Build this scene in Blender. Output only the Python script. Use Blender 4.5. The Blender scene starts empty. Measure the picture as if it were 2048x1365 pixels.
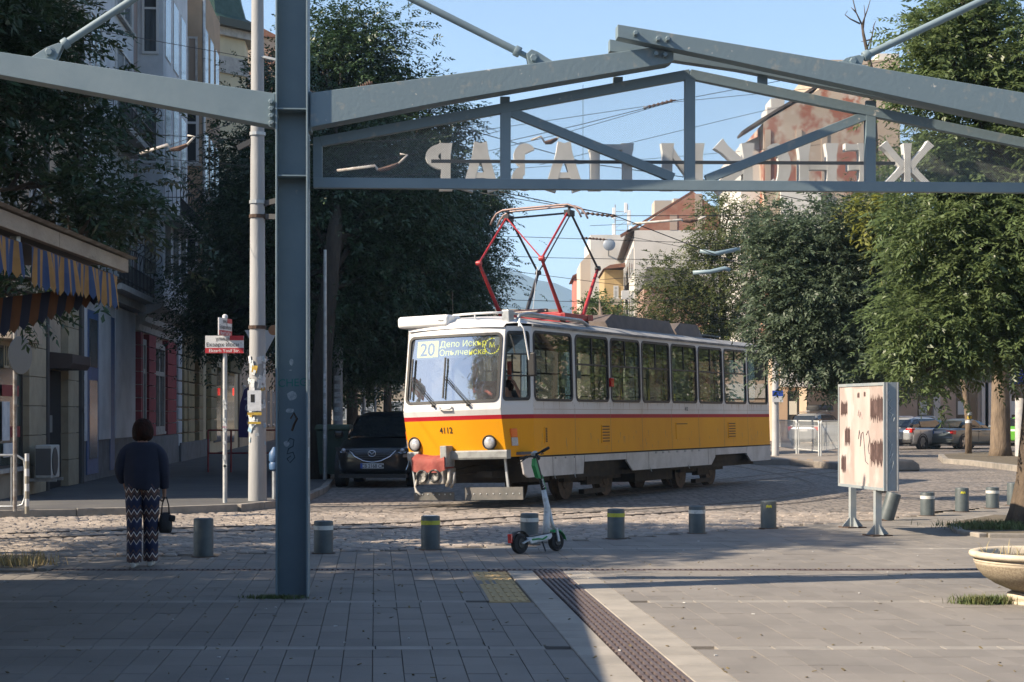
import bpy, math, random
import numpy as np
from mathutils import Vector, Matrix
from math import sin, cos, pi, sqrt, atan2, tan
RAD = math.radians
rng = random.Random(11)
nr = np.random.default_rng(11)
C = bpy.context.scene
col = C.collection

# ------------------------------------------------------------------ camera, sky, sun, exposure
F, HZ, CH = 3500.0, 828.0, 1.65          # focal length in photo pixels, horizon row, eye height
cam_d = bpy.data.cameras.new('camera')
cam_d.sensor_width = 36.0
cam_d.lens = 36.0 * F / 2048.0
cam_d.shift_y = (HZ - 682.5) / 2048.0
cam_d.clip_start = 0.1
cam_d.clip_end = 12000
cam = bpy.data.objects.new('camera', cam_d)
col.objects.link(cam)
cam.location = (0, 0, CH)
cam.rotation_euler = (RAD(90), 0, 0)
C.camera = cam

SUN_E, SUN_P = RAD(36), RAD(17)          # elevation; how far the sun stands behind the picture plane
sun_dir = Vector((-cos(SUN_E) * cos(SUN_P), -cos(SUN_E) * sin(SUN_P), sin(SUN_E)))
wd = bpy.data.worlds.new('World')
C.world = wd
wd.use_nodes = True
wn = wd.node_tree
bg = wn.nodes['Background']
sky = wn.nodes.new('ShaderNodeTexSky')
sky.sky_type = 'NISHITA'
sky.sun_disc = False
sky.sun_elevation = SUN_E
sky.sun_rotation = atan2(sun_dir.x, sun_dir.y)
sky.altitude = 550
sky.air_density = 1.0
sky.dust_density = .6
sky.ozone_density = 2.0
wn.links.new(sky.outputs[0], bg.inputs[0])
bg.inputs[1].default_value = 0.095
sl = bpy.data.lights.new('sun', 'SUN')
sl.energy = 5.0
sl.angle = RAD(0.53)
sl.color = (1.0, 0.85, 0.66)
so = bpy.data.objects.new('sun', sl)
col.objects.link(so)
so.rotation_euler = (-sun_dir).to_track_quat('-Z', 'Y').to_euler()
so.location = sun_dir * 60
C.view_settings.view_transform = 'Standard'
C.view_settings.look = 'None'
C.view_settings.gamma = 1.0
C.view_settings.exposure = 1.1
C.view_settings.use_curve_mapping = False
C.render.engine = 'CYCLES'
C.cycles.use_denoising = True
C.cycles.max_bounces = 6
C.cycles.diffuse_bounces = 3
C.cycles.glossy_bounces = 3
C.cycles.transparent_max_bounces = 16
C.cycles.transmission_bounces = 4
C.cycles.volume_bounces = 1
C.cycles.caustics_reflective = False
C.cycles.caustics_refractive = False
C.cycles.sample_clamp_indirect = 6


def at(px, py, D):
    return Vector(((px - 1024) / F * D, D, CH + (HZ - py) / F * D))


def gr(px, py, z=0.0):
    D = F * (CH - z) / (py - HZ)
    return Vector(((px - 1024) / F * D, D, z))


# ------------------------------------------------------------------ mesh helpers
class MB:
    def __init__(s):
        s.v, s.f, s.m, s.cur = [], [], [], 0

    def add(s, vs, fs):
        n = len(s.v)
        s.v += [tuple(v) for v in vs]
        s.f += [tuple(i + n for i in f) for f in fs]
        s.m += [s.cur] * len(fs)
        return s

    def box(s, c, sz, rot=None):
        c = Vector(c)
        hx, hy, hz = sz[0] / 2, sz[1] / 2, sz[2] / 2
        vs = [Vector((x, y, z)) for z in (-hz, hz) for y in (-hy, hy) for x in (-hx, hx)]
        if rot is not None:
            vs = [rot @ v for v in vs]
        return s.add([v + c for v in vs], [(0, 2, 3, 1), (4, 5, 7, 6), (0, 1, 5, 4), (2, 6, 7, 3), (0, 4, 6, 2), (1, 3, 7, 5)])

    def bx(s, x0, x1, y0, y1, z0, z1):
        return s.box(((x0 + x1) / 2, (y0 + y1) / 2, (z0 + z1) / 2), (abs(x1 - x0), abs(y1 - y0), abs(z1 - z0)))

    def bar(s, p0, p1, w, h, up=(0, 0, 1), w1=None, h1=None):
        p0, p1, up = Vector(p0), Vector(p1), Vector(up)
        d = (p1 - p0).normalized()
        a = d.cross(up)
        if a.length < 1e-5:
            a = d.cross(Vector((1, 0, 0)))
        a.normalize()
        b = a.cross(d)
        vs = []
        for p, ww, hh in ((p0, w, h), (p1, w1 or w, h1 or h)):
            vs += [p - a * ww / 2 - b * hh / 2, p + a * ww / 2 - b * hh / 2, p + a * ww / 2 + b * hh / 2, p - a * ww / 2 + b * hh / 2]
        return s.add(vs, [(3, 2, 1, 0), (4, 5, 6, 7), (0, 1, 5, 4), (1, 2, 6, 5), (2, 3, 7, 6), (3, 0, 4, 7)])

    def tube(s, pts, r, n=8, caps=True):
        pts = [Vector(p) for p in pts]
        k = len(pts)
        rs = list(r) if hasattr(r, '__len__') else [r] * k
        vs, fs = [], []
        ref = Vector((0.31, 0.17, 0.93))
        a = None
        for i in range(k):
            d = (pts[min(i + 1, k - 1)] - pts[max(i - 1, 0)])
            d.normalize()
            if a is None:
                a = d.cross(ref)
                if a.length < 1e-3:
                    a = d.cross(Vector((1, 0, 0)))
            else:
                a = a - d * a.dot(d)
            a.normalize()
            b = d.cross(a)
            for j in range(n):
                t = 2 * pi * j / n
                vs.append(pts[i] + (a * cos(t) + b * sin(t)) * rs[i])
        for i in range(k - 1):
            for j in range(n):
                j2 = (j + 1) % n
                fs.append((i * n + j, i * n + j2, (i + 1) * n + j2, (i + 1) * n + j))
        if caps:
            fs.append(tuple(range(n))[::-1])
            fs.append(tuple((k - 1) * n + j for j in range(n)))
        return s.add(vs, fs)

    def lathe(s, prof, n=24, c=(0, 0, 0), M=None, caps=True):
        c = Vector(c)
        vs, fs = [], []
        for (r, z) in prof:
            for j in range(n):
                t = 2 * pi * j / n
                v = Vector((r * cos(t), r * sin(t), z))
                if M is not None:
                    v = M @ v
                vs.append(v + c)
        for i in range(len(prof) - 1):
            for j in range(n):
                j2 = (j + 1) % n
                fs.append((i * n + j, i * n + j2, (i + 1) * n + j2, (i + 1) * n + j))
        if caps:
            fs.append(tuple(range(n))[::-1])
            fs.append(tuple((len(prof) - 1) * n + j for j in range(n)))
        return s.add(vs, fs)

    def prism(s, poly, fn, d0, d1):
        n = len(poly)
        vs = [fn(u, v, d0) for u, v in poly] + [fn(u, v, d1) for u, v in poly]
        fs = [tuple(range(n))[::-1], tuple(range(n, 2 * n))]
        fs += [(i, (i + 1) % n, (i + 1) % n + n, i + n) for i in range(n)]
        return s.add(vs, fs)

    def loft(s, loops, caps=True, closed=True):
        n = len(loops[0])
        vs = [p for L in loops for p in L]
        fs = []
        for i in range(len(loops) - 1):
            for j in range(n if closed else n - 1):
                j2 = (j + 1) % n
                fs.append((i * n + j, i * n + j2, (i + 1) * n + j2, (i + 1) * n + j))
        if caps:
            fs.append(tuple(range(n))[::-1])
            fs.append(tuple((len(loops) - 1) * n + j for j in range(n)))
        return s.add(vs, fs)

    def quad(s, *p):
        return s.add(p, [tuple(range(len(p)))])

    def fan(s, fn, loop, rings=(0.001, .4, .75, 1.0), w=0.0):
        cu = sum(p[0] for p in loop) / len(loop)
        cv = sum(p[1] for p in loop) / len(loop)
        return s.loft([[fn(cu + (u - cu) * k, cv + (v - cv) * k, w) for u, v in loop] for k in rings], caps=False)

    def build(s, name, mat, par=None, smooth=False, bevel=0, sub=0, loc=None, solid=0, seg=2):
        me = bpy.data.meshes.new(name)
        me.from_pydata(s.v, [], s.f)
        mats = mat if isinstance(mat, (list, tuple)) else [mat]
        for m in mats:
            me.materials.append(m)
        if len(mats) > 1:
            me.polygons.foreach_set('material_index', s.m)
        if smooth:
            me.polygons.foreach_set('use_smooth', [True] * len(me.polygons))
            if smooth is True:
                me.set_sharp_from_angle(angle=RAD(38))
        me.update()
        return place(name, me, par, loc, bevel, sub, solid, seg)


def place(name, me, par=None, loc=None, bevel=0, sub=0, solid=0, seg=2):
    o = bpy.data.objects.new(name, me)
    col.objects.link(o)
    if par is not None:
        o.parent = par
    if loc is not None:
        o.location = loc
    if bevel:
        b = o.modifiers.new('b', 'BEVEL')
        b.width = bevel
        b.segments = seg
        b.limit_method = 'ANGLE'
        b.angle_limit = RAD(35)
    if solid:
        b = o.modifiers.new('s', 'SOLIDIFY')
        b.thickness = solid
    if sub:
        b = o.modifiers.new('u', 'SUBSURF')
        b.levels = b.render_levels = sub
    return o


def mesh_np(name, V, n_per, nf, mat, par=None):
    """V: (nf*n_per,3) array; each face uses its own n_per vertices."""
    me = bpy.data.meshes.new(name)
    me.vertices.add(nf * n_per)
    me.vertices.foreach_set('co', np.ascontiguousarray(V, dtype=np.float32).ravel())
    me.loops.add(nf * n_per)
    me.loops.foreach_set('vertex_index', np.arange(nf * n_per, dtype=np.int32))
    me.polygons.add(nf)
    me.polygons.foreach_set('loop_start', np.arange(0, nf * n_per, n_per, dtype=np.int32))
    me.update(calc_edges=True)
    me.materials.append(mat)
    return place(name, me, par)


def tag(o, label=None, cat=None, group=None, kind=None):
    if label:
        o['label'] = label
    if cat:
        o['category'] = cat
    if group:
        o['group'] = group
    if kind:
        o['kind'] = kind
    return o


def thing(name, label, cat, loc=(0, 0, 0), rz=0.0, group=None):
    o = bpy.data.objects.new(name, None)
    col.objects.link(o)
    o.location = loc
    o.rotation_euler = (0, 0, rz)
    o.empty_display_size = 0.2
    return tag(o, label, cat, group)


def copy_tree(o, par=None):
    c = o.copy()
    col.objects.link(c)
    if par is not None:
        c.parent = par
    for ch in list(o.children):
        copy_tree(ch, c)
    return c


def rrect(u0, u1, v0, v1, r, k=5, e=4):
    """rounded rectangle loop, counter-clockwise; e extra points per edge"""
    pts = []
    cs = [(u1 - r, v0 + r, -90), (u1 - r, v1 - r, 0), (u0 + r, v1 - r, 90), (u0 + r, v0 + r, 180)]
    for i, (cu, cv, a) in enumerate(cs):
        arc = [(cu + r * cos(RAD(a + 90 * j / k)), cv + r * sin(RAD(a + 90 * j / k))) for j in range(k + 1)]
        pts += arc
        nx = cs[(i + 1) % 4]
        q = (nx[0] + r * cos(RAD(nx[2])), nx[1] + r * sin(RAD(nx[2])))
        p = arc[-1]
        pts += [(p[0] + (q[0] - p[0]) * j / (e + 1), p[1] + (q[1] - p[1]) * j / (e + 1)) for j in range(1, e + 1)]
    return pts


def to_rect(loop, u0, u1, v0, v1):
    """project a loop outwards on to the rectangle"""
    cu, cv = (u0 + u1) / 2, (v0 + v1) / 2
    lu = max(abs(p[0] - cu) for p in loop)
    lv = max(abs(p[1] - cv) for p in loop)
    out = []
    for u, v in loop:
        a, b = (u - cu) / lu, (v - cv) / lv
        m = max(abs(a), abs(b))
        out.append((cu + a / m * (u1 - u0) / 2, cv + b / m * (v1 - v0) / 2))
    return out


def panel_hole(mb, fn, rect, loop, w=0.0, depth=0.0):
    out = to_rect(loop, *rect)
    L = [[fn(u, v, w) for u, v in out], [fn(u, v, w) for u, v in loop]]
    if depth:
        L.append([fn(u, v, w - depth) for u, v in loop])
    mb.loft(L, caps=False)


def frame_ring(mb, fn, l_out, l_in, w0, w1):
    mb.loft([[fn(u, v, w0) for u, v in l_out], [fn(u, v, w1) for u, v in l_out],
             [fn(u, v, w1) for u, v in l_in], [fn(u, v, w0 - 0.02) for u, v in l_in]], caps=False)


def text_mesh(txt, size, mat, M, name, par=None, ext=0.002, off=0.0, align='CENTER', sx=1.0):
    cu = bpy.data.curves.new('t', 'FONT')
    cu.body = txt
    cu.size = size
    cu.extrude = ext
    cu.offset = off
    cu.align_x = align
    cu.resolution_u = 3
    t = bpy.data.objects.new('t', cu)
    col.objects.link(t)
    dg = bpy.context.evaluated_depsgraph_get()
    me = bpy.data.meshes.new_from_object(t.evaluated_get(dg))
    bpy.data.objects.remove(t)
    me.transform(M @ Matrix.Diagonal((sx, 1, 1, 1)))
    me.materials.clear()
    me.materials.append(mat)
    me.name = name
    return place(name, me, par)


def frame_m(o, u, v):
    """matrix taking text x->u, y->v, at o"""
    u, v = Vector(u).normalized(), Vector(v).normalized()
    w = u.cross(v)
    return Matrix(((u.x, v.x, w.x, o[0]), (u.y, v.y, w.y, o[1]), (u.z, v.z, w.z, o[2]), (0, 0, 0, 1)))


# ------------------------------------------------------------------ materials
MATS = {}


def mat(name, c=(.5, .5, .5), rough=.7, metal=0.0, c2=None, scale=5.0, rnd=0.0, bump=0.0, bscale=40.0, spec=.5,
        coat=0.0, emit=0.0, thr=(.4, .65), detail=6, c3=None, scale3=1.2, thr3=(.55, .75), stretch=None, bdist=.02, rnd_hue=None, world=False):
    if name in MATS:
        return MATS[name]
    m = bpy.data.materials.new(name)
    MATS[name] = m
    m.use_nodes = True
    nt = m.node_tree
    N, L = nt.nodes, nt.links
    p = N['Principled BSDF']
    p.inputs['Roughness'].default_value = rough
    p.inputs['Metallic'].default_value = metal
    p.inputs['Specular IOR Level'].default_value = spec
    p.inputs['Coat Weight'].default_value = coat
    p.inputs['Base Color'].default_value = (*c, 1)
    tc = N.new('ShaderNodeTexCoord')
    src = tc.outputs['Object']
    if world:
        src = N.new('ShaderNodeNewGeometry').outputs['Position']
    if stretch:
        mp = N.new('ShaderNodeMapping')
        mp.inputs['Scale'].default_value = stretch
        L.new(src, mp.inputs[0])
        src = mp.outputs[0]
    out = None

    def mixc(a, bcol, sc, th, seed):
        nz = N.new('ShaderNodeTexNoise')
        nz.inputs['Scale'].default_value = sc
        nz.inputs['Detail'].default_value = detail
        nz.inputs['Roughness'].default_value = .62
        if seed:
            nz.noise_dimensions = '4D'
            nz.inputs['W'].default_value = seed
        L.new(src, nz.inputs['Vector'])
        mr = N.new('ShaderNodeMapRange')
        mr.inputs[1].default_value, mr.inputs[2].default_value = th
        L.new(nz.outputs[0], mr.inputs[0])
        mx = N.new('ShaderNodeMix')
        mx.data_type = 'RGBA'
        L.new(mr.outputs[0], mx.inputs[0])
        if a is None:
            mx.inputs[6].default_value = (*c, 1)
        else:
            L.new(a, mx.inputs[6])
        mx.inputs[7].default_value = (*bcol, 1)
        return mx.outputs[2]
    if c2:
        out = mixc(out, c2, scale, thr, 0)
    if c3:
        out = mixc(out, c3, scale3, thr3, 3.7)
    if rnd or rnd_hue:
        g = N.new('ShaderNodeNewGeometry')
        oi = N.new('ShaderNodeObjectInfo')
        ad = N.new('ShaderNodeMath')
        ad.operation = 'ADD'
        L.new(g.outputs['Random Per Island'], ad.inputs[0])
        L.new(oi.outputs['Random'], ad.inputs[1])
        fr = N.new('ShaderNodeMath')
        fr.operation = 'FRACT'
        L.new(ad.outputs[0], fr.inputs[0])
        if rnd_hue:
            mx = N.new('ShaderNodeMix')
            mx.data_type = 'RGBA'
            mx.inputs[7].default_value = (*rnd_hue, 1)
            if out is None:
                mx.inputs[6].default_value = (*c, 1)
            else:
                L.new(out, mx.inputs[6])
            f2 = N.new('ShaderNodeMath')
            f2.operation = 'MULTIPLY'
            f2.inputs[1].default_value = 7.31
            f3 = N.new('ShaderNodeMath')
            f3.operation = 'FRACT'
            L.new(fr.outputs[0], f2.inputs[0])
            L.new(f2.outputs[0], f3.inputs[0])
            L.new(f3.outputs[0], mx.inputs[0])
            out = mx.outputs[2]
        hs = N.new('ShaderNodeHueSaturation')
        mr = N.new('ShaderNodeMapRange')
        mr.inputs[3].default_value, mr.inputs[4].default_value = 1 - rnd, 1 + rnd
        L.new(fr.outputs[0], mr.inputs[0])
        L.new(mr.outputs[0], hs.inputs['Value'])
        if out is None:
            hs.inputs['Color'].default_value = (*c, 1)
        else:
            L.new(out, hs.inputs['Color'])
        out = hs.outputs[0]
    if out is not None:
        L.new(out, p.inputs['Base Color'])
    if bump:
        nz = N.new('ShaderNodeTexNoise')
        nz.inputs['Scale'].default_value = bscale
        nz.inputs['Detail'].default_value = 5
        L.new(src, nz.inputs['Vector'])
        b = N.new('ShaderNodeBump')
        b.inputs['Strength'].default_value = bump
        b.inputs['Distance'].default_value = bdist
        L.new(nz.outputs[0], b.inputs['Height'])
        L.new(b.outputs[0], p.inputs['Normal'])
    if emit:
        p.inputs['Emission Color'].default_value = (*c, 1)
        p.inputs['Emission Strength'].default_value = emit
    return m


def glass(name, tint=(.8, .9, .9), refl=.25, rough=.02, dust=.05, dustc=(.5, .5, .5)):
    if name in MATS:
        return MATS[name]
    m = bpy.data.materials.new(name)
    MATS[name] = m
    m.use_nodes = True
    nt = m.node_tree
    N, L = nt.nodes, nt.links
    N.remove(N['Principled BSDF'])
    o = N['Material Output']
    tr = N.new('ShaderNodeBsdfTransparent')
    tr.inputs[0].default_value = (*tint, 1)
    gl = N.new('ShaderNodeBsdfGlossy')
    gl.inputs['Roughness'].default_value = rough
    gl.inputs['Color'].default_value = (.95, .97, 1, 1)
    df = N.new('ShaderNodeBsdfDiffuse')
    df.inputs[0].default_value = (*dustc, 1)
    lw0 = N.new('ShaderNodeLayerWeight')
    lw0.inputs[0].default_value = .5
    lw = N.new('ShaderNodeMath')
    lw.operation = 'POWER'
    lw.inputs[1].default_value = 4.0
    L.new(lw0.outputs['Facing'], lw.inputs[0])
    mr = N.new('ShaderNodeMapRange')
    mr.inputs[3].default_value, mr.inputs[4].default_value = refl, 1.0
    L.new(lw.outputs[0], mr.inputs[0])
    m1 = N.new('ShaderNodeMixShader')
    L.new(mr.outputs[0], m1.inputs[0])
    L.new(tr.outputs[0], m1.inputs[1])
    L.new(gl.outputs[0], m1.inputs[2])
    nz = N.new('ShaderNodeTexNoise')
    nz.inputs['Scale'].default_value = 4
    tc = N.new('ShaderNodeTexCoord')
    L.new(tc.outputs['Object'], nz.inputs['Vector'])
    md = N.new('ShaderNodeMath')
    md.operation = 'MULTIPLY'
    md.inputs[1].default_value = dust * 2
    L.new(nz.outputs[0], md.inputs[0])
    m2 = N.new('ShaderNodeMixShader')
    L.new(md.outputs[0], m2.inputs[0])
    L.new(m1.outputs[0], m2.inputs[1])
    L.new(df.outputs[0], m2.inputs[2])
    L.new(m2.outputs[0], o.inputs[0])
    return m


def leafmat(name, c, c2, trans=.35, rough=.45):
    m = mat(name, c, rough, c2=c2, scale=.9, thr=(.35, .65), rnd=.35, spec=.6)
    nt = m.node_tree
    N, L = nt.nodes, nt.links
    p = N['Principled BSDF']
    t = N.new('ShaderNodeBsdfTranslucent')
    L.new(p.inputs['Base Color'].links[0].from_socket, t.inputs[0])
    mx = N.new('ShaderNodeMixShader')
    mx.inputs[0].default_value = trans
    L.new(p.outputs[0], mx.inputs[1])
    L.new(t.outputs[0], mx.inputs[2])
    L.new(mx.outputs[0], N['Material Output'].inputs[0])
    return m


steel = mat('painted_steel', (.165, .225, .255), .55, c2=(.205, .265, .29), scale=1.5, c3=(.34, .35, .33), scale3=7, thr3=(.69, .73), bump=.06, bscale=30)
steel_worn = mat('worn_steel_paint', (.165, .225, .255), .6, c2=(.26, .28, .27), scale=9, thr=(.58, .7), c3=(.52, .50, .46), scale3=11, thr3=(.665, .69), bump=.1, bscale=25)
black = mat('black_rubber', (.012, .012, .013), .6)
dark = mat('dark_void', (.012, .012, .013), .9)
chrome = mat('chrome', (.7, .7, .72), .18, 1.0)
white_p = mat('white_paint', (.78, .78, .77), .45)
galv = mat('galvanised', (.42, .44, .45), .45, .6, c2=(.3, .31, .32), scale=8)
rust = mat('rust', (.085, .052, .036), .9, c2=(.05, .034, .026), scale=14)
tail_red = mat('red_lens', (.55, .02, .015), .2, coat=.5)
lens_clear = mat('clear_lens', (.55, .56, .58), .15, .3, c2=(.4, .4, .42), scale=30, coat=1)
amber = mat('amber_lens', (.8, .16, .01), .2, coat=.6)
print_black = mat('print_black', (.015, .015, .018), .6)
print_white = mat('print_white', (.75, .75, .74), .6)

# ================================================================== GROUND
def cobble_mat():
    m = mat('cobble_far', (.31, .265, .225), .75, c2=(.20, .18, .165), scale=.8, thr=(.35, .7))
    nt = m.node_tree
    N, L = nt.nodes, nt.links
    p = N['Principled BSDF']
    tc = N.new('ShaderNodeTexCoord')
    mp = N.new('ShaderNodeMapping')
    mp.inputs['Scale'].default_value = (5.5, 8.0, 1)
    L.new(tc.outputs['Object'], mp.inputs[0])
    vo = N.new('ShaderNodeTexVoronoi')
    vo.feature = 'DISTANCE_TO_EDGE'
    vo.inputs['Scale'].default_value = 1
    vo.inputs['Randomness'].default_value = .6
    v2 = N.new('ShaderNodeTexVoronoi')
    v2.inputs['Scale'].default_value = 1
    v2.inputs['Randomness'].default_value = .6
    for v in (vo, v2):
        L.new(mp.outputs[0], v.inputs['Vector'])
    rp = N.new('ShaderNodeMapRange')
    rp.inputs[1].default_value, rp.inputs[2].default_value = 0.02, .16
    L.new(vo.outputs['Distance'], rp.inputs[0])
    hs = N.new('ShaderNodeHueSaturation')
    mr = N.new('ShaderNodeMapRange')
    mr.inputs[3].default_value, mr.inputs[4].default_value = .7, 1.3
    L.new(v2.outputs['Color'], mr.inputs[0])
    L.new(mr.outputs[0], hs.inputs['Value'])
    L.new(p.inputs['Base Color'].links[0].from_socket, hs.inputs['Color'])
    mx = N.new('ShaderNodeMix')
    mx.data_type = 'RGBA'
    mx.inputs[6].default_value = (.10, .09, .08, 1)
    L.new(rp.outputs[0], mx.inputs[0])
    L.new(hs.outputs[0], mx.inputs[7])
    L.new(mx.outputs[2], p.inputs['Base Color'])
    b = N.new('ShaderNodeBump')
    b.inputs['Strength'].default_value = .7
    b.inputs['Distance'].default_value = .02
    L.new(rp.outputs[0], b.inputs['Height'])
    L.new(b.outputs[0], p.inputs['Normal'])
    return m


cob_far = cobble_mat()
cob_near = mat('cobble_stone', (.33, .28, .235), .55, c2=(.22, .195, .175), scale=.9, thr=(.35, .7), rnd=.26, bump=.5, bscale=60, spec=.5, world=True)
dirt = mat('joint_dirt', (.10, .085, .068), .95, c2=(.16, .135, .105), scale=3, bump=.4, bscale=80)
asphalt = mat('asphalt', (.06, .062, .066), .85, c2=(.095, .093, .09), scale=1.1, thr=(.4, .7), bump=.3, bscale=180)
earth = mat('bare_earth', (.14, .115, .085), .95, c2=(.08, .07, .045), scale=6, bump=.6, bscale=40)

g = MB().quad((-4200, -60, -.09), (4200, -60, -.09), (4200, 6500, -.09), (-4200, 6500, -.09)).build('ground', mat('far_ground', (.14, .13, .11), .95, c2=(.09, .1, .06), scale=.02))
tag(g, kind='structure')

BND = [(-14, 19.6), (-8, 19.95), (-3.58, 20.5), (-.99, 21.4), (1.37, 23.3), (3.69, 25.5), (5.84, 27.5), (8.5, 31.1), (12, 35.5), (16, 41)]


def yB(x):
    for (a, b), (c, d) in zip(BND, BND[1:]):
        if x <= c:
            return b + (d - b) * (x - a) / (c - a)
    return BND[-1][1]


plaza = MB()
bx_ = [p[0] for p in BND]
plaza.add([(x, 1.0, -.022) for x in bx_] + [(x, yB(x) + .12, -.022) for x in bx_],
          [(i, i + 1, i + 1 + len(bx_), i + len(bx_)) for i in range(len(bx_) - 1)])
plaza = plaza.build('paved_plaza', dirt)
tag(plaza, kind='structure')

NEARY = 29.5
rd = MB()
rd.cur = 0
xs = [-16 + i for i in range(33)]
rd.add([(x, yB(x) - .05, -.03) for x in xs] + [(x, max(NEARY, yB(x)), -.03) for x in xs] + [(x, max(NEARY, yB(x)) + .01, -.002) for x in xs],
       [(i, i + 1, i + 1 + 33, i + 33) for i in range(32)])
rd.cur = 1
rd.add([], [])
n0 = len(rd.v)
rd.add([(x, max(NEARY, yB(x)), -.002) for x in xs] + [(x, 60, -.002) for x in xs],
       [(i, i + 1, i + 1 + 33, i + 33) for i in range(32)])
rd.quad((-60, 60, -.002), (60, 60, -.002), (60, 170, -.002), (-60, 170, -.002))
rd.quad((16, 41, -.002), (60, 41, -.002), (60, 60, -.002), (16, 60, -.002))
rd.quad((-60, 20, -.002), (-16, 20, -.002), (-16, 60, -.002), (-60, 60, -.002))
road = rd.build('cobbled_road', [dirt, cob_far])
tag(road, kind='structure')


def catmull(P, n=8):
    out = []
    P = [Vector(p) for p in P]
    Q = [P[0] * 2 - P[1]] + P + [P[-1] * 2 - P[-2]]
    for i in range(1, len(Q) - 2):
        a, b, c, d = Q[i - 1], Q[i], Q[i + 1], Q[i + 2]
        for k in range(n):
            t = k / n
            out.append(.5 * ((2 * b) + (c - a) * t + (2 * a - 5 * b + 4 * c - d) * t * t + (3 * b - a - 3 * c + d) * t ** 3))
    out.append(P[-1])
    return out


def offset_path(P, d):
    out = []
    for i, p in enumerate(P):
        t = (P[min(i + 1, len(P) - 1)] - P[max(i - 1, 0)]).normalized()
        out.append(p + Vector((-t.y, t.x, 0)) * d)
    return out


railA = catmull([gr(-140, 1084), gr(0, 1078), gr(300, 1068), gr(550, 1060), gr(850, 1054), gr(1200, 1034), (3.9, 30.6, 0), (6.0, 33.6, 0), (7.6, 38.2, 0), (8.3, 44, 0), (8.2, 52, 0), (7.8, 62, 0)], 8)
railB = offset_path(railA, 1.0)
YAW = RAD(-26.87)
TC = Vector((.42, 30.7, 0))
tx, ty = Vector((cos(YAW), sin(YAW), 0)), Vector((-sin(YAW), cos(YAW), 0))


def tl(x, y, z=0):
    return TC + tx * x + ty * y + Vector((0, 0, z))


tramR = [catmull([tl(-1.25 + s, 26), tl(-1.25 + s, 14), tl(-1.25 + s, 4), tl(-1.25 + s, .5), tl(-1.5 + s, -1.4)], 5) for s in (-.5, .5)]
rail_steel = mat('rail_steel', (.075, .066, .06), .55, .3, c2=(.10, .08, .07), scale=5)


def make_rail(name, P, par):
    m = MB()
    m.cur = 0
    for d0, d1, z in ((-.035, .015, .004), (.08, .10, .002)):
        a, b = offset_path(P, d0), offset_path(P, d1)
        for i in range(len(P) - 1):
            q = [a[i], a[i + 1], b[i + 1], b[i]]
            top = [Vector((v.x, v.y, z)) for v in q]
            m.add(top + [Vector((v.x, v.y, -.03)) for v in q], [(0, 1, 2, 3), (0, 4, 5, 1), (2, 6, 7, 3)])
    m.cur = 1
    a, b = offset_path(P, .015), offset_path(P, .08)
    for i in range(len(P) - 1):
        m.quad(*[Vector((v.x, v.y, -.012)) for v in (a[i], a[i + 1], b[i + 1], b[i])])
    return m.build(name, [rail_steel, dark], par)


trk = thing('tram_track', 'curved grooved tram rails set in the cobbles in front of the bollards', 'tram track')
make_rail('rail', railA, trk)
make_rail('rail', railB, trk)
trk2 = thing('tram_track', 'straight grooved tram rails running under the yellow tram', 'tram track')
for P in tramR:
    make_rail('rail', P, trk2)

# ---- cobbles: nearest 300 one by one, the rest joined
rp_ = np.array([[p.x, p.y] for P in (railA, railB) for p in P] + [[p.x, p.y] for P in tramR for p in P])


def stone(m, x, y, w, l, h, tx_, ty_):
    b = .18 * min(w, l)
    z0 = -.03
    c = [(-w / 2, -l / 2), (w / 2, -l / 2), (w / 2, l / 2), (-w / 2, l / 2)]
    j = [(u + rng.uniform(-.1, .1) * w, v + rng.uniform(-.1, .1) * l) for u, v in c]
    lo = [(x + u, y + v, z0) for u, v in j]
    md = [(x + u * .98, y + v * .98, h - .012 + u * tx_ + v * ty_) for u, v in j]
    up = [(x + u - math.copysign(b, u), y + v - math.copysign(b, v), h + u * tx_ + v * ty_) for u, v in j]
    m.add(lo + md + up + [(x, y, h + .006)], [(0, 1, 5, 4), (1, 2, 6, 5), (2, 3, 7, 6), (3, 0, 4, 7),
          (4, 5, 9, 8), (5, 6, 10, 9), (6, 7, 11, 10), (7, 4, 8, 11), (8, 9, 12), (9, 10, 12), (10, 11, 12), (11, 8, 12)])


stuffm = MB()
cand = []
y = 19.7
row = 0
while y < NEARY - .05:
    x = -9.2 + rng.random() * .1
    xmax = 9.5
    rowl = rng.uniform(.105, .13)
    wob = rng.uniform(0, 6)
    while x < xmax:
        w = rng.uniform(.12, .2)
        xc = x + w / 2
        yc = y + rowl / 2 + .07 * sin(xc * .9 + 1.3) + .02 * sin(xc * 3 + wob)
        x += w + .012
        if abs(xc) > .2926 * yc + .7 or yc < yB(xc) + .10 or yc > NEARY - .06:
            continue
        cand.append((xc, yc, w, rowl - .012))
    y += rowl
ca = np.array([[c[0], c[1]] for c in cand])
dmin = np.full(len(ca), 9.0)
for k in range(0, len(rp_), 1):
    np.minimum(dmin, np.hypot(ca[:, 0] - rp_[k, 0], ca[:, 1] - rp_[k, 1]), out=dmin)
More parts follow.
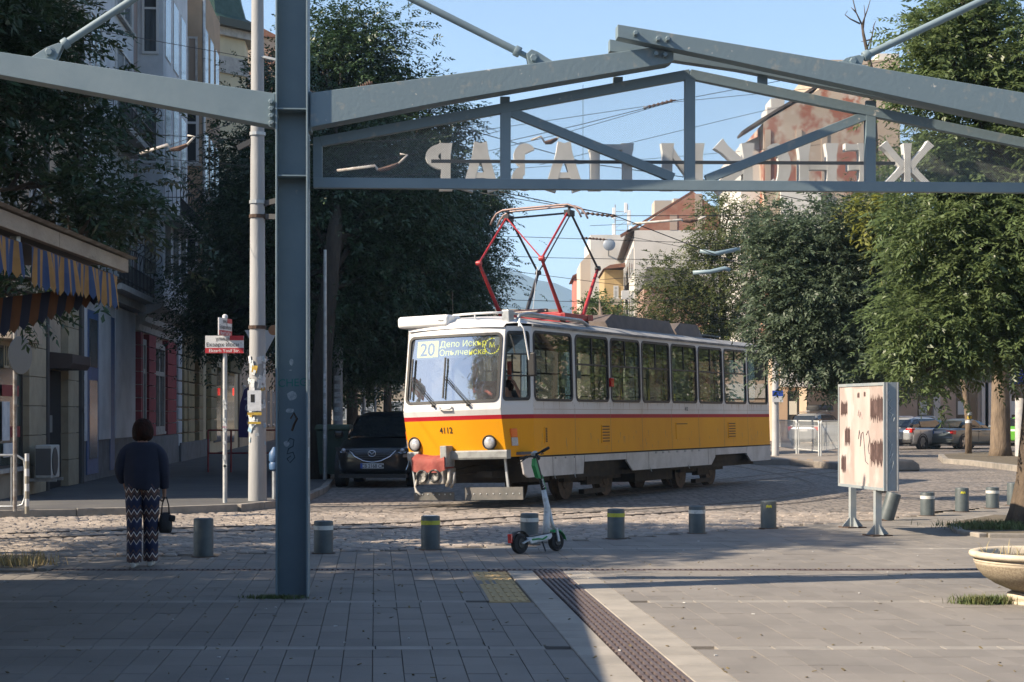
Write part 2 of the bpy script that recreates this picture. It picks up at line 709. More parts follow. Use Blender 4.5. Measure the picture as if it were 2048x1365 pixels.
# distance to segments (points may be sparse)
for P in (railA, railB, tramR[0], tramR[1]):
    for a, b in zip(P, P[1:]):
        ax, ay, bx2, by2 = a.x, a.y, b.x, b.y
        L2 = (bx2 - ax) ** 2 + (by2 - ay) ** 2 + 1e-9
        t = np.clip(((ca[:, 0] - ax) * (bx2 - ax) + (ca[:, 1] - ay) * (by2 - ay)) / L2, 0, 1)
        np.minimum(dmin, np.hypot(ca[:, 0] - ax - t * (bx2 - ax), ca[:, 1] - ay - t * (by2 - ay)), out=dmin)
cand = [c for c, d in zip(cand, dmin) if d > .13]
cand.sort(key=lambda c: c[1] - (0 if abs(c[0]) < .28 * c[1] else -6))
protos = []
for k in range(8):
    m = MB()
    stone(m, 0, 0, .155, .105, .002, rng.uniform(-.05, .05), rng.uniform(-.05, .05))
    me = bpy.data.meshes.new('cobble')
    me.from_pydata(m.v, [], m.f)
    me.materials.append(cob_near)
    me.update()
    protos.append(me)
for i, (xc, yc, w, l) in enumerate(cand):
    if i < 300:
        o = place('cobblestone', protos[rng.randrange(8)], road, (xc, yc, rng.uniform(-.006, .008)))
        o.scale = (w / .155, l / .105, 1)
        o.rotation_euler = (0, 0, rng.uniform(-.05, .05))
    else:
        stone(stuffm, xc, yc, w, l, rng.uniform(-.006, .009), rng.uniform(-.06, .06), rng.uniform(-.06, .06))
o = stuffm.build('cobblestones', cob_near, road)
o['kind'] = 'stuff'

# ---- plaza paving; x' = x + SK*y is constant along the joints
SK = .078
pav = mat('paver', (.228, .208, .186), .8, c2=(.165, .153, .14), scale=.75, thr=(.36, .72), rnd=.08, bump=.3, bscale=220, c3=(.105, .10, .095), scale3=4.5, thr3=(.63, .8), world=True, detail=9)
pav_light = mat('light_stone', (.33, .30, .26), .8, c2=(.26, .24, .21), scale=2.4, rnd=.10, bump=.25, bscale=200, c3=(.17, .16, .145), scale3=3, thr3=(.6, .78), world=True, detail=9)
tac_m = mat('tactile_yellow', (.47, .33, .15), .8, c2=(.36, .27, .14), scale=5, rnd=.08, bump=.2, bscale=150)
grate_m = mat('ribbed_metal', (.115, .085, .085), .6, .3, c2=(.17, .14, .13), scale=7, bump=.2, bscale=60)


def para(m, w, l, h=0.0, ch=.006, gapx=.004, gapy=.002):
    """sheared slab, origin at its near left corner"""
    def P(u, v, z):
        return (u - SK * v, v, z)
    a, b, c, d = gapx, w - gapx, gapy, l - gapy
    lo = [P(a, c, -.022), P(b, c, -.022), P(b, d, -.022), P(a, d, -.022)]
    md = [P(a, c, h - ch), P(b, c, h - ch), P(b, d, h - ch), P(a, d, h - ch)]
    up = [P(a + ch, c + ch, h), P(b - ch, c + ch, h), P(b - ch, d - ch, h), P(a + ch, d - ch, h)]
    n = len(m.v)
    m.add(lo + md + up, [(0, 1, 5, 4), (1, 2, 6, 5), (2, 3, 7, 6), (3, 0, 4, 7), (4, 5, 9, 8), (5, 6, 10, 9), (6, 7, 11, 10), (7, 4, 8, 11), (8, 9, 10, 11)])


def slabmesh(name, w, l, material, **k):
    m = MB()
    para(m, w, l, **k)
    me = bpy.data.meshes.new(name)
    me.from_pydata(m.v, [], m.f)
    me.materials.append(material)
    me.update()
    return me


TW, TLN = .2, .385
bands = [12.25, 15.3, 18.42, 21.35]
pav_me = slabmesh('paver', TW, TLN, pav, gapx=.0024, gapy=.001, ch=.0025)
pav_me2 = slabmesh('paver', TW, TLN, pav, gapx=.0004, gapy=.0003, ch=.0008)
rest = MB()
tiles = []
xp0 = -8.0 + 1.38 - math.ceil(1.38 / TW) * TW
ylist = []
y = 12.25 - TLN * 8
while y < 34:
    b = [k for k in bands if y - .001 <= k < y + TLN - .01]
    ylist.append(y)
    y += TLN
    for k in bands:
        if abs(y - k) < .02:
            y = k + .17
# snap rows so that they end at the bands
ylist = []
segs = [(9.2, 12.25), (12.42, 15.3), (15.47, 18.42), (18.6, 21.35), (21.52, 34.5)]
for a, b in segs:
    n = max(1, round((b - a) / TLN))
    for i in range(n):
        ylist.append((a + i * (b - a) / n, (b - a) / n))
for (y, l) in ylist:
    for i in range(110):
        xp = 1.38 - 60 * TW + i * TW
        if y < 18.4 and 1.38 - .001 <= xp < 2.24 - .05:
            continue
        if xp > 1.38 and y < 18.4:
            xp = xp - .14
        if 15.3 < y < 18.3 and .99 < xp < 1.37:
            continue
        x = xp - SK * y
        if abs(x + .1) > .2926 * (y + l) + .45:
            continue
        if y + l > min(yB(x), yB(x + TW)) + .06:
            continue
        if abs(x + .1 + 7.5) < 1.2 and y > 19.0:
            continue
        tiles.append((x, y, l, xp))
tiles.sort(key=lambda t: t[1] + abs(t[0]) * .05)
for i, (x, y, l, xp) in enumerate(tiles):
    vis = abs(x + .1) < .2926 * y + .1 and y > 10.5
    tiles[i] = (x, y, l, xp, vis)
cnt = 0
for (x, y, l, xp, vis) in tiles:
    dz = rng.uniform(-.0025, .0025)
    if vis and cnt < 300:
        cnt += 1
        o = place('paver', pav_me if xp < 2 else pav_me2, plaza, (x, y, dz))
        o.scale = (1, l / TLN, 1)
    else:
        m = MB()
        para(m, TW, l, gapx=.0024 if xp < 2 else .0004, gapy=.001 if xp < 2 else .0003, ch=.0025 if xp < 2 else .0008)
        rest.add([(a + x, b + y, c + (dz if c > -.02 else 0)) for a, b, c in m.v], m.f)
o = rest.build('pavers', pav, plaza)
o['kind'] = 'stuff'
bm_ = slabmesh('band_stone', .4, .17, mat('band_stone_grey', (.285, .262, .232), .8, c2=(.22, .205, .185), scale=2.4, rnd=.12, bump=.25, bscale=200, world=True), gapy=.001, ch=.003)
for y in (12.25, 15.3, 21.35):
    xp = -8.0
    while xp < 10:
        x = xp - SK * y
        if abs(x + .2) < .2926 * y + .3 and not (1.2 < xp < 2.24 and y < 18) and y < yB(x) - .1 and not (15 < y < 15.4 and .7 < xp < 1.4):
            place('band_stone', bm_, plaza, (x, y, rng.uniform(-.001, .002)))
        xp += .4
bo = slabmesh('border_slab', .275, .46, pav_light)
bo2 = slabmesh('border_slab', .28, .46, pav_light)
y = 9.2
while y < 18.3:
    place('border_slab', bo, plaza, (1.382 - SK * y, y, .001))
    place('border_slab', bo2, plaza, (1.962 - SK * y, y, .001))
    y += .46
# tactile slabs, ribs along the walking direction
m = MB()
para(m, .37, .362, h=0)
for k in range(5):
    u = .045 + k * .07
    pts = [(u, .03), (u + .035, .03), (u + .035, .33), (u, .33)]
    m.add([(a - SK * b, b, -.001) for a, b in pts] + [(a + (.006 if i in (0, 3) else -.006) - SK * b, b, .006) for i, (a, b) in enumerate(pts)],
          [(4, 5, 6, 7), (0, 1, 5, 4), (1, 2, 6, 5), (2, 3, 7, 6), (3, 0, 4, 7)])
tm = bpy.data.meshes.new('tactile_slab')
tm.from_pydata(m.v, [], m.f)
tm.materials.append(tac_m)
for k in range(8):
    y = 15.37 + k * .362
    place('tactile_slab', tm, plaza, (1.0 - SK * y, y, .002))
# ribbed drain running towards the camera
dr = thing('drain_cover', 'dark ribbed channel drain running diagonally between beige slabs', 'drain', (0, 0, 0))
m = MB()
for k in range(6):
    u = .022 + k * .05
    m.add([(u + a - SK * b, b, c) for a, b, c in ((0, .004, -.02), (.034, .004, -.02), (.034, .456, -.02), (0, .456, -.02), (.005, .004, .004), (.029, .004, .004), (.029, .456, .004), (.005, .456, .004))],
          [(4, 5, 6, 7), (0, 1, 5, 4), (1, 2, 6, 5), (2, 3, 7, 6), (3, 0, 4, 7)])
for b in (.004, .15, .30, .436):
    m.add([(a - SK * y_, y_, z) for z in (-.02, .0) for a, y_ in ((.01, b), (.305, b), (.305, b + .018), (.01, b + .018))],
          [(4, 5, 6, 7), (0, 1, 5, 4), (2, 3, 7, 6)])
gm = bpy.data.meshes.new('grate_section')
gm.from_pydata(m.v, [], m.f)
gm.materials.append(grate_m)
y = 9.2
while y < 18.3:
    place('grate_section', gm, dr, (1.652 - SK * y, y, 0))
    y += .46
cg = thing('drain_grate', 'long slotted drain grate crossing the paving before the bollards', 'drain', (0, 18.42, 0))
m = MB()
m.bx(-8, 8, .0, .02, -.02, .003)
m.bx(-8, 8, .15, .17, -.02, .003)
m.build('grate_frame', grate_m, cg)
m = MB()
x = -5.9
while x < 5.9:
    m.bx(x, x + .026, .021, .149, -.021, .001)
    x += .055
o = m.build('grate_bar', grate_m, cg)
o['kind'] = 'stuff'

# ---- pavement on the left with its kerb stones, side platforms on the right
side = mat('left_pavement_asphalt', (.075, .075, .078), .85, c2=(.11, .107, .10), scale=.9, thr=(.4, .7), bump=.3, bscale=150)
kerb_m = mat('kerb_stone', (.30, .27, .235), .8, c2=(.2, .185, .165), scale=3, rnd=.12, bump=.35, bscale=60, world=True)


def pavement(name, poly, h, top_m, kerb_edges, stone_l=1.0, kw=.14):
    m = MB().prism(poly, lambda u, v, d: (u, v, d), -.05, h)
    o = m.build(name, top_m)
    tag(o, kind='structure')
    for (a, b) in kerb_edges:
        a, b = Vector((*a, 0)), Vector((*b, 0))
        n = max(1, round((b - a).length / stone_l))
        d = (b - a).normalized()
        ang = atan2(d.y, d.x)
        L = (b - a).length / n
        me = None
        for i in range(n):
            if me is None:
                k = MB().bx(.004, L - .004, -kw, 0.0, -.05, h + .004)
                k = k.build('kerb_stone', kerb_m, o, bevel=.012)
                me = k
            else:
                k = me.copy()
                col.objects.link(k)
            k.location = a + d * (L * i) + Vector((0, 0, rng.uniform(-.006, .006)))
            k.rotation_euler = (0, 0, ang)
    return o


def stx(y):
    return -4.03 - .068 * (y - 36.8)


K1 = [(-12, 27.2), (-8.2, 27.9), (-5.9, 28.7), (-4.7, 29.6), (-4.15, 31.2), (-3.98, 33.2), (-4.03, 36.8), (stx(60), 60), (stx(120), 120)]
pl = pavement('left_pavement', K1 + [(-22, 120), (-22, 27.2)], .12, side, [(K1[i], K1[i + 1]) for i in range(7)])

# ================================================================== CANOPY FRAME AND SIGN
PSI = RAD(3.8)
FB = Vector((-1.99, 15.9, 0))


def fp(px, py):
    p = (px - 1024) / F
    u = (FB.y * p - FB.x) / (cos(PSI) - p * sin(PSI))
    Y = FB.y + u * sin(PSI)
    return u, CH + (HZ - py) / F * Y


fr = thing('steel_canopy_frame', 'grey painted steel canopy frame, tall column with sloping beams and tie rods', 'steel frame', FB, PSI)


def column(u0, top, name_par):
    m = MB()
    for s in (-1, 1):
        m.bx(u0 + s * .137 - .008, u0 + s * .137 + .008, -.2, .2, 0, top)
    fl = m.build('column_flange', steel, name_par, bevel=.003)
    m = MB().bx(u0 - .128, u0 + .128, -.006, .006, 0, top)
    m.build('column_web', steel, name_par)
    for z in (4.39, 3.79):
        MB().bx(u0 - .1275, u0 + .1275, -.19, -.0065, z - .006, z + .006).build('stiffener_plate', steel_worn, name_par)


column(0, 6.7, fr)
column(fp(2184, 828)[0], 6.7, fr)


def plate(name, poly, y0, y1, par, m=steel, bevel=.004):
    P = [fp(*p) for p in poly]
    return MB().prism(P, lambda u, v, d: (u, d, v), y0, y1).build(name, m, par, bevel=bevel)


plate('rafter', [(552, 193), (552, 258), (0, 155), (-200, 118), (-200, 80), (0, 110)], -.15, .09, fr, steel)
plate('rafter', [(622, 192), (622, 260), (900, 207), (1333, 133), (1342, 128), (1342, 112), (1294, 103), (900, 156)], -.15, .09, fr, steel_worn)
plate('rafter', [(1228, 62), (1228, 87), (1325, 107), (1450, 133), (2048, 262), (2176, 288), (2176, 222), (2048, 200), (1450, 99)], -.27, -.10, fr, steel_worn)
plate('rafter', [(1222, 74), (1222, 98), (1330, 114), (1480, 136), (2176, 272), (2176, 240)], .02 + .08, .02 + .20, fr, steel)
plate('connection_plate', [(548, 190), (548, 262), (556, 262), (556, 190)], -.12, .12, fr)
plate('connection_plate', [(617, 188), (617, 266), (624, 266), (624, 188)], -.12, .12, fr)
plate('bird_mess', [(622, 190), (1290, 101), (1294, 103), (622, 193)], -.08, .08, fr, mat('dirt_white', (.4, .39, .36), .9, c2=(.15, .2, .22), scale=9, thr=(.45, .55)), 0)


def bolt(px, py, y, r=.022, l=.06):
    u, z = fp(px, py)
    m = MB().lathe([(r * 1.5, 0), (r * 1.5, .004), (r, .004), (r, l), (r * .8, l + .004)], 6, (u, y, z), Matrix.Rotation(RAD(90), 3, 'X'))
    m.build('bolt', steel_worn, fr)


for py in (211, 225, 239, 253):
    bolt(545, py, -.15)
for px, py, y in ((1306, 92, -.27), (1325, 92, -.27), (1306, 116, -.15), (1324, 118, -.15), (1262, 81, -.27)):
    bolt(px, py, y)


def lug(px, py, sgn, rod_to, plate_pts):
    plate('lug_plate', plate_pts, -.05, -.03, fr)
    plate('lug_plate', plate_pts, .03, .05, fr)
    xs = [p[0] for p in plate_pts]
    ys = [p[1] for p in plate_pts]
    bolt(px, py, -.05, .035, .035)
    a = Vector((fp(px, py)[0], 0, fp(px, py)[1]))
    b = Vector((fp(*rod_to)[0], 0, fp(*rod_to)[1]))
    d = (b - a).normalized()
    m = MB().tube([a, a + d * .18], .026, 10)
    m.build('rod_end', steel, fr, smooth=True)
    m = MB().lathe([(.045, 0), (.05, .01), (.05, .05), (.045, .06)], 14, a + d * .13, d.to_track_quat('Z', 'Y').to_matrix())
    m.build('rod_collar', steel_worn, fr, smooth=True)
    m = MB().tube([a + d * .17, b], .034, 14)
    m.build('tie_rod', steel, fr, smooth=True)


lug(101, 107, 1, (556, -190), [(62, 118), (112, 126), (128, 92), (120, 88), (95, 97)])
lug(1066, 119, -1, (617, -106), [(1056, 133), (1108, 127), (1075, 106), (1062, 101), (1052, 110)])
lug(1702, 126, 1, (2176, -98), [(1668, 134), (1718, 142), (1726, 118), (1716, 112), (1690, 118)])
plate('lug_base', [(60, 116), (118, 126), (118, 129), (60, 120)], -.08, .08, fr)
plate('lug_base', [(1052, 134), (1112, 126), (1112, 129), (1052, 138)], -.08, .08, fr)
plate('lug_base', [(1664, 133), (1722, 143), (1722, 147), (1664, 137)], -.26, .02, fr)

# flyers and paint scribbles stuck to the column web and flange
sticker_m = mat('torn_paper', (.62, .64, .64), .9, c2=(.35, .4, .42), scale=25)


def sticker(px, py, w, h, m, seed, par, y=-.0085, rag=.25):
    r2 = random.Random(seed)
    u, z = fp(px, py)
    k = 9
    pts = [(u + w / 2 * cos(2 * pi * i / k) * (1 - rag * r2.random()), z + h / 2 * sin(2 * pi * i / k) * (1 - rag * r2.random())) for i in range(k)]
    MB().prism(pts, lambda a, b, d: (a, d, b), y, y - .0015).build('sticker', m, par)


for i, (px, py, w, h) in enumerate(((583, 725, .045, .07), (584, 792, .10, .10), (580, 822, .09, .05), (573, 888, .06, .06), (581, 741, .03, .01))):
    sticker(px, py, w, h, sticker_m, i, fr)
graf = mat('graffiti_green', (.03, .22, .19), .7)


def scribble(pts, par, m, r=.004, y=-.009, name='graffiti'):
    MB().tube([(fp(*p)[0], y, fp(*p)[1]) for p in pts], r, 4).build(name, m, par)


u, z = fp(588, 773)
text_mesh('CHEGI', .10, graf, frame_m((u, -.0085, z), (1, 0, .05), (0, 0, 1)), 'graffiti', fr, .001, sx=1.0)
scribble([(575, 885), (580, 877), (588, 880), (586, 893), (577, 898), (574, 908), (586, 905), (590, 915), (580, 926), (574, 918), (582, 912)], fr, mat('graffiti_dark', (.055, .085, .105), .6))
scribble([(581, 838), (588, 826), (594, 838), (588, 850), (584, 862)], fr, mat('graffiti_orange', (.12, .065, .04), .7), .010)
for i, (py, h) in enumerate(((728, .06), (752, .07), (870, .05), (905, .1), (1000, .06))):
    u, z = fp(615, py)
    MB().box((.1465, -.10 + .06 * (i % 3), z), (.003, .12, h)).build('sticker', sticker_m, fr)

# ---- truss with the mirrored market sign
sg = thing('market_sign_truss', 'gabled steel truss with mesh panel and big cut-out sign letters seen from behind', 'sign', FB, PSI)


def chord(name, a, b, t=.09, d=.08, m=steel):
    A, B = fp(*a), fp(*b)
    return MB().bar((A[0], 0.16, A[1]), (B[0], 0.16, B[1]), d, t).build(name, m, sg, bevel=.004)


APX = (1385, 143)
chord('top_chord', (640, 279), APX, .09, .081, steel_worn)
chord('top_chord', APX, (2150, 301), .09, .083, steel_worn)
chord('bottom_chord', (625, 362), (2150, 373), .095, .085)
chord('end_post', (634, 270), (634, 358), .085, .075)
for px, y0, y1 in ((1013, 212, 358), (1385, 150, 362), (1749, 219, 364)):
    chord('truss_post', (px, y0), (px, y1), .095, .079)
chord('truss_diagonal', (1022, 218), (1352, 352), .085, .073, steel_worn)
chord('truss_diagonal', (1740, 226), (1418, 355), .085, .073, steel_worn)
for px, y0, y1 in ((1012, 188, 214), (1240, 148, 172), (1532, 146, 180), (1750, 196, 226)):
    chord('hanger', (px, y0), (px, y1), .09, .05)


def mesh_mat():
    m = bpy.data.materials.new('expanded_mesh')
    m.use_nodes = True
    nt = m.node_tree
    N, L = nt.nodes, nt.links
    p = N['Principled BSDF']
    p.inputs['Base Color'].default_value = (.3, .32, .32, 1)
    p.inputs['Roughness'].default_value = .6
    tc = N.new('ShaderNodeTexCoord')
    outs = []
    for ang in (35, -35):
        mp = N.new('ShaderNodeMapping')
        mp.inputs['Rotation'].default_value = (0, RAD(ang), 0)
        L.new(tc.outputs['Object'], mp.inputs[0])
        sp = N.new('ShaderNodeSeparateXYZ')
        L.new(mp.outputs[0], sp.inputs[0])
        a = N.new('ShaderNodeMath')
        a.operation = 'PINGPONG'
        a.inputs[1].default_value = .0065
        L.new(sp.outputs[2], a.inputs[0])
        b = N.new('ShaderNodeMath')
        b.operation = 'LESS_THAN'
        b.inputs[1].default_value = .0008
        L.new(a.outputs[0], b.inputs[0])
        outs.append(b.outputs[0])
    mx = N.new('ShaderNodeMath')
    mx.operation = 'MAXIMUM'
    L.new(outs[0], mx.inputs[0])
    L.new(outs[1], mx.inputs[1])
    L.new(mx.outputs[0], p.inputs['Alpha'])
    return m


MB().add([(fp(*p)[0], .205, fp(*p)[1]) for p in ((640, 283), (1385, 148), (2150, 306), (2150, 372), (640, 362))], [(0, 1, 2, 3, 4)]).build('mesh_panel', mesh_mat(), sg)

LET = {
    'Р': [('s', .28, 0, .28, 1), ('a', .30, .72, .52, .28, -90, 90)],
    'А': [('s', .14, 0, .5, 1), ('s', .86, 0, .5, 1), ('t', .25, .32, .75, .32)],
    'З': [('a', .42, .74, .34, .26, -90, 150), ('a', .42, .26, .40, .26, -150, 90)],
    'П': [('s', .17, 0, .17, 1), ('s', .83, 0, .83, 1), ('t', .05, .92, .95, .92)],
    'И': [('s', .17, 0, .17, 1), ('s', .83, 0, .83, 1), ('t', .2, .1, .8, .9)],
    'К': [('s', .17, 0, .17, 1), ('s', .25, .5, .8, 1), ('s', .25, .52, .86, 0)],
    'С': [('a', .58, .5, .42, .5, 55, 305)],
    'Н': [('s', .17, 0, .17, 1), ('s', .83, 0, .83, 1), ('t', .2, .5, .8, .5)],
    'Е': [('s', .2, 0, .2, 1), ('t', .1, .92, .85, .92), ('t', .2, .5, .75, .5), ('t', .1, .08, .85, .08)],
    'Ж': [('s', .5, 0, .5, 1), ('s', .45, .5, .1, 1), ('s', .45, .5, .06, 0), ('s', .55, .5, .9, 1), ('s', .55, .5, .94, 0)],
}
let_m = mat('sign_letter_grey', (.74, .74, .72), .6, c2=(.6, .6, .58), scale=4)


def letter(ch, x0, x1, y0=287, y1=381):
    """mirrored: letter left edge at photo right edge x1"""
    m = MB()
    w = (x1 - x0)
    for k, st in enumerate(LET[ch]):
        d = .90 + .0015 * k

        def fn(u, v, e):
            U, Z = fp(x1 - u * w, y1 + (y0 - y1) * v)
            k_ = 1 + .9 / 15.9
            return ((U + FB.x) * k_ - FB.x, e, CH + (Z - CH) * k_)
        if st[0] in 'st':
            _, a, b, c, e = st
            W = (.35 if st[0] == 's' else .21) * min(1, 95 / w) * (.8 if ch == 'Ж' else 1)
            dx, dy = (c - a) * w, (e - b) * 94
            L = math.hypot(dx, dy)
            nx, ny = -dy / L, dx / L
            W *= 75
            P = []
            for t, f in ((0, 1), (.25, .72), (.75, .72), (1, 1)):
                P.append((a + (c - a) * t + nx * W / 2 * f / w, b + (e - b) * t + ny * W / 2 * f / 94))
            Q = []
            for t, f in ((1, 1), (.75, .72), (.25, .72), (0, 1)):
                Q.append((a + (c - a) * t - nx * W / 2 * f / w, b + (e - b) * t - ny * W / 2 * f / 94))
            m.prism(P + Q, fn, d, d + .11)
        else:
            _, cx, cy, rx, ry, a0, a1 = st
            n = 12
            T = .27
            for i in range(n):
                t0, t1 = RAD(a0 + (a1 - a0) * i / n), RAD(a0 + (a1 - a0) * (i + 1) / n)
                q = [(cx + rx * cos(t0), cy + ry * sin(t0)), (cx + rx * cos(t1), cy + ry * sin(t1)),
                     (cx + (rx - T * 1.25) * cos(t1), cy + (ry - T * .7) * sin(t1)), (cx + (rx - T * 1.25) * cos(t0), cy + (ry - T * .7) * sin(t0))]
                m.prism(q, fn, d, d + .085)
    m.build('letter', let_m, sg)


for ch, a, b in (('Р', 850, 925), ('А', 935, 1012), ('З', 1024, 1090), ('А', 1100, 1182), ('П', 1186, 1284), ('И', 1332, 1424), ('К', 1430, 1524), ('С', 1532, 1606),
                 ('Н', 1606, 1690), ('Е', 1694, 1752), ('Ж', 1768, 1886)):
    letter(ch, a, b)
A, B = fp(866, 297), fp(1840, 302)
MB().bar((A[0], .82, A[1]), (B[0], .82, B[1]), .03, .03).build('letter_rail', mat('dark_rail', (.03, .035, .04), .6), sg)

# ================================================================== BOLLARDS
bol_m = mat('bollard_grey', (.085, .105, .112), .5, c2=(.06, .075, .08), scale=6, bump=.08, bscale=50, c3=(.2, .17, .13), scale3=4, thr3=(.68, .8))
band_w = mat('band_white', (.62, .62, .58), .5, c2=(.32, .32, .3), scale=16, thr=(.55, .7))
band_y = mat('band_yellow', (.52, .50, .05), .5, c2=(.3, .29, .05), scale=14, thr=(.55, .7))
cap_w = mat('cap_pale', (.55, .56, .55), .55, c2=(.3, .31, .31), scale=12)  # paler mottled disc on one bollard's top
BOL = [(407, 1114, 1037, None, 'dark grey bollard without a band nearest the walking woman'),
       (647, 1107, 1042, 'w', 'grey bollard with white band just right of the steel column'),
       (861, 1100, 1032, 'y', 'grey bollard with full yellow band and pale top'),
       (1059, 1090, 1027, 'w', 'white banded bollard standing behind the electric scooter'),
       (1232, 1078, 1018, 'y', 'yellow banded bollard first to the right of the electric scooter'),
       (1394, 1067, 1012, 'w', 'white banded bollard second to the right of the electric scooter'),
       (1537, 1057, 1002, 'p', 'grey bollard with a torn yellow scrap left of the advertising board'),
       (1772, 1041, 984, 't', 'leaning grey bollard behind the advertising board leg'),
       (1855, 1032, 985, 'w', 'white banded bollard first to the right of the leaning bollard'),
       (1924, 1024, 976, 'p', 'grey bollard with a small yellow scrap right of the advertising board'),
       (1985, 1017, 975, 'w', 'bollard with a creamy white band near its top close to the tree'),
       (2027, 1011, 966, None, 'plain grey bollard partly hidden by the right tree trunk')]
for px, b, t, band, lab in BOL:
    P = gr(px, b)
    h = (b - t) / F * P.y * 1.0
    r = .114
    o = thing('bollard', lab, 'bollard', P, rng.uniform(0, 6), 'grey bollards along the plaza edge')
    MB().lathe([(r, -.02), (r, h - .015), (r - .004, h - .004), (r - .015, h), (.001, h + .003)], 28).build('bollard_body', bol_m, o, smooth=True)
    MB().lathe([(r + .028, -.01), (r + .028, .008), (r + .001, .010)], 22, caps=False).build('base_ring', rust, o, smooth=True)
    if band in ('w', 'y'):
        MB().lathe([(r + .001, h - .105), (r + .003, h - .105), (r + .003, h - .055), (r + .001, h - .055)], 28, caps=False).build('band', band_w if band == 'w' else band_y, o, smooth=True)
    if band == 'y' and px < 900:
        MB().lathe([(r - .014, h + .002), (r - .03, h + .006), (.001, h + .007)], 20, caps=False).build('cap', cap_w, o)
    if band in ('p', 't'):
        m = MB()
        th0 = RAD(-95) - o.rotation_euler.z
        w_ = .35
        vs = []
        for zz in (h - .10, h - .065):
            for k in range(5):
                a = th0 - .35 + w_ * k / 2
                vs.append(((r + .003) * cos(a), (r + .003) * sin(a), zz + .012 * (k % 2)))
        m.add(vs, [(k, k + 1, k + 6, k + 5) for k in range(4)])
        m.build('band_scrap', band_y, o)
    if band == 't':
        o.rotation_euler = (RAD(3), RAD(16), 0)

# ================================================================== TRAM
tr_white = mat('tram_white', (.62, .61, .60), .4, c2=(.50, .485, .465), scale=1.3, thr=(.45, .75), coat=.15, c3=(.33, .31, .29), scale3=3.5, thr3=(.64, .84), stretch=(1, 1, .35))
tr_orange = mat('tram_yellow', (.78, .34, .010), .42, c2=(.70, .29, .010), scale=1.0, thr=(.4, .75), spec=.15, coat=.0, c3=(.36, .17, .03), scale3=6, thr3=(.7, .85), stretch=(1, 1, .4))
tr_red = mat('tram_red', (.40, .018, .03), .5, spec=.15)
tr_roof = mat('tram_roof', (.36, .36, .35), .7, c2=(.2, .19, .18), scale=2, bump=.1)
tr_grey = mat('tram_bumper', (.30, .31, .30), .55, c2=(.2, .2, .2), scale=7)
tr_under = mat('underframe', (.035, .03, .026), .85, c2=(.06, .045, .03), scale=6)
skirt_m = mat('skirt_white', (.56, .54, .52), .55, c2=(.42, .40, .38), scale=2.2, c3=(.24, .21, .18), scale3=5, thr3=(.64, .82))
rub = mat('window_rubber', (.02, .02, .021), .55)
side_glass = glass('side_glass', (.36, .41, .39), .10, .015, .035, (.25, .25, .23))
screen_glass = glass('screen_glass', (.66, .72, .76), .42, .012, .08, (.55, .58, .62))
back_glass = glass('back_glass', (.5, .55, .53), .05, .02, .02)
inter = mat('tram_interior', (.32, .32, .31), .7)
inter_floor = mat('tram_floor', (.10, .10, .10), .8)
seat_m = mat('tram_seat', (.10, .11, .12), .5)
seat_r = mat('interior_red', (.45, .05, .04), .6, c2=(.6, .2, .16), scale=6)

tram = thing('tram', 'yellow and white tram number 4112 with red stripe and raised red pantograph', 'tram', TC + Vector((0, 0, .04)), YAW)
tram.rotation_euler = (0, RAD(-1.7), YAW)


def st(px):
    p = (px - 1024) / F
    return (TC.y * p - TC.x) / (sin(-YAW) - cos(YAW) * p)


def lerp_tab(T, z):
    if z <= T[0][0]:
        return T[0][1]
    for (a, b), (c, d) in zip(T, T[1:]):
        if z <= c:
            return b + (d - b) * (z - a) / (c - a)
    return T[-1][1]


FT = [(.4, -.5), (.88, -.58), (1.7, -.77), (3.12, -.5), (3.4, -.42)]


def yf(x, z):
    s = (x + 1.25) / .97
    return lerp_tab(FT, z) - .05 + .10 * s * s


def Ff(u, v, w=0):
    return Vector((u, yf(u, v) - w, v))


def Fs(u, v, w=0):
    return Vector((w, u, v))


def Fo(u, v, w=0):
    return Vector((-2.5 - w, u, v))


def Fc(u, v, w=0):
    a, b = Vector((-.28, yf(-.28, v), v)), Vector((0, 0, v))
    return a.lerp(b, u) + Vector((.89, -.45, 0)) * w


def Fc2(u, v, w=0):
    q = Fc(u, v, w)
    return Vector((-2.5 - q.x, q.y, q.z))


LEN = 12.9


def Fr(u, v, w=0):
    return Vector((u, LEN + .35 - .35 * abs((u + 1.25) / 1.25) ** 4 + w, v))


Z0, Z1, Z2, Z3 = .87, 1.53, 1.605, 3.17
WIN = [(st(a), st(b)) for a, b in ((1074.7, 1151), (1158, 1223), (1228, 1286), (1290.5, 1345), (1349, 1399), (1403, 1450), (1454, 1497), (1501, 1539.5))]
WZ0, WZ1 = 1.845, 3.07
edges = [0.0] + [(WIN[i][1] + WIN[i + 1][0]) / 2 for i in range(7)] + [LEN]
up = MB()
for fn in (Fs, Fo):
    for i, (a, b) in enumerate(WIN):
        L = rrect(max(a, .03), b, WZ0, WZ1, .11, 4, 1)
        panel_hole(up, fn, (edges[i], edges[i + 1], WZ0 - .1, Z3), L, 0, .03)
        up.quad(fn(edges[i], Z2), fn(edges[i + 1], Z2), fn(edges[i + 1], WZ0 - .1), fn(edges[i], WZ0 - .1))
WS = rrect(-2.17, -.33, 1.845, 3.03, .10, 5, 8)
panel_hole(up, Ff, (-2.22, -.28, 1.70, Z3 - .02), WS, 0, .03)
xs = [-2.22 + 1.94 * i / 12 for i in range(13)]


def strip(mb, fn, us, z0, z1):
    mb.loft([[fn(u, z0) for u in us], [fn(u, z1) for u in us]], caps=False, closed=False)


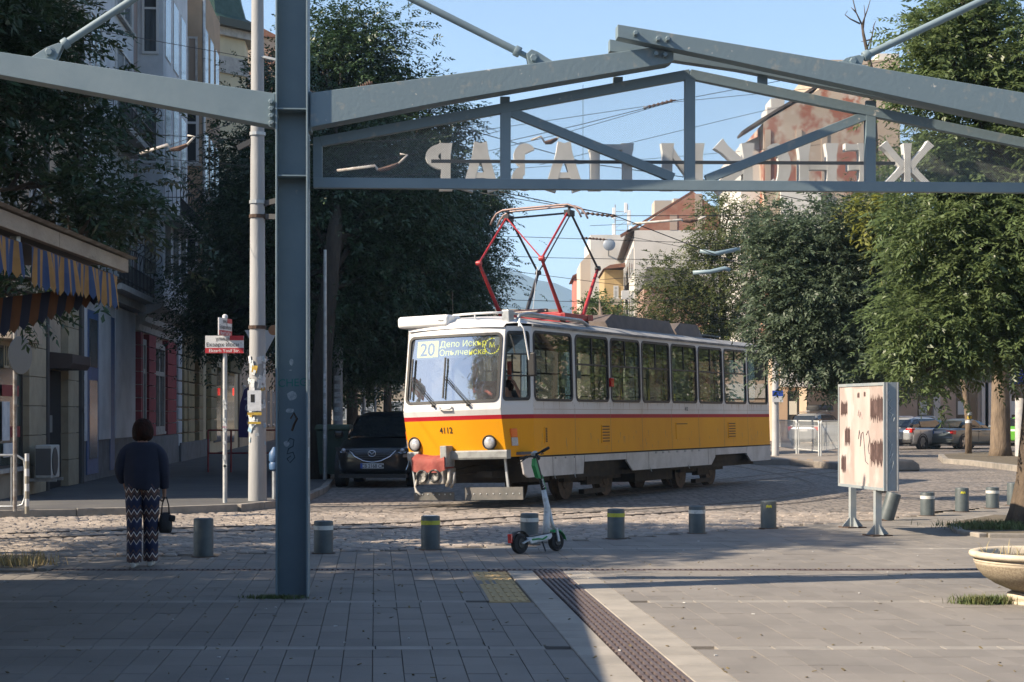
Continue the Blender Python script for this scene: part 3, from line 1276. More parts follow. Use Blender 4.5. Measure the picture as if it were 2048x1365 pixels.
strip(up, Ff, xs, Z2, 1.70)
CWL = rrect(.10, .93, 1.86, 3.05, .10, 4, 5)
CWL = [(u, v) for u, v in rrect(.06, .90, 1.86, 3.05, .09, 4, 5)]
for fn in (Fc, Fc2):
    panel_hole(up, fn, (0, 1, 1.76, Z3 - .02), CWL, 0, .03)
    strip(up, fn, [0, .5, 1], Z2, 1.76)
RWL = rrect(-2.1, -.4, 1.9, 3.0, .1, 4, 5)
panel_hole(up, Fr, (-2.5, 0, 1.8, Z3), RWL, 0, .03)
rx = [-2.5 + 2.5 * i / 12 for i in range(13)]
strip(up, Fr, rx, Z2, 1.8)
up.build('upper_body', tr_white, tram, smooth=True)
for nm, a, b, m_ in (('stripe', Z1, Z2, tr_red), ('lower_body', Z0, Z1, tr_orange)):
    q = MB()
    zs = [a, (a + b) / 2, b] if nm == 'stripe' else [a, a + (b - a) / 2, b]
    for z0, z1 in zip(zs, zs[1:]):
        strip(q, Ff, xs, z0, z1)
        strip(q, Fr, rx, z0, z1)
        for fn in (Fs, Fo):
            strip(q, fn, [0] + edges[1:], z0, z1)
        for fn in (Fc, Fc2):
            strip(q, fn, [0, .5, 1], z0, z1)
    q.build(nm, m_, tram, smooth=True)

# roof
q = MB()
loops = []
for yy, x0, x1, zc, ze in ((-.56, -2.20, -.30, 3.15, 3.13), (-.52, -2.24, -.26, 3.24, 3.19), (-.3, -2.34, -.16, 3.33, 3.21), (.05, -2.52, .02, 3.38, 3.19), (6, -2.52, .02, 3.40, 3.18), (LEN + .1, -2.52, .02, 3.38, 3.18), (LEN + .32, -2.3, -.2, 3.25, 3.16)):
    L = []
    for k in range(15):
        s = k / 14
        x = x0 + (x1 - x0) * s
        c = 1 - abs(2 * s - 1) ** 3.2
        L.append(Vector((x, yy + .07 * (2 * s - 1) ** 2 * (1 if yy < -.25 else 0), ze + (zc - ze) * c)))
    loops.append(L)
q.loft(loops, caps=False, closed=False)
n = len(q.f)
q.m = [1 if i // 14 >= 3 else 0 for i in range(n)]
q.build('roof', [tr_white, tr_roof], tram, smooth='all')
MB().bx(-.005, .028, .02, LEN, 3.145, 3.185).build('gutter', mat('gutter_dirty', (.26, .25, .24), .8, c2=(.1, .1, .1), scale=3), tram)
MB().bx(-.004, .012, .02, LEN, .852, .872).build('lower_trim', dark, tram)

# windows
for fn, gl in ((Fs, side_glass), (Fo, back_glass)):
    for i, (a, b) in enumerate(WIN):
        a = max(a, .03)
        lo = rrect(a - .012, b + .012, WZ0 - .012, WZ1 + .012, .12, 4, 1)
        li = rrect(a + .035, b - .035, WZ0 + .035, WZ1 - .035, .085, 4, 1)
        m = MB()
        frame_ring(m, fn, lo, li, 0, .012)
        if 0 < i < 7:
            zb = WZ0 + .56 * (WZ1 - WZ0)
            for (u0, u1, v0, v1) in ((a + .03, b - .03, zb - .016, zb + .016), ((a + b) / 2 - .012, (a + b) / 2 + .012, zb + .016, WZ1 - .03)):
                P = [fn(u, v, w) for w in (-.022, .003) for u, v in ((u0, v0), (u1, v0), (u1, v1), (u0, v1))]
                m.add(P, [(3, 2, 1, 0), (4, 5, 6, 7), (0, 1, 5, 4), (1, 2, 6, 5), (2, 3, 7, 6), (3, 0, 4, 7)])
        wo = m.build('window', rub, tram)
        MB().fan(fn, li, w=-.014).build('pane', gl, wo)
m = MB()
frame_ring(m, Ff, rrect(-2.185, -.315, 1.83, 3.045, .11, 5, 8), rrect(-2.14, -.36, 1.875, 3.0, .075, 5, 8), 0, .014)
ws = m.build('windscreen_frame', rub, tram)
MB().fan(Ff, rrect(-2.14, -.36, 1.875, 3.0, .075, 5, 8), w=-.012).build('windscreen', screen_glass, ws, smooth='all')
m = MB()
frame_ring(m, Fc, [(u, v) for u, v in rrect(.045, .915, 1.845, 3.065, .1, 4, 5)], [(u, v) for u, v in rrect(.1, .86, 1.9, 3.01, .07, 4, 5)], 0, .012)
for zz in (2.28, 2.66):
    a, b = Fc(.1, zz, -.01), Fc(.86, zz, -.01)
    m.bar(a, b, .02, .025)
a, b = Fc(.62, 1.9, -.01), Fc(.62, 2.66, -.01)
m.bar(a, b, .015, .02)
cw = m.build('cab_window', rub, tram)
MB().quad(*[Fc(u, v, -.015) for u, v in ((.1, 2.67), (.86, 2.67), (.86, 3.0), (.1, 3.0))]).build('pane', glass('cab_glass', (.12, .13, .13), .08, .05, .1, (.2, .2, .2)), cw)
MB().quad(*[Fc(u, v, -.015) for u, v in ((.62, 1.9), (.86, 1.9), (.86, 2.66), (.62, 2.66))]).build('pane', side_glass, cw)
m = MB()
frame_ring(m, Fc2, [(u, v) for u, v in rrect(.045, .915, 1.845, 3.065, .1, 4, 5)], [(u, v) for u, v in rrect(.1, .86, 1.9, 3.01, .07, 4, 5)], 0, .012)
cw2 = m.build('cab_window', rub, tram)
MB().fan(Fc2, [(u, v) for u, v in rrect(.1, .86, 1.9, 3.01, .07, 4, 5)], w=-.012).build('pane', back_glass, cw2)
m = MB()
frame_ring(m, Fr, rrect(-2.11, -.39, 1.89, 3.01, .1, 4, 5), rrect(-2.06, -.44, 1.94, 2.96, .08, 4, 5), 0, .012)
rw = m.build('rear_window', rub, tram)
MB().fan(Fr, rrect(-2.06, -.44, 1.94, 2.96, .08, 4, 5), w=-.012).build('pane', back_glass, rw)

# interior
MB().bx(-2.47, -.03, -.35, LEN - .05, .90, .95).build('floor', inter_floor, tram)
MB().bx(-2.46, -.04, .0, LEN - .05, 3.115, 3.135).build('ceiling', inter, tram)
m = MB()
for x in (-2.468, -.045):
    m.bx(x, x + .012, .05, LEN - .05, .95, 1.80)
m.build('inner_lining', inter, tram)
MB().bx(-2.1, -.4, .98, 1.02, .95, 2.05).bx(-2.1, -1.5, .98, 1.02, 2.05, 3.1).build('cab_partition', inter, tram)
MB().bx(-1.62, -1.05, .955, .975, 1.85, 2.25).bx(-1.7, -1.6, .955, .975, 2.05, 2.6).bx(-.98, -.9, .955, .975, 1.95, 2.6).build('red_panel', seat_r, tram)
MB().bx(-2.05, -.35, -.42, .05, 1.62, 1.80).build('dashboard', mat('dashboard_pale', (.45, .5, .52), .7), tram)
MB().bx(-.95, -.45, .45, .58, 1.15, 2.05).build('driver_seat', seat_m, tram, bevel=.05)
for k in range(9):
    yy = 1.7 + k * 1.18
    for x in (-.42, -2.08):
        m = MB().bx(x - .21, x + .21, yy, yy + .42, 1.28, 1.36)
        m.bx(x - .21, x + .21, yy + .38, yy + .45, 1.36, 1.86)
        m.tube([(x - .2, yy + .42, 1.84), (x - .18, yy + .42, 1.96), (x + .18, yy + .42, 1.96), (x + .2, yy + .42, 1.84)], .014, 6)
        m.bar((x, yy + .2, .95), (x, yy + .2, 1.28), .06, .06)
        m.build('seat', seat_m, tram, bevel=.015)
m = MB()
for k in range(7):
    for x in (-.75, -1.75):
        m.tube([(x, 1.6 + k * 1.6, .95), (x, 1.6 + k * 1.6, 3.1)], .016, 6)
for x in (-.75, -1.75):
    m.tube([(x, 1.3, 2.95), (x, 12.5, 2.95)], .016, 6)
m.build('handrail', mat('handrail_yellow', (.42, .36, .10), .4), tram)
pap = mat('paper_notice', (.6, .62, .6), .8)
for a, b, z0, z1 in ((1133, 1143, 2.1, 2.67), (1163, 1172, 2.27, 2.42), (1354, 1360, 2.47, 2.8), (1355, 1361, 2.03, 2.3), (1370, 1379, 2.2, 2.35)):
    MB().quad(*[Fs(st(u), v, -.03) for u, v in ((a, z0), (b, z0), (b, z1), (a, z1))]).build('paper_notice', pap, tram)

# destination display behind the windscreen
led = mat('led_yellow', (.66, .60, .0), .6, emit=1.0)
Dw = -.045
MB().loft([[Ff(u, v, Dw - .02) for u, v in rrect(-2.06, -.40, 2.63, 2.985, .02, 2, 8)], [Ff(u, v, Dw - .021) for u, v in rrect(-1.3, -1.2, 2.8, 2.82, .01, 2, 8)]], caps=False).build('display_board', mat('display_back', (.03, .05, .06), .5), tram)


def on_front(txt, x, z, size, m_, w, name, sx=1.0, off=0.0, ext=.0015):
    o = Ff(x, z, w)
    dv = Ff(x, z + .1, w) - Ff(x, z - .1, w)
    du = Ff(x + .1, z, w) - Ff(x - .1, z, w)
    return text_mesh(txt, size, m_, frame_m(o, du, dv), name, tram, ext, off, sx=sx)


MB().quad(*[Ff(u, v, Dw) for u, v in ((-2.02, 2.66), (-1.57, 2.66), (-1.57, 2.95), (-2.02, 2.95))]).build('display_field', led, tram)
on_front('20', -1.795, 2.69, .33, mat('display_digit', (.03, .04, .03), .6), Dw + .006, 'display_digit', 1.0, .004)
on_front('Депо Искър', -1.07, 2.825, .155, led, Dw + .002, 'display_text', 1.0)
on_front('Опълченска', -1.07, 2.675, .155, led, Dw + .002, 'display_text', 1.0)
m = MB()
n = 20
for i in range(n):
    a, b = 2 * pi * i / n, 2 * pi * (i + .75) / n
    m.quad(*[Ff(-.52 + r * cos(t), 2.81 + r * sin(t), Dw + .003) for r, t in ((.125, a), (.145, a), (.145, b), (.125, b))])
m.build('display_ring', led, tram)
on_front('М', -.52, 2.785, .13, led, Dw + .003, 'display_text')
MB().quad(*[Ff(u, v, -.02) for u, v in ((-.47, 2.82), (-.37, 2.82), (-.37, 2.985), (-.47, 2.985))]).build('paper_notice', pap, tram)

# front fittings
on_front('4112', -1.35, 1.305, .155, print_black, .003, 'fleet_number', .85, .002)
text_mesh('4112', .115, print_black, frame_m(Fs(st(1377), 1.675, .003), (0, 1, 0), (0, 0, 1)), 'fleet_number', tram, .001, .001, sx=.8)
for x, z in ((-2.05, 1.13), (-.55, 1.13)):
    nrm = Vector((.05 * (1 if x > -1.2 else -1), -1, .02)).normalized()
    Mq = nrm.to_track_quat('Z', 'Y').to_matrix()
    c = Ff(x, z)
    hl = MB().lathe([(.128, -.02), (.130, .03), (.122, .045), (.112, .045), (.106, .02)], 28, c, Mq, caps=False).build('headlight', black, tram, smooth=True)
    MB().lathe([(.109, .018), (.09, .036), (.05, .047), (.001, .05)], 24, c, Mq, caps=False).build('lens', lens_clear, hl, smooth='all')
for fn in (Fc, Fc2):
    m = MB()
    m.cur = 0
    for z0, z1, k in ((1.21, 1.36, 0), (1.06, 1.205, 1)):
        m.cur = k
        P = [fn(u, v, w) for w in (-.005, .03) for u, v in ((.22, z0), (.42, z0), (.42, z1), (.22, z1))]
        m.add(P, [(3, 2, 1, 0), (4, 5, 6, 7), (0, 1, 5, 4), (1, 2, 6, 5), (2, 3, 7, 6), (3, 0, 4, 7)])
    m.build('indicator_lamp', [amber, lens_clear], tram, bevel=.006)
MB().tube([Ff(-1.42, 1.76, .01), Ff(-1.42, 1.74, .03), Ff(-1.40, 1.725, .045), Ff(-1.2, 1.725, .045), Ff(-1.18, 1.74, .03), Ff(-1.18, 1.765, .01)], .014, 8).build('grab_handle', galv, tram, smooth='all')
for x0, xb in ((-1.55, -2.06), (-.86, -1.36)):
    m = MB()
    base = Ff(x0, 1.79, .03)
    mid = Ff(xb, 2.28, .05)
    m.tube([base, mid], .008, 6)
    m.tube([base + Vector((.05, 0, .01)), mid + Vector((.03, 0, .02))], .006, 6)
    m.lathe([(.025, -.03), (.025, .03)], 10, base, Matrix.Rotation(RAD(90), 3, 'X'))
    wp = m.build('wiper', black, tram)
    MB().loft([[Ff(xb + a, 2.28 + b, c) for a, b, c in ((-.012, d, .02), (.012, d, .02), (.012, d, .05), (-.012, d, .05))] for d in (-.36, -.1, .1, .36)]).build('wiper_blade', black, wp)

m = MB()
for x0, x1 in ((-2.20, -1.95), (-1.38, -.22)):
    P = []
    for k in range(9):
        x = x0 + (x1 - x0) * k / 8
        yy = yf(max(min(x, -.28), -2.22), .9)
        P.append([Vector((x, yy + d, z)) for d, z in ((.05, .84), (-.10, .84), (-.115, .87), (-.115, .97), (-.10, .995), (.05, .995))])
    m.loft(P)
m.build('bumper', tr_grey, tram)
MB().bx(-1.40, -1.27, -.90, -.6, .72, 1.09).build('coupling_bracket', tr_grey, tram, bevel=.012)
# coupler with its cloth cover
cl = mat('red_cloth', (.26, .055, .045), .85, c2=(.32, .09, .07), scale=7, bump=.3, bscale=18)
cpm = mat('coupler_white', (.42, .40, .36), .6, c2=(.2, .17, .14), scale=9)
m = MB()
nx, ny = 10, 5
vs = []
for j in range(ny + 1):
    for i in range(nx + 1):
        s = i / nx
        x = -2.12 + .66 * s
        t = j / ny
        z = .95 - .05 * sin(pi * s) * (1 if j else 0) - .28 * max(0, t - .25) / .75 + .012 * sin(9 * s + 2 * j)
        yy = -.62 - .42 * min(1, t / .35) - .02 * sin(12 * s) * t
        vs.append((x, yy, z))
m.add(vs, [(j * (nx + 1) + i, j * (nx + 1) + i + 1, (j + 1) * (nx + 1) + i + 1, (j + 1) * (nx + 1) + i) for j in range(ny) for i in range(nx)])
m.quad((-2.12, -.62, .95), (-2.12, -1.05, .9), (-2.12, -1.05, .68), (-2.12, -.7, .70))
m.quad((-1.46, -.62, .95), (-1.46, -1.05, .9), (-1.46, -1.05, .68), (-1.46, -.7, .70))
m.v = [(a + .16, b + .12, c) for a, b, c in m.v]
m.build('coupler_cover', cl, tram, smooth='all')
cp = MB().bx(-2.06, -1.50, -1.02, -.55, .42, .70).build('coupler', cpm, tram, bevel=.02, loc=(.16, .12, 0))
m = MB()
for x, z in ((-1.92, .56), (-1.67, .57)):
    m.lathe([(.115, 0), (.12, .03), (.10, .05), (.085, .02), (.001, .0)], 20, (x, -1.02, z), Matrix.Rotation(RAD(90), 3, 'X'), caps=False)
m.build('coupler_socket', mat('socket_dark', (.25, .24, .22), .5, c2=(.03, .03, .03), scale=11, thr=(.45, .5)), cp, smooth=True)
MB().tube([(-2.03, -1.03, .5), (-2.05, -1.06, .38), (-2.0, -1.1, .30), (-1.9, -1.12, .24)], .022, 8).tube([(-1.42, -.95, .66), (-1.40, -1.0, .5), (-1.45, -1.0, .38)], .03, 8).tube([(-1.35, -.9, .62), (-1.34, -.95, .45), (-1.4, -.95, .36)], .025, 8).build('coupler_hook', cpm, cp, smooth='all')
m = MB().bx(-2.2, -.3, .35, 1.2, .40, .84)
m.bx(-1.0, -.7, -.3, .4, .5, .62)
m.tube([(-1.5, -.5, .55), (-1.1, -.1, .6), (-.8, .3, .62)], .03, 6)
m.tube([(-1.6, -.5, .62), (-1.2, 0, .72), (-.6, .3, .7)], .018, 6)
m.bx(-2.3, -.2, 1.2, LEN - .3, .55, .86)
m.bx(-1.9, -.6, 5.9, 8.0, .22, .55)
m.bx(-2.2, -.3, 1.3, LEN - .4, .42, .55)
m.build('underframe', tr_under, tram)
plow_m = mat('plow_plate', (.09, .09, .085), .7, c2=(.14, .13, .12), scale=5)
m = MB()
for x0, x1, z1 in ((-2.10, -1.30, .27), (-1.08, .06, .35)):
    m.bx(x0, x1, -.62, -.59, .13, z1)
pw = m.build('lifeguard_plate', plow_m, tram)
m = MB()
for x0, x1 in ((-2.04, -1.36), (-1.02, 0.0)):
    k = 7 if x1 - x0 < .9 else 9
    for i in range(k):
        m.lathe([(.016, 0), (.012, .008), (.001, .01)], 8, (x0 + (x1 - x0) * i / (k - 1), -.62, .235), Matrix.Rotation(RAD(90), 3, 'X'), caps=False)
m.build('rivet', galv, pw)
m = MB().bar((-2.2, -.5, .84), (-2.12, -.5, .2), .03, .03).bar((-.35, -.45, .84), (-.3, -.45, .3), .04, .04)
m.build('bracket', galv, tram)

# skirts
for pts in ([(-.52, .845), (st(1171), .845), (st(1168), .50), (-.28, .50), (-.42, .56)], [(st(1171.5), .845), (st(1255), .845), (st(1255), .72), (st(1171.5), .72)],
            [(st(1255.5), .845), (st(1432), .845), (st(1432), .66), (st(1424), .49), (st(1267), .49), (st(1255.5), .68)], [(st(1432.5), .845), (st(1495), .845), (st(1495), .70), (st(1432.5), .70)],
            [(st(1495.5), .845), (LEN, .845), (LEN, .50), (st(1504), .50), (st(1495.5), .66)]):
    MB().prism(pts, lambda u, v, d: (d, u, v), -.03, .004).build('skirt_panel', skirt_m, tram)
    MB().prism([(max(u, .02 + .3 * (v < .6)), v) for u, v in pts if not (u == -.28)] if pts[0][0] < 0 else pts, lambda u, v, d: (-2.5 - d, u, v), -.03, .004).build('skirt_panel', skirt_m, tram)
m = MB()
for px in (1113, 1133, 1151, 1314, 1328, 1340, 1356, 1372, 1386, 1400):
    m.bx(.004, .02, st(px) - .03, st(px) + .03, .80, .835)
for px in (1110, 1150, 1302, 1378):
    m.tube([(.01, st(px), .52), (.02, st(px), .46), (.02, st(px) + .03, .44)], .008, 5)
m.build('skirt_latch', galv, tram)
m = MB()
for px in (1107.5, 1153, 1299, 1418):
    m.bx(.0042, .0055, st(px) - .006, st(px) + .006, .50, .84)
m.build('skirt_joint', tr_under, tram)

m = MB()
for i in range(1, 8):
    m.bx(.0005, .002, edges[i] - .004, edges[i] + .004, Z0 + .01, WZ0 - .12)
m.bx(.0005, .002, .02, LEN, WZ0 - .155, WZ0 - .150)
m.build('panel_seam', mat('seam_grime', (.30, .22, .13), .8), tram)
m = MB()
r9 = random.Random(2)
for k in range(130):
    yy = r9.uniform(.1, LEN - .1)
    z1_ = WZ0 - .02 if k % 2 else .98 + r9.random() * .3
    w_ = r9.uniform(.006, .02)
    hh = r9.uniform(.06, .22)
    m.add([(.0008, yy, z1_), (.0008, yy + w_, z1_), (.0008, yy + w_ * .6, z1_ - hh)], [(0, 1, 2)])
m.build('rust_streak', mat('streak_brown', (.33, .22, .13), .8), tram)
# bogies
for yc in (3.65, 9.65):
    m = MB()
    for x in (-.58, -1.92):
        m.bx(x - .05, x + .05, yc - 1.35, yc + 1.35, .34, .50)
        m.bx(x - .07, x + .07, yc - .35, yc + .35, .25, .56)
    m.bx(-1.9, -.6, yc - .2, yc + .2, .30, .6)
    m.bx(-.62, -.5, yc - .5, yc + .5, .08, .17)
    bg_ = m.build('bogie', mat('bogie_rust', (.065, .045, .03), .85, c2=(.03, .025, .02), scale=8), tram)
    for yw in (-.95, .95):
        for x, s in ((-.75, 1), (-1.75, -1)):
            Mx = Matrix.Rotation(RAD(90 * s), 3, 'Y')
            MB().lathe([(.02, .07), (.12, .07), (.14, .05), (.27, .045), (.30, .065), (.335, .065), (.335, -.05), (.36, -.055), (.36, -.085), (.05, -.085)], 32, (x, yc + yw, .33), Mx).build('wheel', mat('wheel_rust', (.11, .07, .045), .75, c2=(.05, .035, .025), scale=9), bg_, smooth=True)

# louvres, hatch, red box, mirror
for px0, px1, z0, z1, n in ((1206, 1223, 1.05, 1.40, 6), (1459, 1474, 1.06, 1.42, 6), (1092, 1099, 1.08, 1.38, 9)):
    a, b = st(px0), st(px1)
    m = MB().bx(-.01, .012, a, b, z0, z1)
    lv = m.build('vent_frame', tr_orange, tram, bevel=.004)
    m = MB()
    for k in range(n):
        z = z0 + .04 + (z1 - z0 - .07) * k / (n - 1)
        m.bx(.010, .016, a + .04, b - .04, z - .012, z + .010)
    m.build('vent_slot', mat('vent_dark', (.10, .045, .01), .7), lv)
a, b = st(1355), st(1378)
MB().bx(-.01, .010, a, b, 1.08, 1.42).build('hatch', tr_orange, tram, bevel=.004)
MB().bx(.0101, .013, a + .02, b - .02, 1.39, 1.405).build('hatch_gap', dark, tram)
MB().bx(-.01, .05, st(1224.5), st(1230), 2.13, 2.30).build('door_button_box', tail_red, tram, bevel=.008)
m = MB()
m.box((.11, -.22, 2.47), (.15, .09, .42))
mi = m.build('mirror', black, tram, bevel=.03)
MB().tube([(-.05, -.42, 3.22), (.03, -.36, 3.1), (.07, -.24, 2.5), (.06, -.2, 2.4)], .016, 8).build('mirror_arm', white_p, tram, smooth='all')
MB().tube([Fc(.5, 3.14, .02), Fc(.52, 3.28, .02)], .02, 8).build('lamp_post', white_p, tram)

# roof gear
MB().bx(-2.40, -1.36, -.56, -.05, 3.20, 3.41).build('air_conditioner', white_p, tram, bevel=.06, seg=4)
text_mesh('Vesta', .05, print_black, frame_m((-1.50, -.563, 3.29), (1, 0, 0), (0, 0, 1)), 'logo', tram, .001)
m = MB()
pts = [Vector((x, -.28 - .12 * (1 - ((x + .9) / .5) ** 2), 3.40)) for x in (-1.4, -1.15, -.9, -.65, -.4)]
m.tube(pts, .022, 8)
for p in pts[::2]:
    m.tube([p, p - Vector((0, 0, .1))], .014, 6)
m.build('roof_rail', white_p, tram, smooth='all')
MB().bx(-.42, -.28, -.3, -.1, 3.2, 3.44).build('junction_box', galv, tram, bevel=.01)
MB().tube([(-.3, .0, 3.2), (-.25, .05, 3.36), (-.22, .3, 3.40), (-.22, 2.6, 3.38), (-.22, 2.9, 3.3)], .035, 10).tube([(-.34, -.2, 3.40), (-.5, .8, 3.40), (-.5, 2.2, 3.40)], .025, 8).build('conduit', galv, tram, smooth='all')
MB().tube([(-1.45, -.2, 3.35), (-1.45, -.2, 3.85)], .006, 5).build('aerial', black, tram)
res_m = mat('resistor_box', (.13, .10, .085), .7, c2=(.09, .075, .065), scale=4)
for y0, y1 in ((4.4, 8.05), (8.15, 9.75)):
    m = MB()
    L = []
    for yy, k in ((y0, .0), (y0 + .35, 1), (y1 - .2, 1), (y1, .4)):
        L.append([Vector((x, yy, z)) for x, z in ((-.45, 3.33), (-.52, 3.33 + .30 * max(.45, k)), (-1.98, 3.33 + .30 * max(.45, k)), (-2.05, 3.33))])
    m.loft(L)
    m.build('resistor_box', res_m, tram)
m = MB()
for y0 in (4.7, 8.4):
    for k in range(5):
        m.bx(-.8, -.7, y0 + k * .3, y0 + k * .3 + .05, 3.27, 3.34)
m.bx(-1.9, -.6, 10.0, 11.3, 3.42, 3.45)
m.bar((-.7, 10.2, 3.3), (-.7, 10.2, 3.44), .05, .05)
m.bar((-.7, 11.1, 3.3), (-.7, 11.1, 3.44), .05, .05)
m.build('roof_fitting', mat('fitting_blue_grey', (.06, .09, .10), .6), tram)

# pantograph
pr = mat('pantograph_red', (.40, .025, .03), .45, c2=(.22, .02, .025), scale=6)
pk = mat('pantograph_black', (.02, .022, .028), .5)
PX, PY, b_ = -1.25, 3.0, .66
PB, PK, PT = 3.55, 4.52, 5.50


def pv(x, y, z):
    return (PX + x, PY + y, z)


pan = MB().bx(PX - .8, PX + .8, PY - .62, PY - .42, 3.44, 3.53).bx(PX - .8, PX + .8, PY + .42, PY + .68, 3.44, 3.55)
for x in (-.75, .75):
    pan.bx(PX + x - .04, PX + x + .04, PY - .62, PY + .68, 3.46, 3.54)
pan = pan.build('pantograph_base', pr, tram, bevel=.008)
m = MB()
for x in (-.7, .7):
    for y in (-.5, .55):
        m.lathe([(.05, 0), (.07, .02), (.045, .04), (.07, .06), (.045, .08), (.06, .1)], 12, pv(x, y, 3.34))
m.tube([pv(-.5, -.35, 3.6), pv(.3, -.35, 3.6)], .06, 10)
m.build('insulator', mat('insulator_brown', (.06, .025, .02), .3), pan, smooth=True)
for y, s, m1, m2 in ((-.45, -1, pr, pr), (.55, 1, pr, pk)):
    for x in (-b_, b_):
        mm = pk if (s > 0 and x < 0) else m1
        MB().tube([pv(x * .97, y, PB), pv(x, s * 1.28, PK)], [.042, .03], 10).build('lower_arm', mm, tram, smooth=True)
        MB().tube([pv(x, s * 1.28, PK), pv(x, s * .08, PT)], .022, 8).build('upper_arm', m2, tram, smooth=True)
        MB().lathe([(.045, -.05), (.055, 0), (.045, .05)], 12, pv(x, s * 1.28, PK), Matrix.Rotation(RAD(90), 3, 'Y')).build('knee_joint', m2, tram, smooth=True)
        MB().tube([pv(x, s * 1.28, PK + .03), pv(x, s * (1.28 - .09), PK - .02), pv(x, s * (1.28 - .11), PK - .10), pv(x, s * (1.28 - .03), PK - .16)], .008, 5).build('jumper_cable', black, tram)
    MB().tube([pv(s * b_, s * .08, PT), pv(-s * b_, s * 1.28, PK)], .014, 8).build('brace', m2, tram)
    MB().tube([pv(-b_, y, PB), pv(b_, y, PB)], .03, 8).build('shaft', pr, tram, smooth=True)
hd = MB().tube([pv(-b_ - .05, 0, PT), pv(b_ + .05, 0, PT)], .02, 8)
for x in (-b_, b_):
    hd.bx(PX + x - .06, PX + x + .06, PY - .12, PY + .12, PT - .06, PT + .05)
    hd.bar(pv(x, -.16, PT + .12), pv(x, .16, PT + .12), .03, .03)
    hd.bar(pv(x, 0, PT), pv(x, 0, PT + .12), .03, .05)
hd = hd.build('collector_head', pk, tram)
for y in (-.15, .15):
    P = [pv(-.98, y, PT - .12), pv(-.93, y, PT - .02), pv(-.84, y, PT + .09), pv(-.7, y, PT + .145)] + [pv(-.7 + 1.4 * k / 6, y, PT + .15) for k in range(1, 6)] + [pv(.7, y, PT + .145), pv(.84, y, PT + .09), pv(.93, y, PT - .02), pv(.98, y, PT - .12)]
    MB().tube(P, .02, 8).build('collector_strip', mat('collector_worn', (.28, .2, .18), .5, .3), hd, smooth='all')
MB().tube([pv(-.1, -.2, 3.5), pv(0, -.15, 4.4), pv(.0, -.1, 4.5)], .006, 5).build('pull_rope', print_white, tram)

# ================================================================== ADDED HALL BEHIND THE VIEWER (unseen, blocks sky light; shows in reflections)
mh = thing('sky_blocker', 'unseen low hall added behind the viewpoint to block sky light', 'sky blocker', (0, -3, 0))
MB().bx(-16, 18, -12, 0, 0, 5.2).build('wall', mat('blocker_wall', (.30, .27, .23), .9), mh)
MB().prism([(-13, 5.2), (1.2, 5.2), (-6, 7.6)], lambda u, v, d: (d, u, v), -17, 19).build('roof', mat('blocker_roof', (.12, .09, .08), .9), mh)

# ================================================================== BUILDINGS ON THE LEFT
FAZ = math.atan(.068)


def FX(Y):
    return -7.008 - .068 * Y


def FY(px):
    return 24528.0 / (786 - px)


plaster = dict(rough=.9, bump=.25, bscale=25)
b_beige = mat('plaster_beige', (.40, .33, .25), c2=(.30, .25, .19), scale=1.2, **plaster)
b_white = mat('plaster_bluish_white', (.55, .58, .62), c2=(.42, .45, .49), scale=1.1, c3=(.34, .33, .32), scale3=2.5, thr3=(.68, .72), **plaster)
b_tan = mat('plaster_tan', (.38, .27, .18), c2=(.30, .22, .15), scale=1.0, c3=(.42, .38, .34), scale3=2, thr3=(.64, .68), **plaster)
b_cream = mat('plaster_cream', (.56, .50, .35), c2=(.48, .43, .31), scale=1.0, **plaster)
b_grey = mat('plinth_grey', (.17, .18, .20), c2=(.12, .13, .14), scale=3, **plaster)
b_red = mat('pilaster_red', (.30, .065, .075), c2=(.23, .06, .07), scale=4, **plaster)
b_pink = mat('plaster_faded_pink', (.36, .27, .25), c2=(.30, .25, .23), scale=3, **plaster)
b_yel = mat('plaster_dull_yellow', (.36, .31, .19), c2=(.28, .25, .17), scale=2, **plaster)
trim_w = mat('stone_trim', (.42, .41, .39), c2=(.3, .29, .28), scale=5, **plaster)
frame_w = mat('window_frame_white', (.50, .51, .52), .5)
frame_b = mat('door_blue', (.07, .14, .30), .5, c2=(.05, .10, .22), scale=4)
frame_d = mat('frame_dark', (.05, .045, .04), .6)
pane_d = mat('dark_pane', (.018, .022, .026), .08, spec=.6)
pane_c = mat('curtained_pane', (.17, .19, .20), .12, spec=.6, c2=(.07, .08, .09), scale=3)
iron = mat('wrought_iron', (.015, .016, .018), .6)
slate = mat('roof_green', (.02, .055, .04), .5, c2=(.035, .075, .06), scale=6, bump=.5, bscale=14)
tile_r = mat('roof_tile', (.22, .10, .065), .85, c2=(.15, .075, .055), scale=5, bump=.6, bscale=12)


def bld(name, label, Y0, cat='building', H=12, L=8, depth=9, wall=None, z=.0):
    o = thing(name, label, cat, (FX(Y0), Y0, z), FAZ)
    MB().bx(-depth, 0, 0, L, 0, H).build('wall', wall, o)
    return o


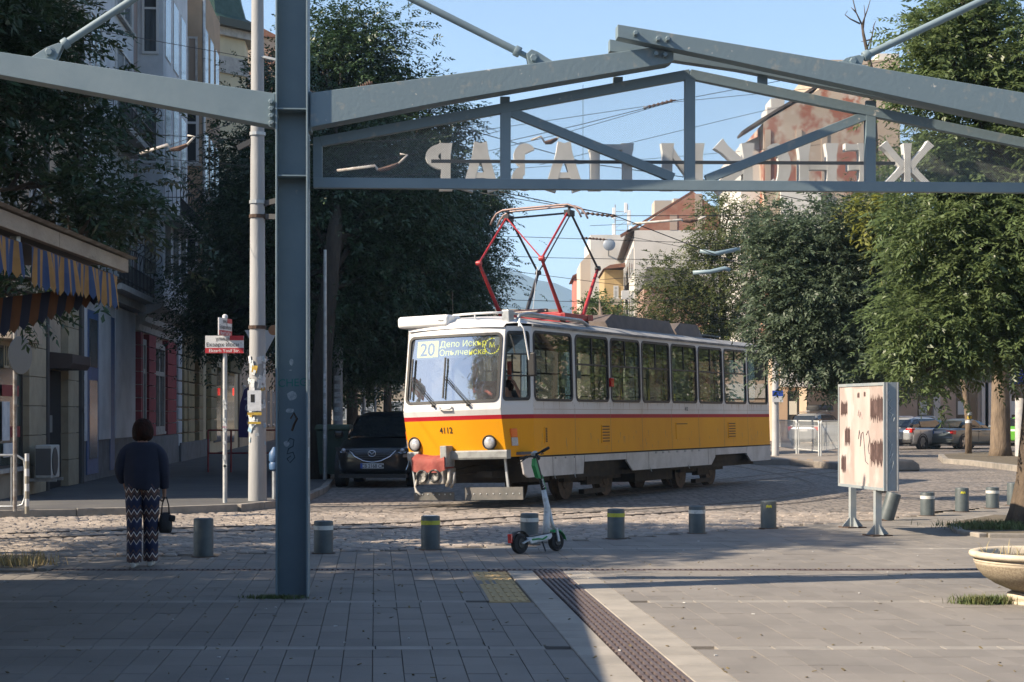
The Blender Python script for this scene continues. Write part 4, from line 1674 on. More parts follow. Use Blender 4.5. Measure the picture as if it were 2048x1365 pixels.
def win(par, a, b, z0, z1, x=0.0, axis='y', fr=None, pn=None, mull=1, trans=True, sill=True, fw=.07, out=.05):
    """window on a plane x=const running along y (axis 'y'), or on y=const running along x (axis 'x', facing -y)"""
    fr = fr or frame_w
    pn = pn or pane_d

    def B(m, u0, u1, v0, v1, w0, w1):
        if axis == 'y':
            m.bx(x + w0, x + w1, u0, u1, v0, v1)
        else:
            m.bx(u0, u1, x - w1, x - w0, v0, v1)
    m = MB()
    B(m, a, a + fw, z0, z1, 0, out)
    B(m, b - fw, b, z0, z1, 0, out)
    B(m, a + fw, b - fw, z0, z0 + fw, 0, out)
    B(m, a + fw, b - fw, z1 - fw, z1, 0, out)
    for k in range(mull):
        c = a + (b - a) * (k + 1) / (mull + 1)
        B(m, c - fw * .4, c + fw * .4, z0 + fw, z1 - fw, 0, out - .008)
    if trans:
        c = z0 + (z1 - z0) * .66
        B(m, a + fw, b - fw, c - fw * .4, c + fw * .4, 0, out - .012)
    w = m.build('window', fr, par)
    m = MB()
    B(m, a + fw * .6, b - fw * .6, z0 + fw * .6, z1 - fw * .6, .002, .018)
    m.build('pane', pn, w)
    if sill:
        m = MB()
        B(m, a - .08, b + .08, z0 - .08, z0 - .002, 0, .12)
        m.build('sill', trim_w, w)
    return w


def railing(par, y0, y1, z, x=0.0, out=.6, h=.95, name='balcony'):
    """balcony slab with scrolled iron railing"""
    bal = MB().bx(x, x + out + .05, y0, y1, z - .14, z).build(name, trim_w, par)
    m = MB()
    for zz in (z + .12, z + h * .55, z + h):
        m.bar((x + out, y0, zz), (x + out, y1, zz), .025, .02)
        m.bar((x, y0 + .01, zz), (x + out, y0 + .01, zz), .025, .02)
    k = int((y1 - y0) / .13)
    for i in range(k + 1):
        yy = y0 + (y1 - y0) * i / k
        m.bar((x + out, yy, z), (x + out, yy, z + h * .55), .014, .014, up=(0, 1, 0))
    k = int((y1 - y0) / .62)
    for i in range(k + 1):
        yy = y0 + (y1 - y0) * i / k
        m.bar((x + out, yy, z), (x + out, yy, z + h * 1.02), .02, .02, up=(0, 1, 0))
        P = [(x + out + .02 + .17 * sin(t) * (1 - t / 7.5) + .05, yy, z + h + .14 - .17 * cos(t) * (1 - t / 7.5)) for t in [j * .55 for j in range(10)]]
        m.tube([(x + out, yy, z + h * .7)] + P, .014, 5)
    for i in range(5):
        xx = x + out * i / 4
        m.bar((xx, y0 + .01, z), (xx, y0 + .01, z + h), .014, .014, up=(1, 0, 0))
    m.build('railing', iron, bal)
    return bal


def cornice(par, y0, y1, z, x=0.0, h=.25, out=.18, m_=None, name='cornice'):
    MB().prism([(0, 0), (out * .4, 0), (out * .5, h * .4), (out, h * .6), (out, h), (0, h)], lambda u, v, d: (x + u, d, z + v), y0, y1).build(name, m_ or trim_w, par)


# B1 beige corner building with shop
Y0 = 30.6
b = bld('corner_building', 'beige stone-faced corner building with shop window behind the left street tree', Y0, H=10, L=38.6 - Y0, wall=b_beige, z=.12)
win(b, .1, 2.3, .55, 2.75, fr=frame_d, pn=mat('shop_pane', (.10, .13, .12), .15, spec=.6, c2=(.03, .04, .04), scale=1.5), mull=0, trans=False, fw=.05)
text_mesh('ШИК', .55, mat('gold_sign', (.32, .27, .18), .5), frame_m((.07, 1.2, 2.35), (0, 1, 0), (0, 0, 1)), 'sign_lettering', b, .008)
m = MB()
for z0, z1, y0, y1 in ((1.05, 1.75, .5, 1.1), (.75, 1.0, .6, 1.5)):
    m.bx(.056, .066, y0, y1, z0, z1)
m.build('window_poster', mat('poster_white', (.62, .64, .66), .7, c2=(.4, .45, .5), scale=3), b)
MB().bx(.056, .062, .5, 1.9, 1.85, 2.05).bx(.056, .062, .7, 2.0, 1.1, 1.3).build('window_sticker', mat('sticker_red', (.25, .04, .035), .6), b)
MB().bx(0, .35, -.1, 2.6, 2.85, 3.75).build('shop_fascia', mat('fascia_beige', (.42, .34, .26), .85, c2=(.36, .29, .22), scale=1.5), b)
stone_b = mat('stone_facing', (.36, .31, .22), .9, c2=(.29, .25, .18), scale=2.5, rnd=.08, bump=.25, bscale=30)
for (y0, y1) in ((FY(42) - Y0, FY(76) - Y0), (FY(122) - Y0, FY(143) - Y0)):
    for k in range(7):
        MB().bx(.0, .16, y0, y1, k * .56 + .004, (k + 1) * .56 - .006).build('facing_stone', stone_b, b, bevel=.008)
yd0, yd1 = FY(84) - Y0, FY(119) - Y0
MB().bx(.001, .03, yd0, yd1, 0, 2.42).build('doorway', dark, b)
MB().bx(.03, .034, yd0 + .2, yd0 + .9, 1.15, 1.5).build('notice_board', mat('notice_grey', (.2, .21, .2), .7), b)
MB().prism([(0, 0), (.55, 0), (.62, .1), (.62, .28), (0, .34)], lambda u, v, d: (u, d, 2.44 + v), yd0 - .1, yd1 + .15).build('door_canopy', mat('canopy_brown', (.06, .045, .04), .7), b)
MB().tube([(.12, yd0 - .12, .0), (.12, yd0 - .12, 9.8)], .06, 8).build('drainpipe', mat('pipe_dark', (.06, .06, .06), .6), b)
MB().tube([(.14, 38.45 - Y0, .0), (.14, 38.45 - Y0, 9.8)], .09, 8).build('drainpipe', MATS['pipe_dark'], b)
m = MB()
for k in range(14):
    m.box((.235, 38.45 - Y0 + rng.uniform(-.06, .06), 1.0 + k * .12), (.006, rng.uniform(.05, .12), rng.uniform(.06, .14)))
m.build('flyer', sticker_m, b)
for k in range(2):
    for i in range(3):
        win(b, .6 + i * 2.5, 1.9 + i * 2.5, 4.6 + 3 * k, 6.6 + 3 * k, pn=pane_c)
cornice(b, -.1, 38.6 - Y0, 9.8, h=.35, out=.4)
ac = thing('air_conditioner', 'white outdoor air conditioner unit mounted low beside the dark doorway', 'air conditioner', (FX(33.1) + .2, 33.1, .44), FAZ)
MB().bx(.12, .42, -.40, .40, 0, .62).build('casing', mat('ac_white', (.5, .52, .5), .5, c2=(.4, .41, .4), scale=6), ac, bevel=.02)
MB().bx(.13, .41, -.41, -.401, .06, .56).build('side_panel', mat('ac_side', (.1, .1, .1), .6), ac)
MB().lathe([(.26, 0), (.27, .012), (.25, .02), (.05, .018), (.001, .02)], 24, (.42, -.1, .31), Matrix.Rotation(RAD(90), 3, 'Y'), caps=False).build('fan_grille', mat('grille_dark', (.06, .06, .06), .6), ac)
for y in (-.33, .33):
    MB().bx(-.1, .5, y - .02, y + .02, -.06, -.002).build('bracket', galv, ac)

# B2 white building
Y0 = 38.75
L2 = 47.3 - Y0
b = bld('white_building', 'bluish white building with iron balconies left of the concrete tram pole', Y0, H=14, L=L2, wall=b_white, z=.12)
MB().bx(.0, .08, .1, L2, 0, .92).build('plinth', b_grey, b)
for (p0, p1) in ((157, 164), (188, 212), (222, 262)):
    MB().bx(0, .12, FY(p0) - Y0, FY(p1) - Y0, .92, 4.2).build('pilaster', b_white, b)
ya, yb_ = FY(164.5) - Y0, FY(187.5) - Y0
MB().bx(.09, .11, ya, yb_, .15, 3.9).build('door', frame_b, b)
MB().bx(.11, .125, ya + .25, yb_ - .2, .5, 2.3).bx(.11, .125, ya + .25, yb_ - .2, 2.6, 3.7).build('door_glass', pane_c, b)
ya, yb_ = FY(212.5) - Y0, FY(221.5) - Y0
MB().bx(.085, .10, ya, yb_, .15, 3.9).build('door', frame_b, b)
MB().bx(.0, .35, -.05, L2, 4.25, 4.45).build('string_course', trim_w, b)
for z in (5.0, 8.6, 11.7):
    for (p0, p1) in ((176, 204), (228, 264)):
        win(b, FY(p0) - Y0 + .15, FY(p1) - Y0 - .15, z, z + 2.3, pn=pane_c, mull=1)
railing(b, 41.0 - Y0, 46.9 - Y0, 8.5, h=.95)
railing(b, 41.0 - Y0, 46.9 - Y0, 4.6, h=.95)
cornice(b, 0, L2, 13.7, h=.3, out=.4)
# B2b building with red pilasters and a projecting bay
Y0 = 47.35
L3 = 55.8 - Y0
b = bld('bay_building', 'pale building with projecting white bay above red ground floor pilasters', Y0, H=14.3, L=L3, wall=b_pink, z=.12)
MB().bx(.0, .7, .65, 6.3, 4.75, 14.3).build('bay', b_white, b)
MB().prism([(0, 0), (.7, .35), (.7, .6), (0, .6)], lambda u, v, d: (u, d, 4.14 + v), .7, 6.2).build('bay_bracket', trim_w, b)
for z in (5.3, 8.4, 11.4):
    win(b, .12, .58, z, z + 1.9, x=.65, axis='x', pn=pane_d, mull=0, sill=False)
    for i in range(3):
        win(b, 1.0 + i * 1.8, 2.2 + i * 1.8, z, z + 2.0, x=.7, fr=trim_w, pn=pane_c, mull=0, trans=False, out=.012, sill=False)
railing(b, .8, 6.1, 7.0, x=.7, out=.45, h=.9)
for (p0, p1) in ((270, 274), (287, 301), (325, 343)):
    y0, y1 = FY(p0) - Y0, min(FY(p1) - Y0, L3)
    for k in range(8):
        MB().bx(0, .16, y0, y1, .9 + k * .36, .9 + k * .36 + .335).build('pilaster_block', b_red, b)
MB().bx(0, .18, 0, L3, 0, .88).build('plinth', b_grey, b)
for (p0, p1) in ((275, 286), (302, 324)):
    win(b, FY(p0) - Y0, FY(p1) - Y0, 1.0, 3.6, fr=trim_w, pn=pane_c, mull=1, fw=.16, out=.1)
cornice(b, 0, L3, 3.8, h=.4, out=.3)
win(b, FY(276) - Y0, FY(287) - Y0, 4.6, 6.4, fr=trim_w, mull=0)
# B3 tan building
Y0 = 55.85
L4 = 64.6 - Y0
b = bld('tan_building', 'tan plastered building with peeling wall and rusticated ground floor', Y0, H=15.5, L=L4, wall=b_tan, z=.12)
MB().bx(0, .85, .6, 6.4, 4.9, 15.4).build('bay', b_tan, b)
cornice(b, .4, 6.6, 4.45, h=.5, out=.95)
MB().tube([(.9, .62, 4.9), (.9, .62, 15)], .05, 6).build('drainpipe', galv, b)
win(b, .08, .74, 9.6, 11.6, x=.6, axis='x', pn=pane_d, mull=0, fw=.09)
win(b, .1, .7, 12.2, 13.7, x=.6, axis='x', fr=trim_w, pn=mat('boarded', (.25, .2, .16), .9), mull=1, trans=False)
win(b, .1, .7, 6.2, 8.0, x=.6, axis='x', pn=pane_d, mull=0)
for z in (5.6, 8.8, 12.2):
    for i in range(3):
        win(b, 1.1 + i * 1.8, 2.3 + i * 1.8, z, z + 2, x=.85, fr=b_tan, pn=pane_c, mull=0, trans=False, out=.012, sill=False)
for p0, p1 in ((345, 352), (357, 363), (366, 378), (388, 396)):
    for k in range(9):
        MB().bx(0, .2, FY(p0) - Y0, min(FY(p1) - Y0, L4), .5 + k * .42, .5 + k * .42 + .385).build('rustic_block', b_yel if p0 > 355 else b_white, b, bevel=.03)
for p0, p1 in ((352, 357), (379, 387)):
    MB().bx(.01, .03, FY(p0) - Y0, FY(p1) - Y0, .8, 4.0).build('window', pane_d, b)
MB().bx(0, .25, 0, L4, 0, .6).build('plinth', b_grey, b)
railing(b, 1.0, 6.2, 8.6, x=.85, out=.5, h=.9)
# B4 cream turret building
Y0 = 64.65
L5 = 79 - Y0
b = bld('turret_building', 'cream corner turret building with dark green dome and ornamental cornice', Y0, H=14.4, L=L5, wall=b_cream, z=.12)
tx_, ty_, tr_ = -.45, 3.4, 1.75
k8 = [(tx_ + tr_ * 1.08 * cos(RAD(22.5 + 45 * i)), ty_ + tr_ * 1.08 * sin(RAD(22.5 + 45 * i))) for i in range(8)]
MB().prism(k8, lambda u, v, d: (u, v, d), 4.7, 16.2).build('turret', b_cream, b)


def oct_ring(r, z0, z1, m_, nm):
    MB().prism([(tx_ + r * cos(RAD(22.5 + 45 * i)), ty_ + r * sin(RAD(22.5 + 45 * i))) for i in range(8)], lambda u, v, d: (u, v, d), z0, z1).build(nm, m_, b)


oct_ring(2.0, 14.5, 14.75, trim_w, 'frieze')
oct_ring(1.95, 14.75, 15.15, trim_w, 'frieze')
oct_ring(2.15, 15.9, 16.2, trim_w, 'cornice')
oct_ring(2.45, 16.2, 16.5, mat('cornice_dark', (.06, .07, .06), .7), 'cornice')
MB().lathe([(2.3, 16.5), (1.9, 16.75), (1.65, 17.6), (1.45, 18.6), (1.0, 19.5), (.3, 20.1), (.05, 21)], 8, (tx_, ty_, 0), Matrix.Rotation(RAD(22.5), 3, 'Z')).build('dome', slate, b)
win(b, tx_ - .55, tx_ + .55, 11.2, 13.9, x=ty_ - tr_ - .0, axis='x', pn=pane_c, mull=0, fw=.1)
win(b, tx_ - .55, tx_ + .55, 6.5, 8.8, x=ty_ - tr_ - .0, axis='x', pn=pane_c, mull=0, fw=.1)
for z in (5.6, 8.8, 11.6):
    for i in range(3):
        win(b, 6 + i * 2.6, 7.3 + i * 2.6, z, z + 1.9, pn=pane_c)
railing(b, .4, 2.0, 9.0, x=.0, out=.5, h=1.2)
for k in range(9):
    MB().bx(0, .2, 1.0, 3.0, .5 + k * .42, .5 + k * .42 + .385).build('rustic_block', b_yel, b, bevel=.03)
MB().bx(.01, .03, 3.6, 6.4, .4, 3.4).build('shop_window', pane_d, b)
MB().bx(.01, .03, 8.0, 12.4, .3, 3.2).build('shop_window', pane_d, b)
MB().bx(.0, .3, 7.6, 13.0, 3.3, 3.9).build('shop_fascia', mat('fascia_olive', (.10, .095, .02), .7), b)
MB().bx(.32, .34, 8.4, 8.7, 2.3, 2.6).build('lit_sign', mat('lit_red', (.9, .03, .02), .5, emit=1.2), b)
# B5 brick party wall further down the street
brick_m = mat('old_brick', (.28, .12, .08), .9, c2=(.42, .33, .25), scale=.45, thr=(.42, .55), c3=(.36, .27, .2), scale3=2.5, thr3=(.5, .7), bump=.5, bscale=18)
Y0 = 104
b = bld('brick_party_wall_building', 'tall building with bare brick party wall behind the green dome', Y0, H=24, L=26, depth=8, wall=brick_m)
MB().prism([(-8.3, 24), (.3, 24), (-4, 26.2)], lambda u, v, d: (u, d, v), -.2, 18).build('roof', tile_r, b)
for z in (5, 8.5, 12, 15.5):
    for i in range(4):
        win(b, 1.5 + i * 4, 3 + i * 4, z, z + 2, pn=pane_c)
Y0 = 80
b = bld('far_street_building', 'plain beige building beyond the green domed turret', Y0, H=12.5, L=23.5, wall=b_beige)
for z in (1, 4.5, 8, 11.5):
    for i in range(6):
        win(b, 1.5 + i * 4, 3 + i * 4, z, z + 2, pn=pane_c)
b = thing('street_end_building', 'pale sunlit building closing the far end of the street', 'building', (-9, 190, 0))
MB().bx(-12, 14, 0, 10, 0, 13).build('wall', b_beige, b)
for z in (1, 4.5, 8):
    for i in range(8):
        win(b, -10.5 + i * 3, -9 + i * 3, z, z + 2, x=0, axis='x', pn=pane_c)

# ================================================================== KIOSK WITH AWNING
ks = thing('market_kiosk', 'market kiosk roof edge with blue and yellow striped scalloped awning', 'kiosk', (-3.55, 16.2, 0))
wood = mat('fascia_board', (.40, .31, .23), .85, c2=(.29, .22, .165), scale=5, c3=(.12, .09, .07), scale3=9, thr3=(.62, .75), bump=.3, bscale=40, stretch=(1, .3, 1))
MB().bx(-6.2, -1.30, -14.5, -.1, 0, 2.9).build('wall', b_beige, ks)
MB().bx(-6.6, -.06, -14.8, -.05, 3.02, 3.10).build('roof', mat('roof_felt', (.12, .10, .09), .95), ks)
for k in range(6):
    y1 = -2.47 * k
    MB().bx(-.06, .0, y1 - 2.46, y1, 2.955, 3.075).build('fascia_board', wood, ks, bevel=.004)
MB().prism([(.02, 3.085), (.06, 3.10), (-.3, 3.16), (-.3, 3.13)], lambda u, v, d: (u, d, v), -14.8, .12).build('roof_edge', mat('roof_edge', (.22, .17, .13), .9, c2=(.4, .33, .27), scale=6), ks)
for (y0, y1) in ((-14.6, -3.3), (-3.1, -.15)):
    pass
aw_b, aw_y = mat('awning_blue', (.035, .065, .15), .9, c2=(.03, .05, .12), scale=5), mat('awning_yellow', (.36, .185, .055), .9, c2=(.26, .135, .045), scale=5)
for (y0, y1, drop) in ((-7.6, -3.42, .30), (-3.12, -.28, .31)):
    m = MB()
    n = int((y1 - y0) / .078)
    for i in range(n):
        a, c = y0 + (y1 - y0) * i / n, y0 + (y1 - y0) * (i + 1) / n
        m.cur = i % 2
        rows = 5
        vs = []
        for yy, edge in ((a, 0), ((a + c) / 2, 1), (c, 0)):
            wv = .02 * sin(yy * 9) + .012 * sin(yy * 23)
            prof = [(-.28, 2.98), (-.10, 2.93), (-.035 + wv * .4, 2.90), (-.03 + wv, 2.78), (-.025 + wv * 1.5, 2.955 - drop - (.045 if edge else .0) + .02 * sin(yy * 3.1))]
            vs.append([(u, yy, v) for u, v in prof])
        for q in range(2):
            for r_ in range(4):
                m.quad(vs[q][r_], vs[q + 1][r_], vs[q + 1][r_ + 1], vs[q][r_ + 1])
    m.build('awning', [aw_b, aw_y], ks, smooth='all')
    P = [(-.02 + .03 * sin(yy * 9), yy, 2.955 - drop - .022) for yy in [y0 + (y1 - y0) * i / 30 for i in range(31)]]
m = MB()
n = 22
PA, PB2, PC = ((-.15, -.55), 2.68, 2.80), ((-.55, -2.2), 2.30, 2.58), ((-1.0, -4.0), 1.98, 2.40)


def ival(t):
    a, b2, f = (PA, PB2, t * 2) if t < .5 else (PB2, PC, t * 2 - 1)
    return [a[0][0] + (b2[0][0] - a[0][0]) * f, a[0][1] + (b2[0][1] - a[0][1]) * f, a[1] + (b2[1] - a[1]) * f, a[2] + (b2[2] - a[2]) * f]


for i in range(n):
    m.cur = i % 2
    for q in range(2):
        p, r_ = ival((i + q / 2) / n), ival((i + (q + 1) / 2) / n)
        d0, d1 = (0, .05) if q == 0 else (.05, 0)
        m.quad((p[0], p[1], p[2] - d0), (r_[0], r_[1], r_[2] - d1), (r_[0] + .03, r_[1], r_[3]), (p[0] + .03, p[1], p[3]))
m.build('inner_valance', [mat('valance_blue_shaded', (.012, .015, .035), .95), mat('valance_yellow_shaded', (.13, .048, .016), .95, c2=(.09, .035, .014), scale=6)], ks)  # awning stripes in darker copies; the shade under the kiosk is painted in
MB().tube([(-.12, -3.27, 2.86), (-.12, -3.27, 2.96)], .04, 8).bar((-.9, -3.27, 2.75), (-.1, -3.27, 2.9), .03, .03).build('awning_arm', galv, ks)

# ================================================================== STREET FURNITURE ON THE LEFT
conc = mat('pole_concrete', (.34, .345, .35), .75, c2=(.25, .255, .26), scale=1.6, thr=(.4, .65), bump=.2, bscale=30, c3=(.20, .13, .09), scale3=2.6, thr3=(.69, .8), stretch=(1, 1, .22))
P = gr(515, 1002, .12)
po = thing('tram_pole', 'tall pale concrete tram pole plastered with flyers beside the street sign', 'pole', P)
MB().lathe([(.165, 0), (.155, 1.0), (.14, 3.2), (.105, 9.2)], 10).build('pole_shaft', conc, po, smooth=True)
for z, r in ((5.25, .135), (5.0, .137), (6.45, .13), (3.05, .145)):
    MB().lathe([(r, -.03), (r + .012, -.03), (r + .012, .03), (r, .03)], 12, (0, 0, z), caps=False).build('clamp', rust if z < 5.1 else galv, po)
for a, b2 in (((.1, 0, 5.22), (.5, -.1, 5.30)), ((.1, 0, 5.0), (.45, -.1, 4.98)), ((.05, 0, 6.4), (-.35, 0, 6.2))):
    MB().bar(a, b2, .075, .09).build('cable_fitting', mat('fitting_dark', (.05, .05, .05), .6), po)
MB().tube([(.08, -.1, 8.9), (.5, -.2, 9.2)], .04, 8).tube([(.08, -.05, 7.8), (.45, -.15, 7.7)], .03, 8).build('bracket_arm', galv, po)
MB().lathe([(.001, 0), (.09, .01), (.09, .03), (.001, .04)], 16, (.28, .02, 3.0), Matrix.Rotation(RAD(90), 3, 'X')).build('reflector', mat('dull_orange', (.22, .11, .05), .6), po)
r2 = random.Random(5)
cols = [mat('flyer_white', (.60, .62, .66), .85, c2=(.45, .47, .5), scale=9), mat('flyer_yellow', (.5, .36, .05), .85, c2=(.35, .2, .05), scale=12), mat('flyer_blue', (.2, .32, .45), .85, c2=(.5, .52, .5), scale=12), sticker_m]
for k in range(46):
    a = RAD(r2.uniform(195, 345))
    z = r2.choice([r2.uniform(1.2, 2.35), r2.uniform(1.0, 1.7), r2.uniform(1.9, 2.5)])
    r = .158 + .004 * r2.random()
    w, h = r2.uniform(.04, .11), r2.uniform(.05, .14)
    c = Vector((r * cos(a), r * sin(a), z))
    MB().box(c, (w, .003, h), Matrix.Rotation(a + RAD(90) + r2.uniform(-.1, .1), 3, 'Z') @ Matrix.Rotation(r2.uniform(-.4, .4), 3, 'Y')).build('flyer', cols[r2.choice([0, 3, 3, 3, 2, 1])], po)
MB().box((-.03, -.168, 1.76), (.24, .003, .36)).build('poster', cols[0], po)
MB().box((-.06, -.1705, 1.80), (.07, .002, .14)).build('poster_print', print_black, po)
MB().box((-.03, -.167, 1.53), (.25, .003, .05)).build('flyer', cols[1], po)
MB().box((-.03, -.165, 1.37), (.23, .003, .04)).build('flyer', cols[1], po)

P = gr(450, 1006, .12)
sp = thing('street_name_sign', 'red and white street name sign on a thin grey post', 'street sign', P)
MB().tube([(0, 0, 0), (0, 0, 2.72)], .038, 12).build('post', mat('post_grey', (.36, .38, .39), .55, c2=(.5, .5, .48), scale=9), sp, smooth=True)
sgm = mat('sign_white', (.60, .61, .62), .5)
sgr = mat('sign_red', (.42, .03, .04), .5)
for nm, loc, rz in (('name_plate', (0, -.05, 2.72), 0.0), ('name_plate', (0, 0, 3.02), RAD(80))):
    W = .66
    Rz = Matrix.Rotation(rz, 4, 'Z')
    T = Matrix.Translation(loc) @ Rz
    m = MB()
    m.cur = 0
    m.box((0, 0, 0), (W, .02, .30))
    m.cur = 1
    m.box((0, -.0115, -.105), (W, .003, .09))
    m.box((W * .32, -.0115, .11), (W * .36, .003, .08))
    m.v = [tuple(T @ Vector(v)) for v in m.v]
    pl_ = m.build(nm, [sgm, sgr], sp)
    for t, z, sz, mm in (('улица', .07, .085, print_black), ('Екзарх Йосиф', -.035, .093, print_black), ('Ekzarh Yosif Str.', -.133, .08, print_white)):
        text_mesh(t, sz, mm, T @ frame_m((-.03 if z > 0 else .0, -.0145, z), (1, 0, 0), (0, 0, 1)), 'sign_lettering', pl_, .0006)
MB().lathe([(.045, 0), (.045, .05), (.02, .07)], 12, (0, 0, 3.17)).build('post_cap', sgm, sp)
MB().box((0, -.042, 1.30), (.07, .003, .05)).build('sticker', cols[0], sp)
text_mesh('MO', .045, print_red if False else sgr, frame_m((0, -.0445, 1.285), (1, 0, 0), (0, 0, 1)), 'sticker_print', sp, .0005)
for k in range(9):
    MB().box((rng.uniform(-.01, .01), -.0395, rng.uniform(.6, 1.9)), (.05, .003, rng.uniform(.04, .1)), Matrix.Rotation(rng.uniform(-.3, .3), 3, 'Y')).build('sticker', sticker_m, sp)

c = at(522, 690, 34.4)
ys = thing('yield_sign', 'back of a grey triangular road sign behind the concrete tram pole', 'road sign', (c.x, c.y, .12))
Z = c.z - .12
MB().prism([(-.33, .29), (.33, .29), (.02, -.29), (-.02, -.29)], lambda u, v, d: (u, d, Z + v), .05, .07).build('plate', mat('sign_back_grey', (.30, .32, .34), .5), ys)
MB().tube([(0, .09, 0), (0, .09, Z + .3)], .035, 8).build('post', galv, ys)

# left edge: rail, striped post, round sign
o = thing('crowd_barrier', 'grey metal barrier rail at the left edge of the pavement', 'barrier', gr(0, 1020, .12))
m = MB()
m.tube([(-1.4, 0, .0), (-1.4, 0, .75), (-1.3, 0, .87), (.26, 0, .87), (.38, 0, .80), (.40, 0, .68), (.40, 0, .2), (.36, 0, .08), (.26, 0, .05), (-1.3, 0, .05)], .02, 8)
m.build('frame', galv, o, smooth='all')
m = MB()
for k in range(7):
    m.tube([(-1.2 + k * .23, 0, .05), (-1.2 + k * .23, 0, .87)], .011, 6)
o2 = m.build('bar', galv, o)
P = gr(54, 1028, .12)
o = thing('striped_post', 'short black and white striped post beside the left barrier', 'post', P)
m = MB()
for k in range(8):
    m.cur = k % 2
    m.lathe([(.034, k * .115), (.034, (k + 1) * .115)], 12, caps=(k == 7))
m.build('post', [mat('stripe_grey', (.22, .2, .16), .7), mat('stripe_white', (.5, .5, .5), .6)], o, smooth=True)
P = gr(30, 1023, .12)
o = thing('round_road_sign', 'back of a round road sign on a rusty post at the left edge', 'road sign', P)
MB().tube([(0, 0, 0), (0, 0, 2.9)], .032, 10).build('post', mat('post_rusty', (.14, .11, .09), .7, c2=(.3, .3, .29), scale=7), o)
MB().lathe([(.001, 0), (.29, .002), (.30, .012), (.29, .02), (.001, .02)], 28, (.06, .05, 2.45), Matrix.Rotation(RAD(68), 3, 'Z') @ Matrix.Rotation(RAD(90), 3, 'X')).build('plate', mat('sign_back_dark', (.13, .14, .14), .5), o, smooth=True)
o = thing('hydrant_post', 'small blue and grey hydrant post just left of the steel column', 'hydrant', gr(549, 998, .12))
MB().tube([(0, 0, 0), (0, 0, .5)], .045, 10).build('post', galv, o)
MB().lathe([(.05, .5), (.09, .53), (.10, .62), (.08, .66), (.10, .70), (.10, .82), (.06, .88), (.03, .93)], 14).build('head', mat('hydrant_blue', (.05, .11, .22), .5), o, smooth=True)
c = gr(500, 953, .12)
o = thing('advertising_flag', 'purple feather flag with white lettering outside a shop', 'flag', c)
Zs = [(.22, .95), (.22, 1.3), (.26, 1.8), (.36, 2.12), (.5, 2.22), (.62, 2.1), (.70, 1.7), (.74, 1.3), (.72, .95)]
MB().prism([(u - .5, v) for u, v in Zs], lambda u, v, d: (u, d, v), 0, .01).build('cloth', mat('flag_purple', (.055, .03, .11), .8), o)
MB().tube([(.22, .0, 0), (.2, 0, 1.8), (.05, 0, 2.7)], .014, 6).build('pole', galv, o)
text_mesh('voice', .46, mat('flag_print', (.3, .28, .36), .8), frame_m((-.10, -.004, 1.5), (.12, 0, -1), (1, 0, .12)), 'flag_lettering', o, .001)
c = gr(485, 945, .12)
o = thing('red_railing', 'low red metal railing outside the dark shop', 'railing', c)
m = MB()
for k in range(4):
    m.tube([(-.9 + k * .6, 0, 0), (-.9 + k * .6, 0, 1.1)], .025, 6)
for z in (.5, 1.1):
    m.tube([(-.9, 0, z), (.9, 0, z)], .022, 6)
m.build('rail', mat('rail_red', (.25, .025, .03), .5), o)
c = gr(668, 958, .12)
o = thing('waste_container', 'dark green wheeled waste container left of the black parked car', 'container', c)
MB().prism([(-.3, .12), (.3, .12), (.38, 1.15), (-.38, 1.15)], lambda u, v, d: (u, d, v), -.4, .4).build('bin', mat('bin_green', (.02, .05, .035), .6), o, bevel=.02)
MB().prism([(-.42, 1.15), (.42, 1.15), (.38, 1.28), (-.38, 1.28)], lambda u, v, d: (u, d, v), -.45, .45).build('lid', mat('lid_green', (.05, .09, .06), .5), o, bevel=.03)
for x in (-.24, .24):
    MB().lathe([(.1, -.03), (.1, .03)], 12, (x, -.3, .1), Matrix.Rotation(RAD(90), 3, 'Y')).build('wheel', black, o)
for i, (px, base, top, w, lab) in enumerate(((650, 962, 500, .05, 'thin grey lamp post with leaflets left of the waste container'), (676, 950, 560, .13, 'white-painted concrete pole behind the waste container'), (728, 935, 560, .06, 'thin post carrying a small grey box above the parked cars'), (751, 920, 640, .04, 'slender post with a little sign above the parked cars'))):
    P = gr(px, base, .1)
    o = thing('street_pole', lab, 'pole', P)
    h = (base - top) / F * P.y
    MB().lathe([(w, 0), (w * .8, h)], 10).build('shaft', conc if w > .1 else galv, o, smooth=True)
    if i == 2:
        MB().box((-.04, -.1, 2.2 + 1.2), (.3, .2, .75)).build('control_box', mat('box_grey', (.3, .32, .33), .6), o, bevel=.02)
    if i == 3:
        MB().box((0, -.06, 3.4), (.22, .02, .6)).build('plate', sgm, o)
    if i < 2:
        for k in range(8):
            MB().box((0, -w - .002, 1.0 + k * .2 + rng.random() * .1), (w * 1.2, .003, .12)).build('flyer', sticker_m, o)

# ================================================================== RIGHT SIDE AND BACKGROUND
conc_k = mat('island_concrete', (.27, .235, .20), .85, c2=(.19, .17, .15), scale=2.2, bump=.3, bscale=40)


def gxy(px, py):
    v = gr(px, py)
    return (v.x, v.y)


